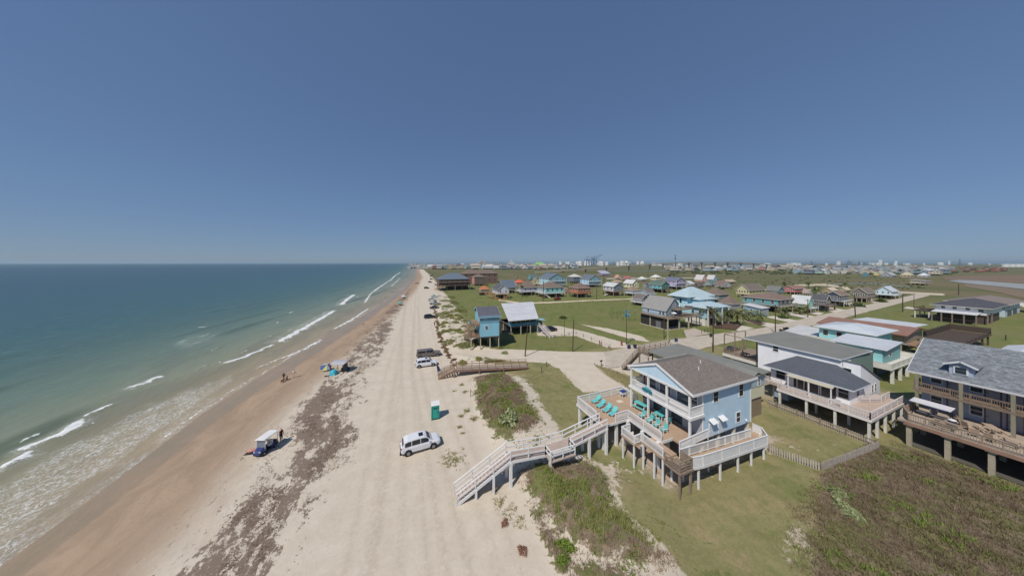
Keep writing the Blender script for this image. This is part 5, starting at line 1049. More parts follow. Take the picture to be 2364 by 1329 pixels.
house("white gabled house with aqua gable end and white stilts", 1822, 1880, 722, 700, 680, (186, 210, 204), (204, 206, 206), 'gy', .9, 3.2, side=(128, 190, 188), metal=True, deck=(204, 210, 206))
house("dark gabled house with white balcony on tall stilts", 1870, 1920, 717, 693, 679, (128, 128, 132), (92, 92, 96), 'gy', 1.0, 3.2, side=(104, 102, 104), deck=(132, 120, 114))
house("low tan roofed house near the sandy road", 1896, 1936, 680, 670, 663, (176, 156, 120), (204, 184, 160), 'gx', 2.0, 1.5, win=3)
house("dark blue walled house with brown roof on white stilts", 1904, 1962, 708, 681, 671.5, (72, 78, 100), (134, 116, 106), 'gx', 1.8, 3.0, deck=(190, 188, 188), win=5)
house("brown roofed house with dark screened lower storey", 1962, 2024, 699, 676, 662.5, (132, 122, 116), (128, 118, 108), 'gx', 1.8, 2.6, win=7)
house("pale blue house with white metal roofs and white posts", 2018, 2076, 690, 672, 660, (196, 216, 224), (206, 210, 216), 'gx', 1.6, 2.4, metal=True, deck=(206, 206, 206))
house("long cream building with a row of dark garage openings", 2098, 2154, 659, 650, 644, (214, 204, 178), (140, 132, 122), 'flat', 2.2, 2.2, win=7)
house("yellow gabled house among the far canal houses", 2016, 2032, 636, 630, 626, (218, 206, 142), (150, 144, 138), 'gx', 1.0, .4, win=2)
house("teal walled house among the far canal houses", 1990, 2006, 639, 632, 627, (88, 140, 158), (96, 120, 134), 'gx', 1.0, .4, win=2)
house("grey long roofed house among the far canal houses", 2031, 2072, 640, 635, 628, (160, 166, 170), (168, 172, 176), 'gx', 1.8, .4, win=3)
house("cream hip roofed house among the far canal houses", 2076, 2112, 641, 635, 627.5, (176, 166, 140), (190, 178, 150), 'hip', 1.4, .4, win=3)
house("white roofed boat shed on the far canal", 2116, 2150, 641, 636, 630, (176, 176, 176), (216, 216, 218), 'hip', 1.5, .4, metal=True, win=2)
house("long light blue warehouse beyond the marsh", 1690, 1738, 623, 617, 612, (140, 176, 190), (132, 170, 186), 'gx', 2.4, .2, metal=True, win=4)
house("bright lime green house at the edge of the far town", 1233, 1256, 617, 610, 605.5, (150, 206, 110), (140, 190, 110), 'gx', 1.3, .3, win=3)
house("small pink house left of the orange stilt house", 1299, 1313, 679, 668, 659, (206, 160, 166), (150, 120, 112), 'hip', 1.0, 1.8, win=2)
house("green teal roofed cottage left of the metal gabled house", 1396, 1420, 664, 656, 650, (150, 178, 168), (104, 132, 124), 'gx', 1.1, 1.6, win=2)
house("white walled cottage with tan brown roof behind the cream house", 1408, 1440, 657, 651, 645.5, (204, 198, 190), (172, 150, 128), 'hip', 1.4, 1.6, win=3)
house("cream cottage with pale red roof in the back row near the marsh", 1418, 1434, 645, 640, 634, (218, 196, 176), (196, 150, 130), 'gy', 1.0, 1.4, win=2)
house("low red roofed cottage in the back row near the marsh", 1434, 1458, 648, 642, 637, (176, 130, 118), (172, 110, 98), 'gx', 1.5, 1.4, win=3)
house("white pyramid roofed cottage in the back row near the marsh", 1470, 1494, 650, 644, 638, (196, 200, 200), (214, 214, 210), 'hip', 1.1, 1.4, win=2)
house("grey cottage with dark roof right of the cream arched roof", 1483, 1502, 668, 660, 653, (150, 156, 160), (96, 96, 98), 'gx', 1.1, 1.6, win=2)
house("grey stilt cottage with blue deck behind the dark white framed house", 1476, 1512, 684, 674, 664, (140, 156, 172), (118, 112, 108), 'gx', 1.2, 2.0, deck=(190, 196, 204), win=3)
house("white flat roofed cottage left of the peach gabled house", 1583, 1605, 662, 655, 648.5, (196, 204, 204), (216, 218, 218), 'flat', 1.2, 1.6, metal=True, win=3)
house("tan roofed long cottage right of the blue gabled house", 1662, 1700, 655, 650, 645, (150, 136, 122), (186, 166, 144), 'gx', 2.0, 1.4, win=4)
house("white small house between the pink building and the dark palm", 1852, 1876, 682, 674, 667, (220, 218, 216), (168, 150, 140), 'gy', 1.0, 1.6, win=2)
house("grey roofed house behind the dark gabled house", 1880, 1908, 694, 683, 674, (150, 140, 132), (118, 110, 106), 'gx', 1.4, 2.0, win=3)
house("tan roofed cottage beside the sandy road, right of the tan roof", 1934, 1966, 676, 669, 664, (188, 168, 140), (206, 184, 158), 'gx', 1.8, 1.2, win=3)
house("blue grey roofed cottage in the back row behind the sky blue house", 1352, 1378, 648, 641, 635, (160, 170, 178), (110, 118, 126), 'gx', 1.2, 1.4, win=2)
house("brown roofed cottage in the back row behind the aqua stilt house", 1282, 1308, 652, 645, 639.5, (166, 150, 138), (124, 110, 102), 'hip', 1.2, 1.4, win=2)
house("pale yellow cottage left of the light blue two storey house", 1226, 1246, 660, 650, 640, (212, 200, 160), (140, 128, 118), 'gy', 1.0, 1.8, deck=(196, 180, 130), win=2)
# timber stairs in front of the white gabled house
st = thing("wooden_staircase", "new wooden zigzag stairs and deck in front of the white gabled house", "staircase", (0, 0, 0)); TIM = paint((178, 142, 98), .8, .14, 1.5)
_a = G(1155, 692); _b = G(1120, 676, 3.0); stairs(st, (*_a, 0), (*_b, 3.0), 2.0, 14, TIM); railing(st, [(*_a, 0), (*_b, 3.0)], TIM, 1.0, 'two', post=3)
_c = G(1157, 694); _d = G(1174, 683, 2.4); stairs(st, (*_c, 0), (*_d, 2.4), 1.8, 12, TIM); railing(st, [(*_c, 0), (*_d, 2.4)], TIM, 1.0, 'two', post=3)
st.location = (_a[0], _a[1], 0)
for ch in st.children: ch.location = (-_a[0], -_a[1], 0)
# slanting stairs of the beach bar
bs = thing("wooden_staircase", "long slanting wooden stairs on the sea side of the beach bar", "staircase", (0, 0, 0)); _e = G(1008, 668); _f = G(1020, 660, 5.5)
stairs(bs, (*_e, 0), (*_f, 5.5), 4.0, 18, BROWNWOOD); railing(bs, [(*_e, 0), (*_f, 5.5)], BROWNWOOD, 1.2, 'hz', post=4)
bs.location = (_e[0], _e[1], 0)
for ch in bs.children: ch.location = (-_e[0], -_e[1], 0)

# ------------------------------------------------------------------ far town: small individual houses sharing a few meshes
def tiny(wall, roof, kind, s):
    m = MB(); a, b, hh = s; m.box(-a, a, -b, b, 2.2, hh, 0)
    for x in (-a + .3, 0, a - .3):
        for y in (-b + .3, b - .3): m.box(x - .2, x + .2, y - .2, y + .2, 0, 2.2, 2)
    m.box(-a * .5, a * .8, -b * .6, b * .8, 0, 2.2, 2)
    rr = hh + min(a, b) * .55
    if kind: m.face([(-a - .5, -b - .5, hh), (a + .5, -b - .5, hh), (a * .3, 0, rr), (-a * .3, 0, rr)], 1).face([(a + .5, -b - .5, hh), (a + .5, b + .5, hh), (a * .3, 0, rr)], 1).face([(a + .5, b + .5, hh), (-a - .5, b + .5, hh), (-a * .3, 0, rr), (a * .3, 0, rr)], 1).face([(-a - .5, b + .5, hh), (-a - .5, -b - .5, hh), (-a * .3, 0, rr)], 1)
    else: m.slab([(-a - .4, -b - .5, hh), (a + .4, -b - .5, hh), (a + .4, 0, rr), (-a - .4, 0, rr)], .15, 1).slab([(-a - .4, 0, rr), (a + .4, 0, rr), (a + .4, b + .5, hh), (-a - .4, b + .5, hh)], .15, 1)
    for k in (-.55, 0, .55): m.box(-a - .04, -a, b * k - .5, b * k + .5, hh - 1.9, hh - .8, 3).box(a * k - .5, a * k + .5, -b - .04, -b, hh - 1.9, hh - .8, 3)
    me = m.mesh("distant_house")
    for mt in (paint(wall, .7, .06, .2), paint(roof, .7, .08, .2), paint((96, 88, 82), .8, .1, .2), GLASS): me.materials.append(mt)
    return me
TM = [tiny((204, 204, 200), (128, 126, 128), 1, (6, 5, 6)), tiny((170, 190, 198), (110, 114, 120), 0, (6, 5, 6.5)), tiny((206, 196, 164), (140, 122, 110), 1, (7, 5, 6)), tiny((150, 170, 172), (156, 156, 158), 0, (5, 6, 6)),
      tiny((196, 150, 140), (134, 112, 104), 1, (6, 6, 6)), tiny((216, 216, 214), (200, 200, 202), 0, (7, 5, 6)), tiny((128, 140, 152), (92, 96, 104), 1, (7, 6, 7)), tiny((176, 206, 200), (122, 132, 130), 1, (6, 5, 6)), tiny((200, 190, 176), (172, 160, 146), 0, (8, 6, 6.5))]
def far_house(px, py, lab, grp, sc_=1.0):
    q = G(px, py); o = link("distant_house", random.choice(TM), None, None, (q[0], q[1], 0)); o.rotation_euler = (0, 0, random.choice([0, 0, R(90), R(12), R(-15)])); k = sc_ * random.uniform(.8, 1.25); o.scale = (k, k, k * random.uniform(.9, 1.15))
    return tag(o, lab, "house", grp)
for i in range(190):
    py = 609.5 + 12.5 * random.random(); px = random.uniform(max(965, 1015 - (py - 609) * 4), 1335 if py > 612 else 1290)
    far_house(px, py, "small far-off house in the dense town along the coast", "houses of the far town", 1.5)
for i in range(50):
    py = 619 + 8.5 * random.random(); px = random.uniform(1540, 1960); far_house(px, py, "small far-off house in the canal village below the bridge", "houses of the canal village", 1.3)
for i in range(46):
    py = 620 + 15 * random.random(); px = random.uniform(1850, 2180); far_house(px, py, "small far-off house on the canals left of the mudflat", "houses on the far canals", 1.1)
# the rest of the far town reads as one mass
def town_mass(name, n, x0, x1, ya, yb, label, sk):
    V = []; F = []; M = []
    for i in range(n):
        py = ya + (yb - ya) * random.random(); q = G(random.uniform(x0, x1), py); a, b, h = random.uniform(5, 9) * sk, random.uniform(4, 7) * sk, random.uniform(5, 8) * sk; r = h + 2.5 * sk; c = random.randrange(4); k = len(V)
        V += [(q[0] + sx * a, q[1] + sy * b, z) for z in (0, h) for sx, sy in ((-1, -1), (1, -1), (1, 1), (-1, 1))] + [(q[0] - a, q[1], r), (q[0] + a, q[1], r)]
        F += [tuple(k + t for t in f) for f in ((0, 1, 5, 4), (1, 2, 6, 5), (2, 3, 7, 6), (3, 0, 4, 7), (4, 5, 9, 8), (6, 7, 8, 9), (5, 6, 9), (7, 4, 8))]; M += [c] * 4 + [4 + c] * 2 + [c] * 2
    me = bpy.data.meshes.new(name); me.from_pydata(V, [], F); me.polygons.foreach_set("material_index", M); me.update()
    for c in ((196, 196, 192), (150, 172, 180), (190, 176, 150), (140, 136, 130), (120, 122, 126), (150, 148, 148), (128, 112, 104), (190, 190, 190)): me.materials.append(paint(c, .7, .08, .05))
    o = link(name, me); o["kind"] = "stuff"; o["label"] = label
town_mass("far_town", 800, 945, 1330, 608.6, 620, "mass of tiny houses of the far coastal town", 1.1)
town_mass("canal_houses", 190, 1840, 2190, 620, 633, "mass of tiny houses along the far canals", .85)
town_mass("far_village", 260, 1530, 2200, 615, 624, "mass of tiny houses beyond the bridge and canals", 1.2)
def tree_mass(name, n, x0, x1, ya, yb, label, rmax):
    V = []; F = []
    for i in range(n):
        q = G(random.uniform(x0, x1), ya + (yb - ya) * random.random()); r = random.uniform(.5, 1) * rmax; k = len(V); m_ = 7
        for j, (f, z) in enumerate(((.8, 0), (1.0, .45), (.6, .9))): V += [(q[0] + r * f * random.uniform(.75, 1.2) * math.cos(2 * math.pi * t / m_), q[1] + r * f * random.uniform(.75, 1.2) * math.sin(2 * math.pi * t / m_), r * z * random.uniform(.85, 1.15)) for t in range(m_)]
        V.append((q[0], q[1], r * 1.05))
        for j in range(2): F += [(k + j * m_ + t, k + j * m_ + (t + 1) % m_, k + (j + 1) * m_ + (t + 1) % m_, k + (j + 1) * m_ + t) for t in range(m_)]
        F += [(k + 2 * m_ + t, k + 2 * m_ + (t + 1) % m_, k + 3 * m_) for t in range(m_)]
    me = bpy.data.meshes.new(name); me.from_pydata(V, [], F); me.update(); o = link(name, me, paint((78, 84, 52), .9, .35, .3)); o["kind"] = "stuff"; o["label"] = label
tree_mass("far_trees", 420, 945, 1340, 608.6, 620, "dark scrubby trees between the far town's houses", 5.5)
tree_mass("far_trees", 420, 1540, 2200, 615.5, 634, "dark scrubby trees among the canal houses", 4.0)
tree_mass("far_scrub", 420, 1180, 2150, 634, 668, "low dark bushes scattered through the marsh and back lots", 1.1)
RUSTS = [tiny((150, 106, 90), (146, 104, 88), 0, (9, 5, 5)), tiny((120, 92, 80), (112, 90, 80), 0, (8, 4, 4.5)), tiny((176, 124, 104), (168, 118, 100), 0, (10, 5, 6))]
for i in range(26):
    py = random.uniform(617.5, 630); px = random.uniform(2180, 2320); q = G(px, py); o = link("industrial_shed", random.choice(RUSTS), None, None, (q[0], q[1], 0)); o.scale = (1, 1, random.uniform(.6, 1.1)); tag(o, "rust red shed or barge at the yard behind the mudflat", "shed", "rust red yard buildings")
# ------------------------------------------------------------------ skyline: tanks, towers, cranes, plants
TANKW = paint((216, 216, 212), .5, .05, .05); STEEL = paint((112, 128, 142), .6, .08, .05); CR = paint((92, 116, 138), .6, .08, .05)
def at_z(px, z): x = (px - CX) * z / FPX; return (x * COS + z * SIN, -x * SIN + z * COS)
def tank(px, z, r, h, lab, dome=True):
    q = at_z(px, z); o = link("storage_tank", MB().lathe((0, 0, 0), [(r, 0), (r, h)] + ([(r * .7, h + r * .22), (r * .08, h + r * .3)] if dome else [(r * .95, h + .3)]), 18).mesh("storage_tank"), TANKW, None, (*q, 0)); return tag(o, lab, "tank", "white tanks on the skyline")
for i in range(34):
    px = random.uniform(1280, 1490); z = random.uniform(2200, 2900); tank(px, z, random.uniform(10, 22), random.uniform(18, 40), "white cylindrical tank in the far refinery left of the bridge", random.random() < .6)
for i in range(16):
    px = random.uniform(1500, 1580) if i < 8 else random.uniform(1805, 1850); tank(px, random.uniform(2300, 2600), random.uniform(16, 26), random.uniform(18, 26), "low white tank in the far tank farm behind the bridge", False)
for i, px in enumerate((2320, 2334, 2348, 2361)): tank(px, 1500, 13, 17, "white storage tank at the right edge of the skyline, %s of four" % ("first", "second", "third", "fourth")[i], False)
for i in range(22):
    px = random.uniform(1900, 2300); tank(px, random.uniform(2600, 3400), random.uniform(7, 20), random.uniform(12, 26) + (30 if i % 7 == 0 else 0), "pale tank or silo on the far skyline behind the canals", i % 3 == 0)
o = tank(1768, 1500, 26, 14, "broad low white dome just behind the bridge's right end")
wt = thing("spherical_tank", "white ball shaped tank above the far refinery", "tank", (*at_z(1446, 2200), 0)); lp(wt, "ball", MB().lathe((0, 0, 14), [(1, 0), (9, 2), (14, 8), (15, 14), (12, 21), (6, 25), (1, 27)], 14), TANKW); lp(wt, "column", MB().lathe((0, 0, 0), [(3, 0), (3, 16)], 8), TANKW)
o = thing("hotel_tower", "stepped white and tan high building at the far town's skyline", "building", (*at_z(1112, 2300), 0))
for i, (x, w_, h) in enumerate(((-42, 16, 22), (-20, 18, 34), (2, 18, 46), (22, 16, 36), (42, 18, 26))): lp(o, "block", MB().box(x - w_ / 2, x + w_ / 2, -14, 14, 0, h), paint((206, 198, 190) if i % 2 else (196, 176, 164), .6, .08, .05)); lp(o, "window_band", MB().box(x - w_ * .42, x + w_ * .42, -14.3, -14, h * .3, h * .42).box(x - w_ * .42, x + w_ * .42, -14.3, -14, h * .6, h * .72), GLASS)
o.rotation_euler = (0, 0, -PSI)
o = thing("ship_superstructure", "white many decked ship standing above the far town", "ship", (*at_z(1180, 2600), 0), -PSI); lp(o, "hull", MB().box(-34, 34, -9, 9, 4, 27), TANKW); lp(o, "bridge", MB().box(-18, 18, -8, 8, 27, 40), TANKW); lp(o, "mast", MB().box(-3, 3, -2, 2, 40, 54), TANKW); lp(o, "window_band", MB().box(-32, 32, -9.3, -9, 18, 21).box(-17, 17, -8.3, -8, 33, 36), GLASS)
for i in range(9):
    q = at_z(1122 + i * 5.2, 2500); o = link("chimney_stack", MB().lathe((0, 0, 0), [(4, 0), (3.2, 38 - (i % 3) * 5)], 8).mesh("chimney_stack"), STEEL, None, (*q, 0)); tag(o, "grey stack in the row beside the stepped high building", "chimney", "row of grey stacks")
def crane(px, z, lab, tilt):
    o = thing("harbour_crane", lab, "crane", (*at_z(px, z), 0), -PSI)
    for x in (-12, 12):
        for y in (-8, 8): lp(o, "leg", MB().bar((x, y, 0), (x * .8, y, 52), 3), CR)
    lp(o, "portal_beam", MB().box(-12, 12, -9, 9, 46, 51), CR); lp(o, "boom", MB().bar((-30, 0, 54), (62, 0, 54 + tilt), 4, 4), CR); lp(o, "mast", MB().bar((-4, 0, 50), (-4, 0, 84), 3), CR); lp(o, "stay", MB().bar((-4, 0, 84), (50, 0, 56 + tilt), 1.5).bar((-4, 0, 84), (-28, 0, 56), 1.5), CR); return o
crane(1357, 2300, "steel blue harbour crane with level boom on the skyline", 0); crane(1374, 2250, "steel blue harbour crane with raised boom on the skyline", 40); crane(1368, 2500, "taller steel blue harbour crane between its two neighbours", 14)
def plant(px, z, lab, n, hmax):
    o = thing("refinery_tower", lab, "tower", (*at_z(px, z), 0), -PSI)
    for k in range(n): x = (k - n / 2) * 9; h = random.uniform(.45, 1) * hmax; lp(o, "column", MB().tube((x, random.uniform(-6, 6), 0), (x, 0, h), 3, 2.2, 8), STEEL)
    lp(o, "scaffold", MB().box(-n * 4.2, n * 3.6, -8, 8, 0, hmax * .34), STEEL)
plant(1418, 2600, "dark refinery column left of the ball tank", 2, 66); plant(1457, 2300, "cluster of grey refinery columns beside the ball tank", 4, 52); plant(1486, 2500, "low grey refinery cluster right of the ball tank", 3, 40); plant(1962, 2700, "dark refinery cluster at the right skyline", 6, 56); plant(1984, 2600, "thin tall refinery flare stack at the right skyline", 1, 84); plant(1998, 2700, "low dark refinery cluster right of the flare stack", 4, 40); plant(1876, 2900, "distant grey tower group behind the bridge's right end", 4, 52); plant(2217, 2600, "white tall silo tower above the rust red yard", 2, 66)
# ------------------------------------------------------------------ bridge
bd = thing("bridge", "long pale concrete road bridge arching over the marsh", "bridge", (0, 0, 0))
bp = [(1236, 629.2, 0.5), (1300, 624.5, 640), (1400, 616.3, 690), (1500, 609.6, 745), (1560, 606.4, 775), (1620, 604.8, 810), (1680, 605.2, 840), (1740, 607.6, 870), (1800, 612.3, 895), (1860, 618.2, 915), (1905, 622.2, 930)]
pts3 = []
for i, (px, py, z) in enumerate(bp):
    if i == 0: z = 625
    x, y = at_z(px, z); pts3.append((x, y, max(.8, CAM_H - (py - HY) * z / FPX)))
pr = []
for a, b in zip(pts3[:-1], pts3[1:]):
    for k in range(4): pr.append(tuple(a[i] + (b[i] - a[i]) * k / 4 for i in range(3)))
pr.append(pts3[-1]); BC = paint((176, 166, 150), .8, .1, .05); BCD = paint((140, 134, 126), .8, .1, .05)
root = pr[20]; bd.location = (root[0], root[1], 0)
for i, (a, b) in enumerate(zip(pr[:-1], pr[1:])):
    A_, B_ = Vector(a), Vector(b); d = (B_ - A_); s_ = Vector((-d.y, d.x, 0)).normalized() * 6; u_ = Vector((0, 0, 1.0))
    part(bd, "deck_segment", MB().raw([A_ - s_ - u_ * 1.6, A_ + s_ - u_ * 1.6, A_ + s_, A_ - s_, B_ - s_ - u_ * 1.6, B_ + s_ - u_ * 1.6, B_ + s_, B_ - s_], [(3, 2, 1, 0), (4, 5, 6, 7), (0, 1, 5, 4), (1, 2, 6, 5), (2, 3, 7, 6), (3, 0, 4, 7)]), BC)
    part(bd, "parapet", MB().bar(A_ - s_ + u_ * .5, B_ - s_ + u_ * .5, .5, 1.1).bar(A_ + s_ + u_ * .5, B_ + s_ + u_ * .5, .5, 1.1), BC)
    if a[2] > 4 and i % 2 == 0:
        pz = MB().box(a[0] - 1.2, a[0] + 1.2, a[1] - 1.2, a[1] + 1.2, 0, a[2] - 2.4); pz.bar(A_ - s_ * .9 - u_ * 2.2, A_ + s_ * .9 - u_ * 2.2, 2.4, 1.6); part(bd, "pier", pz, BCD)
for i in (14, 18, 22, 26):
    a = pr[i]; q = thing("lamp_post", "thin lamp post on the bridge, %s from its beach end" % {14: "first", 18: "second", 22: "third", 26: "fourth"}[i], "lamp post", (a[0], a[1], a[2])); lp(q, "pole", MB().tube((0, 0, 0), (0, 0, 11), .2, .14, 6), STEEL); lp(q, "arm", MB().bar((0, 0, 11), (2, 0, 11.4), .2), STEEL)
mt = thing("radio_mast", "tall dark lattice mast rising above the bridge and horizon", "mast", (*at_z(1559, 560), 0))
for k in range(3):
    a = 2 * math.pi * k / 3; lp(mt, "leg", MB().bar((1.1 * math.cos(a), 1.1 * math.sin(a), 0), (.35 * math.cos(a), .35 * math.sin(a), 41), .22), STEEL)
for k in range(10): z = 3 + k * 4; r_ = 1.0 - k * .065; lp(mt, "brace", MB().bar((r_, 0, z), (-r_ * .5, r_ * .86, z), .2).bar((-r_ * .5, r_ * .86, z), (-r_ * .5, -r_ * .86, z), .2).bar((-r_ * .5, -r_ * .86, z), (r_, 0, z), .2), STEEL)
lp(mt, "antenna", MB().box(-.7, .7, -.7, .7, 31, 34), paint((70, 76, 84), .6, .05)); lp(mt, "antenna", MB().box(-.6, .6, -.6, .6, 37.5, 39.5), paint((70, 76, 84), .6, .05))

# ------------------------------------------------------------------ vehicles
TYRE = paint((36, 35, 36), .85, .15); RIM = gloss((150, 152, 156), .35, .6); CGL = gloss((28, 32, 40), .08, 0, .7); LAMPW = gloss((214, 216, 220), .15); LAMPR = gloss((150, 40, 36), .25); PLAST = paint((52, 50, 50), .7, .1)
def loft(rings, cap=True):
    m = MB(); n = len(rings[0]); vs = [p for r in rings for p in r]
    fs = [(i * n + k, i * n + (k + 1) % n, (i + 1) * n + (k + 1) % n, (i + 1) * n + k) for i in range(len(rings) - 1) for k in range(n)]
    if cap: fs += [tuple(range(n))[::-1], tuple(range((len(rings) - 1) * n, len(rings) * n))]
    return m.raw(vs, fs)
def car(label, px, py, heading, kind, body, group=None, glassm=None, name="parked_car", sc_=1.0, pos=None):
    q = pos or G(px, py); o = thing(name, label, "pickup truck" if kind in ('pickup', 'topper') else "car", (q[0], q[1], gz(*q)), heading, group); o.scale = (sc_,) * 3
    bm = gloss(body, .22); gm = glassm or CGL
    tall = {'suv': 1.0, 'sedan': .84, 'pickup': 1.06, 'topper': 1.06}[kind]; L = {'suv': 2.3, 'sedan': 2.35, 'pickup': 2.85, 'topper': 2.85}[kind]
    def ring(x, w_, zb, zs, zt): return [(x, -w_, zb + .12), (x, -w_, zs), (x, -w_ * .97, (zs + zt) / 2), (x, -w_ * .86, zt), (x, w_ * .86, zt), (x, w_ * .97, (zs + zt) / 2), (x, w_, zs), (x, w_, zb + .12), (x, w_ * .88, zb), (x, -w_ * .88, zb)]
    T = tall; hood = 1.05 * T
    st_ = [(-L, .78, .45, .78, .98 * T), (-L + .15, .88, .36, .85, 1.06 * T), (-L * .5, .93, .28, .9, 1.08 * T), (.0, .94, .26, .9, 1.08 * T), (L * .42, .93, .26, .88, 1.06 * T), (L * .62, .92, .28, .85, 1.02 * T), (L - .28, .88, .32, .8, .93 * T), (L - .06, .8, .38, .72, .82 * T), (L, .7, .45, .66, .72 * T)]
    lp(o, "body", loft([ring(*s) for s in st_]), bm)
    def cab(stn): return loft([[(x, -wb, zb), (x, -wr, zr), (x, wr, zr), (x, wb, zb)] for x, wb, wr, zb, zr in stn])
    zb = 1.02 * T
    if kind == 'suv': cs = [(-2.22, .84, .80, zb, zb + .06), (-1.95, .86, .74, zb, 1.52), (-1.5, .88, .71, zb, 1.66), (-.4, .89, .71, zb, 1.71), (.35, .89, .70, zb, 1.68), (.62, .88, .70, zb, 1.6), (1.32, .84, .78, zb, zb + .05)]
    elif kind == 'sedan': cs = [(-1.75, .82, .78, zb, zb + .05), (-1.0, .85, .66, zb, 1.38), (-.3, .86, .66, zb, 1.44), (.3, .86, .66, zb, 1.42), (1.15, .82, .76, zb, zb + .05)]
    else: cs = [(-.62, .86, .74, zb, 1.78), (-.5, .88, .72, zb, 1.82), (.45, .88, .70, zb, 1.80), (.7, .87, .70, zb, 1.72), (1.35, .84, .78, zb, zb + .05)]
    lp(o, "cabin", cab(cs), bm)
    if kind == 'topper': lp(o, "bed_topper", cab([(-2.78, .84, .76, zb, 1.70), (-2.7, .88, .76, zb, 1.78), (-.75, .88, .76, zb, 1.80), (-.68, .88, .76, zb, 1.78)]), bm)
    if kind == 'pickup': lp(o, "truck_bed", MB().box(-2.6, -.7, -.72, .72, 1.09 * T, 1.12 * T), PLAST)
    def at(x, f, stn=cs):   # point on the cabin side at height fraction f
        for a, b in zip(stn[:-1], stn[1:]):
            if a[0] <= x <= b[0]:
                t_ = (x - a[0]) / (b[0] - a[0]); wb, wr, z0, z1 = [a[i] + (b[i] - a[i]) * t_ for i in (1, 2, 3, 4)]; return (wb + (wr - wb) * f + .012, z0 + (z1 - z0) * f)
    xs = {'suv': [(-1.85, -1.15), (-1.08, -.12), (-.05, .85)], 'sedan': [(-1.2, -.25), (-.18, .75)], 'pickup': [(-.5, .02), (.1, .95)], 'topper': [(-.5, .02), (.1, .95)]}[kind]
    for s_ in (-1, 1):
        for a, b in xs:
            n_ = 5; top = []; bot = []
            for k in range(n_): x = a + (b - a) * k / (n_ - 1); y_, z_ = at(x, .12); bot.append((x, s_ * y_, z_)); y_, z_ = at(x, .86); top.append((x, s_ * y_, z_))
            m = MB(); m.raw(bot + top, [(k, k + 1, n_ + k + 1, n_ + k) if s_ < 0 else (n_ + k, n_ + k + 1, k + 1, k) for k in range(n_ - 1)]); lp(o, "side_window", m, gm)
        if kind == 'topper': lp(o, "topper_window", MB().box(-2.5, -.95, s_ * .845 - .03, s_ * .845 + .03, 1.28, 1.58), gm)
    a, b = cs[-2], cs[-1]; e = .02
    lp(o, "windshield", MB().face([(b[0] - .1 + e, -b[1] * .9, b[3] + .09), (b[0] - .1 + e, b[1] * .9, b[3] + .09), (a[0] + .04 + e, a[2] * .94, a[4]), (a[0] + .04 + e, -a[2] * .94, a[4])]), gm)
    a, b = cs[1], cs[0]
    if kind in ('suv', 'sedan'): lp(o, "rear_window", MB().face([(b[0] + .06 - e, b[1] * .88, b[3] + .12), (b[0] + .06 - e, -b[1] * .88, b[3] + .12), (a[0] - .02 - e, -a[2] * .92, a[4] - .02), (a[0] - .02 - e, a[2] * .92, a[4] - .02)]), gm)
    if kind == 'suv': lp(o, "sunroof", MB().box(-.25, .25, -.35, .35, 1.69, 1.725), gm); 
    for x in (-L + .82, L - .88):
        for s_ in (-1, 1):
            lp(o, "wheel_arch", MB().tube((x, s_ * .80, .36), (x, s_ * .945, .36), .43, .43, 16), PLAST)
            w_ = lp(o, "wheel", MB().tube((x, s_ * .74, .34), (x, s_ * .965, .34), .34, .34, 16), TYRE); lp(w_, "rim", MB().tube((x, s_ * .9, .34), (x, s_ * .975, .34), .22, .2, 10), RIM)
    for s_ in (-1, 1):
        lp(o, "headlight", MB().box(L - .3, L - .1, s_ * .62 - .14, s_ * .62 + .14, .72 * T, .86 * T), LAMPW); lp(o, "tail_light", MB().box(-L - .01, -L + .16, s_ * .72 - .1, s_ * .72 + .1, .86 * T, 1.02 * T), LAMPR)
        lp(o, "mirror", MB().box(.86, 1.02, s_ * .98 - .1, s_ * .98 + .1, 1.05 * T, 1.2 * T), bm)
    lp(o, "bumper", MB().box(L - .14, L + .03, -.74, .74, .4, .56), PLAST); lp(o, "bumper", MB().box(-L - .05, -L + .12, -.76, .76, .42, .6), PLAST)
    return o
WHT = (222, 222, 226)
car("white crossover with sunroof parked alone on the open sand", 971, 1033, R(4), 'suv', WHT)
car("white crossover parked alongside the brown pickup truck", 984, 844, R(0), 'suv', WHT)
car("grey brown pickup truck with a bed topper", 990, 822, R(0), 'topper', (112, 104, 98))
car("dark green wagon parked alone in the middle of the beach", 992, 734, R(6), 'suv', (44, 48, 44))
car("black and silver car, nearest of the row of parked cars", 1003, 712, R(-8), 'sedan', (60, 62, 70)); car("silver pickup truck in the row of parked cars", 1004, 702.5, R(-8), 'pickup', (150, 152, 156)); car("white car in the row of parked cars", 997, 694, R(-6), 'suv', (206, 208, 210)); car("pale van beside the green hut in the row of parked cars", 1003, 688, R(-6), 'suv', (196, 200, 202))
car("small dark car far along the beach near the dune", 985, 666, R(-8), 'suv', (62, 58, 54)); 
for i, (px, py) in enumerate(((993, 652), (996, 645), (995, 638.5), (999, 634))): car("tiny dark car far up the beach, %s beyond the beach bar" % ("first", "second", "third", "fourth")[i], px, py, R(-5), 'suv', ((54, 52, 54), (80, 78, 76), (48, 48, 52), (120, 116, 112))[i])
car("black car parked beside the white roofed pavilion house", 1271, 764, R(4), 'suv', (34, 30, 32)); car("red pickup parked before the aqua stilt house", 1287, 692, R(20), 'pickup', (132, 42, 50)); car("red car in the shade under the aqua stilt house", 1256, 687, R(60), 'sedan', (128, 48, 52))
car("dark car parked under the tall white house's porch stairs", 1690, 812, R(10), 'sedan', (40, 36, 40)); car("dark car parked at the foot of the dark gabled house", 1893, 717, R(100), 'sedan', (46, 44, 50))
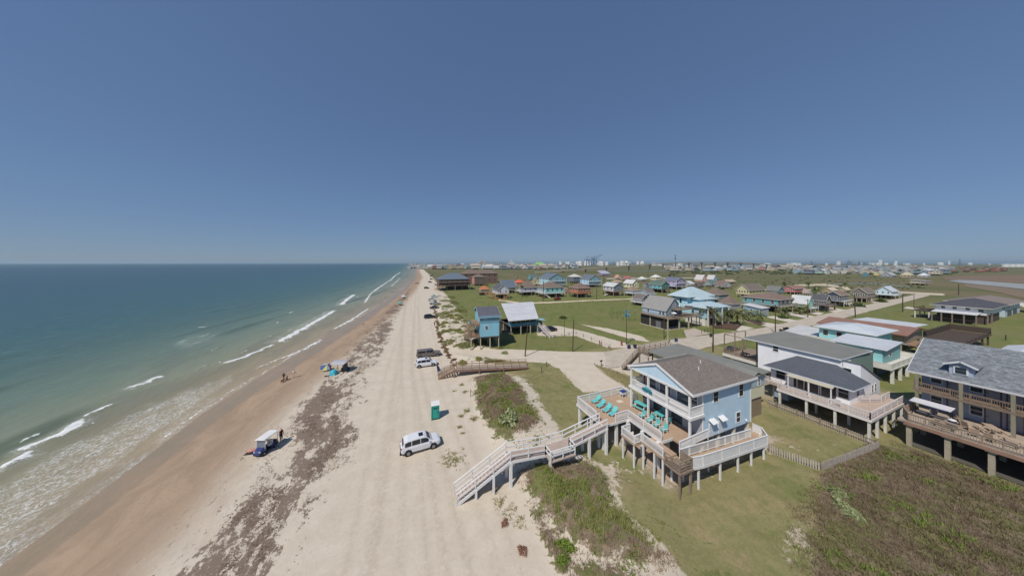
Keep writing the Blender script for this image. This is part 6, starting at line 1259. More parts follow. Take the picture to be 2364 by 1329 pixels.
bo = thing("boat_trailer", "small white boat on a trailer under the metal gabled house", "boat", (*G(1400, 682), 0), R(30)); lp(bo, "hull", loft([[(x, -w_, .9), (x, -w_ * .6, .4), (x, w_ * .6, .4), (x, w_, .9)] for x, w_ in ((-2.8, .8), (0, 1.0), (2, .8), (3.2, .1))]), OFFW); lp(bo, "trailer", MB().box(-2.4, 3.6, -.5, .5, .2, .4), PLAST)
for s_ in (-1, 1): lp(bo, "wheel", MB().tube((-1, s_ * .7, .3), (-1, s_ * .9, .3), .3, .3, 10), TYRE)
# golf cart with white roof
gc = thing("golf_cart", "blue golf cart with flat white roof on the damp sand", "golf cart", (*G(613, 1041), gz(*G(613, 1041))), R(-112)); gc.scale = (.88, .88, .92); NAVY = gloss((52, 62, 112), .3)
lp(gc, "front_cowl", loft([[(x, -w_, .32), (x, -w_, zt * .8), (x, -w_ * .8, zt), (x, w_ * .8, zt), (x, w_, zt * .8), (x, w_, .32)] for x, w_, zt in ((.45, .56, 1.02), (.8, .58, .98), (1.15, .52, .82), (1.32, .4, .62))]), NAVY); lp(gc, "floor", MB().box(-1.2, .6, -.55, .55, .3, .38), PLAST); lp(gc, "rear_body", loft([[(x, -.58, .32), (x, -.58, zt), (x, .58, zt), (x, .58, .32)] for x, zt in ((-1.35, .62), (-1.2, .74), (-.25, .72))]), NAVY)
lp(gc, "seat", MB().box(-.45, .05, -.55, .55, .74, .86), OFFW); lp(gc, "seat_back", MB().box(-.55, -.42, -.55, .55, .86, 1.3), OFFW); lp(gc, "roof", MB().box(-1.35, .85, -.68, .68, 1.95, 2.03).box(-1.3, .8, -.6, .6, 2.03, 2.06), WHITE); lp(gc, "rear_seat", MB().box(-1.3, -.85, -.5, .5, .76, .86), PLAST); lp(gc, "steering_wheel", MB().tube((.28, .25, 1.05), (.33, .25, 1.0), .18, .18, 12), BLACK); lp(gc, "windshield", MB().face([(.72, -.55, 1.0), (.72, .55, 1.0), (.62, .55, 1.9), (.62, -.55, 1.9)]), gloss((120, 128, 140), .1))
for x, s_ in ((.68, -1), (.68, 1), (-1.25, -1), (-1.25, 1)): lp(gc, "roof_post", MB().bar((x, s_ * .56, .6), (x * .95, s_ * .6, 1.97), .05), OFFW)
for x in (-.85, .85):
    for s_ in (-1, 1): w_ = lp(gc, "wheel", MB().tube((x, s_ * .46, .27), (x, s_ * .66, .27), .27, .27, 14), TYRE); lp(w_, "rim", MB().tube((x, s_ * .62, .27), (x, s_ * .67, .27), .14, .14, 8), RIM)
for s_ in (-1, 1): lp(gc, "headlight", MB().box(1.12, 1.28, s_ * .36 - .09, s_ * .36 + .09, .62, .74), LAMPW)
# portable toilet
def toilet(label, px, py, mat, rz, top):
    q = G(px, py); o = thing("portable_toilet", label, "portable toilet", (*q, gz(*q)), rz)
    lp(o, "cabin", MB().box(-.55, .55, -.55, .55, .12, 2.05), mat); lp(o, "skid", MB().box(-.58, .58, -.58, .58, 0, .12), PLAST); lp(o, "roof", loft([[(x, -.6, 2.05), (x, -.45, 2.3), (x, .45, 2.3), (x, .6, 2.05)] for x in (-.6, .6)]), top)
    d_ = lp(o, "door", MB().box(-.38, .38, -.59, -.552, .2, 1.95), mat); lp(d_, "door_vent", MB().box(-.28, .28, -.61, -.59, 1.55, 1.8), paint((30, 96, 92), .6, .05)); lp(d_, "handle", MB().box(.26, .32, -.63, -.59, 1.0, 1.15), BLACK)
    for k in (-.5, .5): lp(o, "corner_rib", MB().box(k - .04, k + .04, -.6, -.55, .12, 2.05), mat)
    for k in range(3): lp(o, "side_panel", MB().box(-.58, -.55, -.42 + k * .3, -.2 + k * .3, .3, 1.9), mat)
toilet("teal portable toilet with white roof standing on the beach", 1005, 963, paint((52, 158, 146), .5, .06), R(-3), WHITE); toilet("pale green hut behind the row of parked cars", 1002, 685, paint((176, 206, 188), .5, .06), R(-3), OFFW)

# ------------------------------------------------------------------ people and dogs
SKIN = paint((192, 142, 116), .6, .05)
def skeleton(pose):
    J = {}; 
    J['pel'] = (0, 0, .95, .13); J['bel'] = (0, 0, 1.1, .125); J['che'] = (0, .01, 1.32, .135); J['nec'] = (0, 0, 1.48, .055); J['hd0'] = (0, -.01, 1.6, .085); J['hd1'] = (0, -.015, 1.7, .075)
    for s_, n_ in ((-1, 'l'), (1, 'r')):
        st_ = .22 * s_ if pose == 'walk' else 0.0
        J['hip' + n_] = (.09 * s_, 0, .9, .09); J['kne' + n_] = (.1 * s_, -.03 - st_ * .55, .5, .065); J['ank' + n_] = (.1 * s_, .02 - st_ * 1.3, .09, .045); J['toe' + n_] = (.11 * s_, -.14 - st_ * 1.3, .04, .035)
        sw_ = -st_
        J['sho' + n_] = (.19 * s_, 0, 1.41, .06); J['elb' + n_] = (.26 * s_, .03 - sw_ * .5, 1.14, .045); J['wri' + n_] = (.27 * s_, -.06 - sw_ * 1.1, .9, .033); J['han' + n_] = (.265 * s_, -.09 - sw_ * 1.2, .8, .03)
    E_ = [('pel', 'bel'), ('bel', 'che'), ('che', 'nec'), ('nec', 'hd0'), ('hd0', 'hd1')]
    for n_ in 'lr': E_ += [('pel', 'hip' + n_), ('hip' + n_, 'kne' + n_), ('kne' + n_, 'ank' + n_), ('ank' + n_, 'toe' + n_), ('che', 'sho' + n_), ('sho' + n_, 'elb' + n_), ('elb' + n_, 'wri' + n_), ('wri' + n_, 'han' + n_)]
    return J, E_
def skin_mesh(name, J, E_):
    ks = list(J); me = bpy.data.meshes.new(name); me.from_pydata([J[k][:3] for k in ks], [(ks.index(a), ks.index(b)) for a, b in E_], [])
    o = bpy.data.objects.new(name, me); C.objects.link(o); o.modifiers.new("skin", 'SKIN'); s_ = o.modifiers.new("sub", 'SUBSURF'); s_.levels = 1; s_.render_levels = 1
    for i, k in enumerate(ks): me.skin_vertices[0].data[i].radius = (J[k][3],) * 2
    me.skin_vertices[0].data[0].use_root = True
    return o, ks
JS, ES = skeleton('stand'); JW, EW = skeleton('walk')
JD = {'pel': (-.28, 0, .42, .11), 'mid': (0, 0, .41, .105), 'che': (.25, 0, .43, .13), 'nec': (.4, 0, .55, .075), 'hed': (.5, 0, .64, .08), 'muz': (.62, 0, .6, .045), 'ta1': (-.42, 0, .5, .03), 'ta2': (-.56, 0, .62, .018)}; ED = [('pel', 'mid'), ('mid', 'che'), ('che', 'nec'), ('nec', 'hed'), ('hed', 'muz'), ('pel', 'ta1'), ('ta1', 'ta2')]
for s_, n_ in ((-1, 'l'), (1, 'r')):
    JD['fs' + n_] = (.24, .08 * s_, .32, .055); JD['fk' + n_] = (.25, .09 * s_, .18, .035); JD['fp' + n_] = (.25, .09 * s_, .03, .035); JD['hs' + n_] = (-.27, .08 * s_, .34, .075); JD['hk' + n_] = (-.2, .09 * s_, .22, .045); JD['hh' + n_] = (-.34, .09 * s_, .13, .03); JD['hp' + n_] = (-.31, .09 * s_, .03, .033); JD['ea' + n_] = (.47, .075 * s_, .72, .025)
    ED += [('che', 'fs' + n_), ('fs' + n_, 'fk' + n_), ('fk' + n_, 'fp' + n_), ('pel', 'hs' + n_), ('hs' + n_, 'hk' + n_), ('hk' + n_, 'hh' + n_), ('hh' + n_, 'hp' + n_), ('hed', 'ea' + n_)]
src = [skin_mesh("pose_standing", JS, ES), skin_mesh("pose_walking", JW, EW), skin_mesh("pose_dog", JD, ED)]
dg_ = bpy.context.evaluated_depsgraph_get(); POSE = []
for o, ks in src: POSE.append((bpy.data.meshes.new_from_object(o.evaluated_get(dg_)), ks))
for o, _ in src: bpy.data.objects.remove(o)
def person(label, px, py, pose, shirt, pants, hair, rz=0.0, lying=False, z=None, pos=None):
    base, ks = POSE[pose]; J = (JS, JW)[pose]; me = base.copy(); me.materials.clear()
    for c_ in (SKIN, paint(shirt, .8, .08), paint(pants, .8, .08), paint(hair, .8, .1)): me.materials.append(c_)
    P_ = np.array([J[k][:3] for k in ks]); out = []
    for f in me.polygons:
        c_ = np.array(f.center); k = ks[int(np.argmin(((P_ - c_) ** 2).sum(1)))]
        v = 0
        if k in ('bel', 'che', 'shol', 'shor'): v = 1
        if k in ('pel', 'hipl', 'hipr'): v = 2
        if k in ('knel', 'kner') and c_[2] > .5: v = 2
        if k in ('hd1', 'hd0') and (c_[1] > .0 or c_[2] > 1.72): v = 3
        out.append(v)
    me.polygons.foreach_set("material_index", out); me.polygons.foreach_set("use_smooth", [True] * len(out))
    q = pos or G(px, py); o = link("person", me, None, None, (q[0], q[1], gz(*q) if z is None else z)); o.rotation_euler = (R(-88) if lying else 0, 0, rz)
    if lying: o.location.z += .14
    return tag(o, label, "person")
person("person in dark top and shorts walking with two brown dogs", 655, 877, 1, (34, 34, 40), (40, 38, 44), (30, 26, 26), R(150)); person("person in pale clothes walking along the wet sand", 678, 870, 1, (206, 202, 200), (196, 186, 180), (90, 66, 50), R(160))
for lb_, px, py, a in (("small brown dog beside the person in dark clothes", 662, 875, 100), ("second brown dog nearer to the water's edge", 652, 880, 80)):
    q = G(px, py); me = POSE[2][0].copy(); me.materials.clear(); me.materials.append(paint((112, 78, 60), .8, .15, 6)); o = link("dog", me, None, None, (*q, gz(*q)), True); o.rotation_euler = (0, 0, R(a)); tag(o, lb_, "dog")
tq = G(592, 1043); tw_ = thing("beach_towel", "dark towel spread on the sand beside the golf cart", "towel", (*tq, gz(*tq)), R(-12)); lp(tw_, "cloth", MB().box(-1.1, .9, -.4, .4, .005, .03), paint((60, 54, 60), .9, .1)); lp(tw_, "folded_edge", MB().box(.9, 1.05, -.38, .38, .005, .06), paint((70, 62, 66), .9, .1))
person("sunbather in pink swimwear lying on the dark towel", 588, 1041, 0, (206, 150, 140), (196, 130, 130), (60, 40, 34), R(76), True, gz(*tq) + .02, (tq[0] + .5, tq[1] - .05))
person("person in dark red standing behind the golf cart", 626, 1030, 0, (92, 36, 38), (40, 34, 38), (40, 30, 28), R(60), pos=(G(613, 1041)[0] + 1.0, G(613, 1041)[1] + 1.5))
person("person in maroon standing beside the grey beach canopy", 762, 857, 0, (110, 44, 56), (60, 34, 40), (56, 40, 34), R(120)); person("person in dark grey standing near the dune shrubs on the beach", 1003, 753, 0, (60, 60, 72), (52, 52, 60), (40, 34, 32), R(40)); person("person in dark clothes standing by the dune behind the parked cars", 1013, 683, 0, (70, 44, 44), (56, 44, 48), (40, 34, 30), R(70))
person("person in red at the water's edge far up the beach", 890, 688, 0, (170, 80, 66), (120, 60, 56), (50, 36, 30), R(-90)); person("person wading in the shallows, nearer of two", 905, 672.5, 0, (70, 76, 92), (60, 62, 80), (40, 34, 30), R(-90), z=-.6); person("person wading in the shallows, farther of two", 912.5, 667, 0, (88, 80, 88), (60, 62, 80), (40, 34, 30), R(-80), z=-.6)
person("sunbather lying far up the beach near the wet sand", 844, 748, 0, (196, 120, 100), (90, 60, 60), (60, 40, 30), R(70), True); person("person in dark red lying by the far beach camp", 944, 693, 0, (120, 40, 46), (60, 36, 40), (40, 30, 28), R(60), True); person("person in a pale blue shirt beside the nearest parked car", 1004, 718, 1, (176, 180, 206), (150, 150, 170), (60, 46, 40), R(30))
# things at the stair foot: dark blue flag and post
bf = thing("beach_umbrella", "closed dark blue umbrella leaning at the foot of the brown stairs", "umbrella", (*G(1011, 868), 0)); lp(bf, "pole", MB().tube((0, 0, 0), (-.25, .1, 2.5), .03), GREYWOOD); lp(bf, "canopy", MB().raw([(-.08, 0, .95), (.45, .1, 1.0), (.5, -.1, 1.15), (-.2, 0, 2.35), (-.3, .1, 2.3), (.25, 0, 1.9)], [(0, 1, 2), (0, 2, 5, 3), (0, 3, 4), (0, 4, 5, 1), (3, 5, 4), (1, 5, 2)]), paint((50, 58, 88), .8, .12)); lp(bf, "tip", MB().tube((-.25, .1, 2.5), (-.28, .11, 2.7), .02), OFFW)
# ------------------------------------------------------------------ beach camp
cq = G(786, 857); cn = thing("beach_canopy", "grey beach canopy on dark legs over camping gear", "canopy", (*cq, gz(*cq)), R(-20)); CANO = paint((172, 172, 180), .7, .06)
lp(cn, "roof", loft([[(x, -1.3, 1.9), (x, -.5, 2.25), (x, .5, 2.25), (x, 1.3, 1.9), (x, .5, 2.2), (x, -.5, 2.2)] for x in (-1.4, 1.4)]), CANO)
for x in (-1.3, 1.3):
    for y in (-1.2, 1.2): lp(cn, "leg", MB().bar((x, y, 0), (x, y, 1.92), .08), PLAST)
lp(cn, "side_cloth", MB().box(1.34, 1.38, -1.2, .2, .3, 1.9), paint((74, 78, 88), .8, .12))
dq = G(770, 864); dt = thing("dome_tent", "round turquoise pop-up shelter in front of the grey canopy", "tent", (*dq, gz(*dq)), R(10)); lp(dt, "dome", MB().lathe((0, 0, 0), [(.78, 0), (.74, .35), (.6, .7), (.36, .95), (.05, 1.05)], 14), paint((58, 170, 190), .6, .06)); lp(dt, "door_flap", MB().raw([(-.3, -.79, .02), (.3, -.79, .02), (.16, -.66, .6), (-.16, -.66, .6)], [(0, 1, 2, 3)]), paint((120, 200, 210), .6, .05))
uq = G(752, 855); ub = thing("beach_umbrella", "blue and yellow panelled beach umbrella tipped on the sand", "umbrella", (*uq, gz(*uq)), R(20)); UC = [paint((60, 86, 150), .7, .05), paint((214, 206, 120), .7, .05), paint((170, 190, 214), .7, .05), paint((70, 96, 110), .7, .05)]
for k in range(8):
    a, b = 2 * math.pi * k / 8, 2 * math.pi * (k + 1) / 8; tip = Vector((.25, -.25, 1.35)); rim_ = lambda t_: Vector((1.05 * math.cos(t_), .75 * math.sin(t_) - .1, .75 + .55 * math.sin(t_))); lp(ub, "panel", MB().raw([tip, rim_(a), rim_(b), tip + Vector((0, 0, .02)), rim_(a) + Vector((0, 0, .02)), rim_(b) + Vector((0, 0, .02))], [(0, 2, 1), (3, 4, 5), (1, 2, 5, 4)]), UC[k % 4])
lp(ub, "pole", MB().tube((0, .6, 0), (.25, -.25, 1.35), .025), OFFW)
gq = G(797, 856); wgn = thing("beach_wagon", "dark green beach wagon piled with gear beside the canopy", "wagon", (*gq, gz(*gq)), R(25)); lp(wgn, "tub", MB().box(-.7, .7, -.35, .35, .25, .7), paint((40, 66, 54), .8, .1)); lp(wgn, "load", loft([[(x, -.3, .7), (x, -.2, z_), (x, .2, z_), (x, .3, .7)] for x, z_ in ((-.65, .8), (-.2, 1.0), (.3, .85), (.65, .75))]), paint((56, 62, 70), .8, .2, 5)); lp(wgn, "handle", MB().bar((.7, 0, .4), (1.3, 0, .75), .04), WHITE)
for x in (-.5, .5):
    for y in (-.36, .36): lp(wgn, "wheel", MB().tube((x, y - .05, .15), (x, y + .05, .15), .15, .15, 10), TYRE)
fq = G(759, 867); mt_ = thing("beach_towel", "dark purple mat on the sand beside the turquoise shelter", "mat", (*fq, gz(*fq)), R(20)); lp(mt_, "cloth", MB().box(-.7, .7, -.3, .3, .005, .05), paint((78, 66, 76), .9, .1)); lp(mt_, "pillow", MB().box(-.7, -.45, -.25, .25, .05, .14), paint((64, 54, 62), .9, .1))
for i, (px, py, c_, lb_) in enumerate(((924, 704, (92, 160, 150), "green and white beach shelter far up the beach"), (932, 688, (196, 202, 222), "pale lavender beach umbrella far up the beach"))):
    q = G(px, py); o = thing("beach_shelter", lb_, "umbrella", (*q, gz(*q))); lp(o, "canopy", MB().lathe((0, 0, 1.3), [(1.5, 0), (1.1, .45), (.1, .8)], 10), paint(c_, .7, .06)); lp(o, "pole", MB().tube((0, 0, 0), (0, 0, 2.0), .04), OFFW); lp(o, "gear", MB().box(-.5, .6, -.4, .3, 0, .5), paint((40, 60, 66), .8, .2, 4))
q = G(963, 654); o = thing("seaweed_heap", "dark heap of seaweed far up the beach", "seaweed", (*q, gz(*q)), R(-70)); lp(o, "mound", MB().lathe((0, 0, -.1), [(5.5, 0), (4.2, .5), (2, .9), (.2, 1.0)], 12), paint((92, 76, 66), .9, .25, .8)); lp(o, "strands", MB().lathe((3.5, .5, -.1), [(2.6, 0), (1.6, .4), (.2, .6)], 10), paint((84, 68, 60), .9, .25, .8)); o.scale = (1, .45, 1)
q = G(927, 1049); o = thing("cooler_bag", "small dark bag on the sand behind the white crossover", "bag", (*q, gz(*q))); lp(o, "bag", MB().box(-.2, .2, -.15, .15, 0, .3), PLAST); lp(o, "strap", MB().bar((-.15, 0, .3), (.15, 0, .42), .04), BLACK)

# ------------------------------------------------------------------ poles, bins, hydrants, fences
def pole(label, px, py, ptop, r_=.14, lean=0, arm=False, mat=None):
    q = G(px, py); hh = hgt(q[0], q[1], ptop); o = thing("utility_pole", label, "pole", (*q, -.1)); m_ = mat or paint((86, 70, 60), .9, .2, 2)
    lp(o, "shaft", MB().tube((0, 0, 0), (lean * COS, -lean * SIN, hh), r_, r_ * .7, 8), m_); lp(o, "cap", MB().tube((lean * COS, -lean * SIN, hh), (lean * COS, -lean * SIN, hh + .06), r_ * .8, r_ * .5, 8), m_)
    if arm: lp(o, "crossarm", MB().bar((-1.1 * SIN + lean * COS, -1.1 * COS - lean * SIN, hh - .5), (1.1 * SIN + lean * COS, 1.1 * COS - lean * SIN, hh - .5), .12), m_); lp(o, "insulator", MB().tube((lean * COS, -lean * SIN, hh - .2), (lean * COS, -lean * SIN, hh + .3), .07), OFFW)
    return o
pole("leaning dark pole at the sandy road beside the tower house", 1212, 822, 744, .16, .75); pole("straight dark pole on the lawn right of the tower house", 1322, 811, 736, .15, .3); pole("thin grey pole at the pavilion drive", 1303, 775, 734, .09); pole("thick utility pole near the street behind the flat roofed annex", 1646, 812, 712, .17, .1, True)
pole("utility pole between the driveways of the teal house", 1790, 770, 702, .17, 0, True); pole("tilted utility pole by the street near the rust brown roof", 1975, 732, 678, .2, -.6, True); pole("utility pole beyond the driveways of the dark gabled house", 1865, 733, 690, .17, 0, True); pole("utility pole in the grass near the field house", 2084, 720, 678, .2, 0, True); pole("dark pole at the bend of the street", 2213, 681, 655, .25); pole("pale pole near the cross road", 2110, 713, 680, .12); pole("pole at the grey gabled house's corner, darker of two", 1533, 782, 722, .12); pole("pale pole at the grey gabled house's corner, thicker of two", 1542, 795, 735, .18, 0, False, paint((170, 160, 138), .8, .12))
pole("utility pole in the grass before the orange stilt house", 1377, 691, 652, .2, .2, True); pole("utility pole before the aqua stilt house", 1253, 697, 648, .22, .6, True); pole("far utility pole in front of the marsh", 1812, 672, 641, .25, 0, True); pole("far utility pole near the peach gabled house", 1676, 640, 622, .3); pole("far utility pole right of the radio mast", 1565, 643, 626, .3); pole("far utility pole left of the radio mast", 1496, 640, 621, .3); pole("pale monopole left of the far bridge ramp", 1334, 628, 607, .5, 0, False, OFFW); pole("second pale monopole beside the far bridge ramp", 1310, 624, 606, .5, 0, False, OFFW); pole("wooden post standing in the field by the teal shed", 2322, 785, 772, .14); pole("utility pole left of the white gabled annex row", 1756, 745, 712, .16); pole("utility pole near the purple half built house", 1394, 651, 633, .3)
wl = pole("tall thin grey pole carrying a teal pinwheel by the lots", 1446, 795, 716, .11, .1); zt = hgt(*G(1446, 795), 722)
for k in range(6):
    a = 2 * math.pi * k / 6; lp(wl, "blade", MB().raw([(.1, 0, zt), (.1 + .2, 1.1 * math.cos(a), zt + 1.1 * math.sin(a)), (.1, 1.3 * math.cos(a + .45), zt + 1.3 * math.sin(a + .45)), (.05, 0, zt), (.2, 1.1 * math.cos(a), zt + 1.1 * math.sin(a)), (.05, 1.3 * math.cos(a + .45), zt + 1.3 * math.sin(a + .45))], [(0, 1, 2), (5, 4, 3), (0, 3, 4, 1), (1, 4, 5, 2), (2, 5, 3, 0)]), paint((84, 138, 164), .5, .1))
lp(wl, "lamp", MB().box(-.2, .8, -.2, .2, zt - 1.0, zt - .6), paint((70, 90, 104), .5, .1))
def bin_(label, px, py, c_):
    q = G(px, py); o = thing("wheelie_bin", label, "bin", (*q, 0), random.uniform(-.4, .4)); lp(o, "body", loft([[(-w_, -w_, z), (w_, -w_, z), (w_, w_, z), (-w_, w_, z)] for w_, z in ((.25, .06), (.33, 1.0))]), paint(c_, .6, .08)); lp(o, "lid", MB().slab([(-.38, -.36, 1.08), (.36, -.36, 1.02), (.36, .36, 1.02), (-.38, .36, 1.08)], .06), paint(c_, .6, .08))
    for y in (-.24, .24): lp(o, "wheel", MB().tube((-.28, y - .04, .12), (-.28, y + .04, .12), .12, .12, 10), TYRE)
for lb_, px, py, c_ in (("dark blue wheeled bin at the drive, left of the pair", 1452, 805, (44, 54, 84)), ("dark blue wheeled bin at the drive, right of the pair", 1466, 804, (40, 50, 80)), ("dark bin beside the street pole opposite the annex", 1641, 778, (52, 50, 62)), ("blue bin at the street corner below the grey gabled house", 1561, 789, (52, 74, 104)), ("dark wheeled bin on the street by the white carport, left", 1811, 763, (40, 44, 58)), ("dark wheeled bin on the street by the white carport, right", 1817, 762, (36, 40, 54)), ("dark bin at the edge of the street near the utility poles", 1803, 767, (60, 54, 50))): bin_(lb_, px, py, c_)
hq = G(1435, 797); hy_ = thing("fire_hydrant", "faded red hydrant beside the thin pole at the drive", "hydrant", (*hq, 0)); RD = paint((142, 84, 70), .7, .14)
lp(hy_, "barrel", MB().lathe((0, 0, 0), [(.3, 0), (.3, .1), (.2, .14), (.2, 1.0), (.26, 1.05), (.2, 1.3), (.05, 1.45)], 10), RD)
for a, b in (((-.35, 0, .8), (.35, 0, .8)), ((0, -.33, .75), (0, .33, .75))): lp(hy_, "outlet", MB().tube(a, b, .1, .1, 8), RD)
mq = G(1388, 845); mb_ = thing("mailbox", "small dark mailbox on a post at the sandy lot's edge", "mailbox", (*mq, 0), R(20)); lp(mb_, "post", MB().box(-.06, .06, -.06, .06, 0, 1.1), DARKWOOD); lp(mb_, "box", loft([[(x, -.14, 1.1), (x, -.14, 1.28), (x, 0, 1.38), (x, .14, 1.28), (x, .14, 1.1)] for x in (-.35, .35)]), PLAST)
for i, (px, py, lb_) in enumerate(((1386, 797, "small rusty frame gate at the lawn's far corner"), (1407, 806, "low brown stump post beside the sandy drive"))):
    q = G(px, py); o = thing("fence_stub", lb_, "post", (*q, 0)); 
    for y in (-.4, .4): lp(o, "post", MB().box(-.08, .08, y - .08, y + .08, 0, 1.2 - .5 * i), BROWNWOOD)
    lp(o, "rail", MB().box(-.04, .04, -.4, .4, .5, .62), BROWNWOOD)
# picket fences round the white house's yard
PICK = MB().raw([(-.055, -.012, 0), (.055, -.012, 0), (.055, -.012, .86), (0, -.012, .95), (-.055, -.012, .86), (-.055, .012, 0), (.055, .012, 0), (.055, .012, .86), (0, .012, .95), (-.055, .012, .86)], [(0, 1, 2, 3, 4), (9, 8, 7, 6, 5), (0, 5, 6, 1), (1, 6, 7, 2), (2, 7, 8, 3), (3, 8, 9, 4), (4, 9, 5, 0)]).mesh("picket"); PICK.materials.append(paint((182, 172, 162), .85, .2, 2))
def picket(label, a, b):
    a, b = Vector((*a, 0)), Vector((*b, 0)); L = (b - a).length; ang = math.atan2(b.y - a.y, b.x - a.x); o = thing("picket_fence", label, "fence", a, ang)
    for z in (.25, .7): lp(o, "rail", MB().box(0, L, .015, .06, z, z + .08), GREYWOOD)
    n = int(L / .2)
    for k in range(n): p_ = link("picket", PICK, None, o, ((k + .5) * L / n, random.uniform(-.005, .005), random.uniform(-.04, .01))); p_.rotation_euler = (0, random.uniform(-.03, .03), 0)
    for k in range(int(L / 2.4) + 1): lp(o, "post", MB().box(k * 2.4 - .05, k * 2.4 + .05, .06, .16, 0, 1.02), GREYWOOD)
picket("grey picket fence running down the yard from the ramp's end", (40.9, 18.0), (42.6, 14.3)); picket("grey picket fence between the yard and the brown scrub", (42.7, 14.25), (54.6, 13.3)); picket("grey picket fence along the white house's posts", (54.5, 13.5), (54.7, 24.2))
def rails(label, pts, n, h=1.0, mat=DARKWOOD, name="wire_fence"):
    o = thing(name, label, "fence", (*pts[0], 0)); pts = [Vector((*p_, 0)) - Vector((*pts[0], 0)) for p_ in pts]
    for a, b in zip(pts[:-1], pts[1:]):
        k = max(1, int(n * (b - a).length)); 
        for i in range(k + 1): q_ = a + (b - a) * i / k; lp(o, "post", MB().bar(q_ - Vector((0, 0, .2)), q_ + Vector((random.uniform(-.06, .06), random.uniform(-.06, .06), h)), .09), mat)
        lp(o, "wire", MB().bar(a + Vector((0, 0, h * .9)), b + Vector((0, 0, h * .9)), .02).bar(a + Vector((0, 0, h * .5)), b + Vector((0, 0, h * .5)), .02), mat)
rails("thin wire fence edging the lawn by the pavilion drive", W((1262, 783), (1330, 771), (1385, 793), (1408, 803)), .35); rails("leaning dune fence posts at the foot of the near dune", W((1086, 915), (1104, 938), (1110, 960)), .4, 1.3, GREYWOOD); rails("dark low mesh fence in the field left of the grey gabled house", W((1408, 727), (1440, 722), (1480, 726), (1480, 742), (1412, 735)), .5, 1.1, PLAST); rails("dark mesh fence on the lawn corner by the street", W((1620, 770), (1665, 757)), .5, 1.3, PLAST); rails("low wire fence along the large grey house's side yard", W((2000, 855), (2115, 893)), .3, .9, GREYWOOD); rails("weathered rail at the edge of the sandy lot", W((1372, 842), (1425, 862), (1462, 885)), .3, .5, GREYWOOD); rails("single thin marker posts on the grass slope", W((1250, 860), (1262, 846)), .25, 1.2, DARKWOOD)

# ------------------------------------------------------------------ palms, shrubs, ground cover
def leaf_mat(name, a, b, c_=None, rough=.7):
    t = NT(name); at = t.attr("tint", "Fac"); n = t.noise(3, 3, .6, t.pos()); f = t.math('ADD', t.math('MULTIPLY', at, .75), t.math('MULTIPLY', n, .35))
    col = t.mix(t.ramp(f, .1, .6), lin(a), lin(b))
    if c_: col = t.mix(t.ramp(f, .62, .95), col, lin(c_))
    t.b.inputs["Subsurface Weight"].default_value = 0.0
    return t.fin(col, rough, .25)
GREENL = leaf_mat("dune_green_leaf", (104, 106, 56), (134, 136, 76), (164, 160, 106)); BROWNL = leaf_mat("dune_brown_stem", (116, 98, 80), (146, 126, 104), (178, 160, 134)); GRASSL = leaf_mat("turf_blade", (98, 100, 58), (132, 128, 82), (164, 150, 108)); SAGEL = leaf_mat("sage_leaf", (116, 124, 86), (150, 156, 112), (172, 172, 130)); PALML = leaf_mat("palm_frond", (74, 82, 50), (108, 114, 70), (142, 134, 90)); REDL = leaf_mat("red_brown_twig", (128, 90, 76), (154, 114, 96), (170, 136, 114)); LUSHL = leaf_mat("lush_leaf", (80, 98, 36), (112, 132, 52), (130, 140, 70)); GRASSG = leaf_mat("green_turf_blade", (84, 96, 46), (108, 118, 60), (134, 130, 80))
def tri_mesh(name, V, tint):
    """V: (n,3,3) triangles"""
    n = len(V); me = bpy.data.meshes.new(name); me.vertices.add(n * 3); me.vertices.foreach_set("co", V.reshape(-1).astype(np.float32))
    me.loops.add(n * 3); me.loops.foreach_set("vertex_index", np.arange(n * 3, dtype=np.int32)); me.polygons.add(n); me.polygons.foreach_set("loop_start", np.arange(0, n * 3, 3, dtype=np.int32)); me.update(calc_edges=True)
    a = me.attributes.new("tint", 'FLOAT', 'POINT'); a.data.foreach_set("value", np.repeat(tint, 3).astype(np.float32)); return me
def tufts(name, xy, h, blades, spread, width, mat, label, lean=.5, lift=0.0):
    n = len(xy)
    if n == 0: return
    z = ground_z(xy[:, 0], xy[:, 1]); N = n * blades; bx = np.repeat(xy[:, 0], blades) + rng.normal(0, spread, N); by = np.repeat(xy[:, 1], blades) + rng.normal(0, spread, N); bz = np.repeat(z, blades) - .02 + lift * rng.random(N)
    hh = np.repeat(h, blades) * rng.uniform(.5, 1.15, N); a = rng.uniform(0, 2 * np.pi, N); ln = hh * rng.uniform(.1, lean * 2, N); wv = width * rng.uniform(.6, 1.3, N); pa = a + np.pi / 2 + rng.normal(0, .4, N)
    V = np.zeros((N, 3, 3)); V[:, 0] = np.stack([bx - np.cos(pa) * wv, by - np.sin(pa) * wv, bz], 1); V[:, 1] = np.stack([bx + np.cos(pa) * wv, by + np.sin(pa) * wv, bz], 1); V[:, 2] = np.stack([bx + np.cos(a) * ln, by + np.sin(a) * ln, bz + hh], 1)
    tint = np.clip(np.repeat(rng.random(n), blades) * .6 + rng.random(N) * .4, 0, 1)
    o = link(name, tri_mesh(name, V, tint), mat); o["kind"] = "stuff"; o["label"] = label; return o
def sample(poly, dens, test=None):
    poly = np.array(poly); x0, y0 = poly.min(0); x1, y1 = poly.max(0); n = int((x1 - x0) * (y1 - y0) * dens); p_ = np.stack([rng.uniform(x0, x1, n), rng.uniform(y0, y1, n)], 1); p_ = p_[sdist(p_[:, 0], p_[:, 1], poly) + 3.2 * (fbm(p_[:, 0] * .45, p_[:, 1] * .45, 3) - .5) < rng.uniform(-1.6, 1.0, n)]
    if test is not None: p_ = p_[test(p_[:, 0], p_[:, 1])]
    return p_
def nz(s, lo, hi, off=0): return lambda x, y: (lambda v: (v > lo) & (v < hi))(fbm(x * s + off, y * s + off * .7, 3))
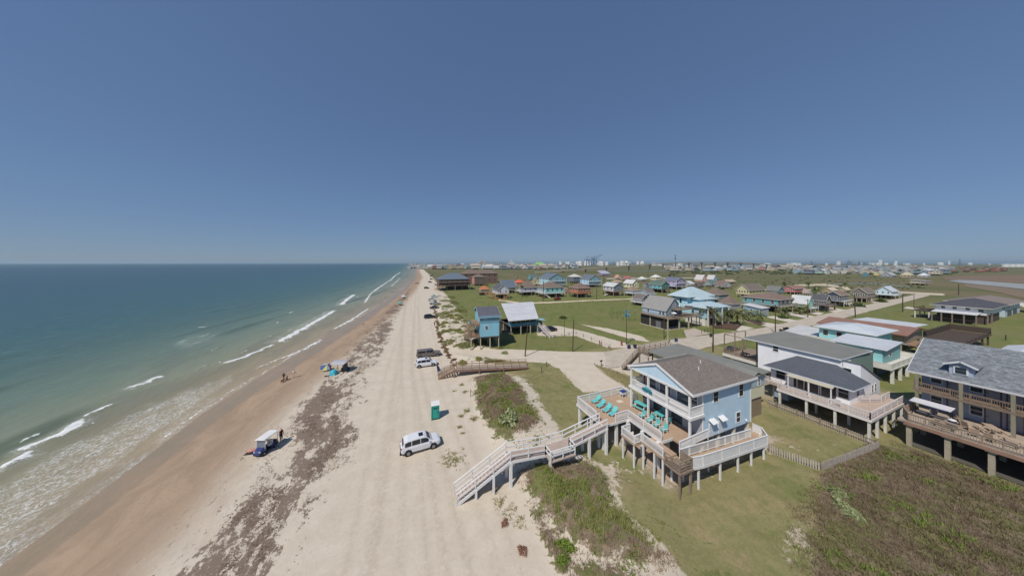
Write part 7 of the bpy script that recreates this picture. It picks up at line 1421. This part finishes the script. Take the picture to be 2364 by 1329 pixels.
# near dune patches
for i, (poly, lb_) in enumerate(((P_scrub1, "on the small dune by the brown boardwalk"), (P_scrub2, "on the dune below the white boardwalk"))):
    p_ = sample(poly, 42, (lambda x, y: fbm(x * .5, y * .5, 3) + .02 * (x - np.mean([a for a, b in poly])) > .57)); tufts("dune_grass", p_, rng.uniform(.16, .42, len(p_)), 7, .10, .028, GREENL, "green ground cover " + lb_)
    p_ = sample(poly, 46, (lambda x, y: fbm(x * .5, y * .5, 3) + .02 * (x - np.mean([a for a, b in poly])) < .485)); tufts("dune_scrub", p_, rng.uniform(.15, .40, len(p_)), 7, .10, .02, BROWNL, "brown twiggy scrub " + lb_)
    p_ = sample(poly, 10, nz(.5, .58, 1, 9)); tufts("dune_leaves", p_, rng.uniform(.2, .4, len(p_)), 8, .12, .05, LUSHL, "bright green leafy patches " + lb_)
p_ = sample(P_scrub3, 26, lambda x, y: (y > 0) & nz(.22, 0, .56, 3)(x, y)); tufts("scrub_field", p_, rng.uniform(.12, .38, len(p_)), 7, .15, .024, leaf_mat("scrub_brown", (96, 82, 66), (118, 102, 82), (136, 120, 97)), "brown twiggy scrub field before the large grey house", .6)
p_ = sample(P_scrub3, 20, lambda x, y: (y > 0) & nz(.22, .5, 1, 3)(x, y)); tufts("scrub_field", p_, rng.uniform(.12, .36, len(p_)), 7, .15, .032, leaf_mat("scrub_olive", (90, 84, 58), (112, 103, 72), (132, 121, 89)), "olive ground cover in the scrub field", .6)
p_ = sample(P_scrub3, 3, lambda x, y: (y > 0) & nz(.35, .6, 1, 21)(x, y)); tufts("scrub_field", p_, rng.uniform(.25, .5, len(p_)), 10, .14, .045, LUSHL, "bright green patches in the scrub field", .6)
lawn = W((1430, 1065), (1900, 1060), (1885, 1100), (1878, 1200), (1873, 1315)) + [(19, 8)] + W((1545, 1305), (1420, 1160)); p_ = sample(lawn, 26); tufts("lawn_grass", p_, rng.uniform(.05, .13, len(p_)), 5, .10, .016, GRASSL, "short dry lawn grass before the pale blue house", .8)
p_ = sample(W((1770, 930), (1890, 965), (2005, 1010), (1890, 1080), (1775, 1045)), 20); tufts("lawn_grass", p_, rng.uniform(.05, .13, len(p_)), 5, .10, .016, GRASSL, "short lawn grass in the fenced yard", .8)
p_ = sample(P_grass1, 22); tufts("lawn_grass", p_, rng.uniform(.06, .16, len(p_)), 5, .10, .018, GRASSL, "olive grass slope beside the sandy lot", .8)
p_ = np.concatenate([sample(P_weeds, 20), sample(P_bare1, 9), sample(P_strip, 9), sample(P_bare2, 6)]); tufts("dry_weeds", p_, rng.uniform(.1, .3, len(p_)), 6, .12, .02, leaf_mat("straw", (120, 108, 78), (152, 138, 102), (180, 164, 128)), "dry straw coloured weeds on the sandy patches", .7)
# dune belt further along the beach
n = 26000; yy = 58 + 130 * rng.random(n) ** 1.5; xx = duneX(yy) + rng.uniform(-.5, 14, n); ok = nz(.2, .55, 1, 5)(xx, yy) & (sdist(xx, yy, P_apron) > .3); p_ = np.stack([xx[ok], yy[ok]], 1); tufts("dune_grass", p_, rng.uniform(.2, .55, len(p_)), 5, .16, .05, leaf_mat("belt_green", (88, 92, 48), (124, 126, 70), (158, 152, 100)), "green and straw clumps on the dune belt along the beach", .6)
# sparse creeping plants on the sand
cl = [((1045, 1055), 1.6, 60), ((1050, 1065), 1.2, 40), ((1066, 888), .5, 30), ((1073, 904), .5, 24), ((1047, 903), .35, 14), ((1078, 947), .6, 36), ((1093, 966), .7, 44), ((1064, 960), .5, 20), ((1061, 985), .35, 20), ((1068, 1000), .4, 12), ((1120, 955), .5, 20), ((1130, 980), .7, 30), ((1155, 1160), .9, 22), ((1180, 1180), 1.0, 24), ((1145, 1130), .6, 16), ((1200, 1200), .8, 20), ((1170, 1090), .5, 14)]
pp = np.concatenate([np.array(G(*c_))[None] + rng.normal(0, r_ * .45, (n_, 2)) for c_, r_, n_ in cl]); tufts("creeping_plants", pp, rng.uniform(.08, .24, len(pp)), 8, .10, .035, leaf_mat("creeper", (112, 112, 64), (142, 138, 84), (160, 120, 90)), "sparse creeping plants on the dry sand", .8)
# seaweed line
n = 60000; yy = 12 + 150 * rng.random(n) ** 1.5; xx = rng.uniform(-17, -4, n); ok = (sdist(xx, yy, P_wracks) < rng.uniform(-2.5, 2.0, n)) & (fbm(xx * .5 + yy * .12, yy * .22, 3) > .56) & (fbm(xx * .16 + 3, yy * .11, 3) > .42); p_ = np.stack([xx[ok], yy[ok]], 1); tufts("seaweed", p_, rng.uniform(.02, .10, len(p_)), 5, .13, .05, leaf_mat("dried_weed", (96, 78, 66), (124, 104, 90), (144, 124, 108)), "brown dried seaweed strewn in a band along the beach", 1.6)
# shrubs one can tell apart
def shrub_mesh(n, flat, mat):
    n *= 3; u = rng.normal(0, 1, (n, 3)); u /= np.linalg.norm(u, axis=1)[:, None]; u[:, 2] = np.abs(u[:, 2]) * flat; r_ = rng.uniform(.55, 1.0, n)[:, None] * (1 + .25 * np.sin(u[:, :1] * 5 + 2)); c_ = u * r_; d = rng.normal(0, .095, (n, 3, 3)); V = c_[:, None, :] + d; V[:, :, 2] = np.maximum(V[:, :, 2], -.05); me = tri_mesh("shrub", V, np.clip(rng.random(n) * .7 + .3 * c_[:, 2], 0, 1)); me.materials.append(mat); return me
SH = {'g': [shrub_mesh(300, .6, leaf_mat("mound_green", (112, 114, 58), (146, 144, 80), (168, 162, 104))) for _ in range(2)], 'b': [shrub_mesh(240, .7, leaf_mat("brown_shrub", (110, 86, 66), (140, 114, 86), (158, 138, 102)))], 'r': [shrub_mesh(220, .8, REDL)], 's': [shrub_mesh(320, .5, SAGEL)], 'l': [shrub_mesh(300, .6, LUSHL)], 'd': [shrub_mesh(300, .8, leaf_mat("dark_bush", (50, 62, 36), (78, 92, 50)))]}
def shrub(label, px, py, kind, r_, group=None, pos=None, hz_=1.0):
    q = pos or G(px, py); o = link("shrub", random.choice(SH[kind]), None, None, (q[0], q[1], gz(*q) - .05)); o.scale = (r_ * random.uniform(.85, 1.2), r_ * random.uniform(.85, 1.2), r_ * hz_ * random.uniform(.8, 1.1)); o.rotation_euler = (0, 0, random.uniform(0, 6)); return tag(o, label, "shrub", group)
for i in range(46):
    y = 60 + i * 1.55 + random.uniform(-.5, .5) + (i * i) * .012; x = float(duneX(y)) - .6 + random.uniform(-.5, .6); shrub("small brown shrub in the row along the dune foot", 0, 0, 'b', random.uniform(.4, .75), "brown shrubs along the dune foot", (x, y))
for i in range(48):
    y = 60 + 70 * random.random() ** 1.3; x = float(duneX(y)) + random.uniform(1.0, 11)
    if sdist(np.array([x]), np.array([y]), P_apron)[0] < 1.0 or (14 < x < 26 and 65 < y < 80): continue
    shrub("low green mound of dune plants beside the tower house's dune", 0, 0, 'g', random.uniform(.7, 1.5), "green mounds on the dune belt", (x, y), .8)
for lb_, px, py, k, r_ in (("red brown tumbleweed clump on the open sand, nearer the stairs", 1165, 1208, 'r', .38), ("red brown tumbleweed clump on the open sand near the picture's bottom", 1206, 1272, 'r', .42), ("bright green bush at the lower edge of the near dune", 1305, 1268, 'l', .75), ("second bright green bush on the near dune", 1300, 1300, 'l', .5), ("large sage green mound beside the white boardwalk", 1178, 985, 's', 1.7), ("sage green bush standing out in the brown scrub field", 1935, 1140, 's', .9), ("sage green bush below the first one in the scrub field", 1948, 1170, 's', .85), ("sage green bush lowest of three in the scrub field", 1968, 1188, 's', .7), ("dark round bush near the rust brown roof beyond the street", 1981, 708, 'd', 2.4), ("dark bush row before the brown screened house", 2033, 697, 'd', 2.6), ("dark bush on the driveway edge of the teal house", 1808, 735, 'd', 1.6), ("white flowering bush at the lawn corner below the tower house", 1165, 815, 's', .9), ("dark bush beside the far green lot", 1300, 735, 'd', 1.4), ("dark green bush right of the yellow gable", 1660, 668, 'd', 3.0)): shrub(lb_, px, py, k, r_)
# palms
def frond_crown(n, L, droop, w_):
    tr = []; ti = []
    for k in range(n):
        a = 2 * math.pi * k / n + random.uniform(-.2, .2); el = random.uniform(-.5, 1.15); l_ = L * random.uniform(.8, 1.1); p0 = np.zeros(3); d = np.array([math.cos(a) * math.cos(el), math.sin(a) * math.cos(el), math.sin(el)]); s_ = np.array([-math.sin(a), math.cos(a), 0]); tt = random.random()
        for j in range(7):
            p1 = p0 + d * l_ / 7; f = 1 - abs(j - 2.2) / 6; 
            for sg_ in (-1, 1): tr.append([p0, p1, (p0 + p1) / 2 + s_ * sg_ * w_ * f + d * .12 * l_ - np.array([0, 0, .08 * l_])]); ti.append(tt * .7 + .3 * random.random())
            p0 = p1; d = d + np.array([0, 0, -droop / 7]); d /= np.linalg.norm(d)
    return tri_mesh("crown", np.array(tr), np.array(ti))
CRN = [frond_crown(34, 2.6, 1.5, .5) for _ in range(2)] + [frond_crown(26, 1.7, 1.3, .55)]
for m in CRN: m.materials.append(PALML)
def palm(label, px, py, ptop, kind=0, sk=1.0):
    q = G(px, py); hh = max(2.2, hgt(*q, ptop)); ct = max(1.4, hh - 1.3 * sk); o = thing("palm_tree", label, "palm tree", (*q, 0), random.uniform(0, 6)); mb = MB(); n_ = 6; lx = random.uniform(-.3, .3)
    for k in range(n_): mb.tube((lx * (k / n_) ** 2, 0, ct * k / n_), (lx * ((k + 1) / n_) ** 2, 0, ct * (k + 1) / n_), .26 - .08 * k / n_ + (.03 if k % 2 else 0), .22 - .08 * (k + 1) / n_, 8)
    lp(o, "trunk", mb, paint((104, 88, 74), .9, .25, 3)); lp(o, "boot", MB().lathe((lx, 0, ct - .9 * sk), [(.2, 0), (.42 * sk, .5), (.36 * sk, .9), (.1, 1.1)], 9), paint((122, 100, 78), .9, .25, 4)); c_ = link("crown", CRN[kind], None, o, (lx, 0, ct)); c_.scale = (sk,) * 3; return o
for i, (lb_, px, py, pt, k, s_) in enumerate((("tall fan palm with a thick shaggy trunk by the light blue house", 1637, 752, 700, 2, 2.1), ("slim date palm just right of the shaggy fan palm", 1655, 750, 720, 0, 1.1), ("wide date palm before the light blue house's columns", 1678, 747, 709, 0, 1.6), ("wide date palm in the mulch bed, right of the columns", 1702, 748, 711, 1, 1.6), ("shorter palm at the driveway, first after the mulch bed", 1728, 740, 715, 0, 1.2), ("shorter palm at the driveway, second after the mulch bed", 1753, 744, 718, 1, 1.2), ("bushy palm before the teal house's stilts", 1810, 733, 710, 0, 1.2), ("palm beside the white gabled house's stilts, left", 1846, 726, 703, 2, 1.5), ("palm beside the white gabled house's stilts, right", 1858, 722, 702, 1, 1.2), ("dark wide palm behind the dark gabled house", 1884, 690, 662, 0, 1.7), ("palm at the far sandy road, tallest crown", 1866, 665, 647, 2, 2.0), ("far palm before the marsh, right of the tan roof", 1951, 668, 651, 1, 1.6), ("small palm in the dark house's green yard", 1927, 716, 700, 2, .9), ("palm in front of the brown hip roofed pale house", 1205, 686, 655, 2, 1.3), ("palm peeking over the grey gabled house's roof", 1553, 706, 680, 2, 1.3), ("tiny far palm at the marsh, left of two", 1546, 646, 630, 2, 2.0), ("tiny far palm at the marsh, right of two", 1556, 646, 630, 2, 2.0), ("far bushy palm beyond the rust brown street pole", 1812, 664, 650, 2, 1.6))): palm(lb_, px, py, pt, k, s_)
# mulch beds
MUL = paint((96, 76, 64), .95, .25, 2)
sheet("mulch_bed", W((1640, 748), (1690, 745), (1712, 752), (1700, 762), (1650, 757)), .2, MUL, "brown mulch bed under the date palms"); sheet("mulch_bed", W((1716, 740), (1745, 742), (1768, 749), (1755, 751)), .2, MUL, "narrow mulch bed between two driveways")

# ------------------------------------------------------------------ sea air
hz_m = bpy.data.materials.new("sea_haze"); hz_m.use_nodes = True; ht = hz_m.node_tree; ht.nodes.clear()
hv = ht.nodes.new("ShaderNodeVolumePrincipled"); ho = ht.nodes.new("ShaderNodeOutputMaterial"); ht.links.new(hv.outputs[0], ho.inputs["Volume"])
hv.inputs["Color"].default_value = (0.70, 0.90, 1.0, 1); hv.inputs["Density"].default_value = HAZE; hv.inputs["Anisotropy"].default_value = 0.2
haze = link("haze", MB().box(-42000, 42000, -2000, 42000, -6, 95).mesh("haze"), hz_m); haze["kind"] = "stuff"; haze["label"] = "thin pale sea air over the whole coast"
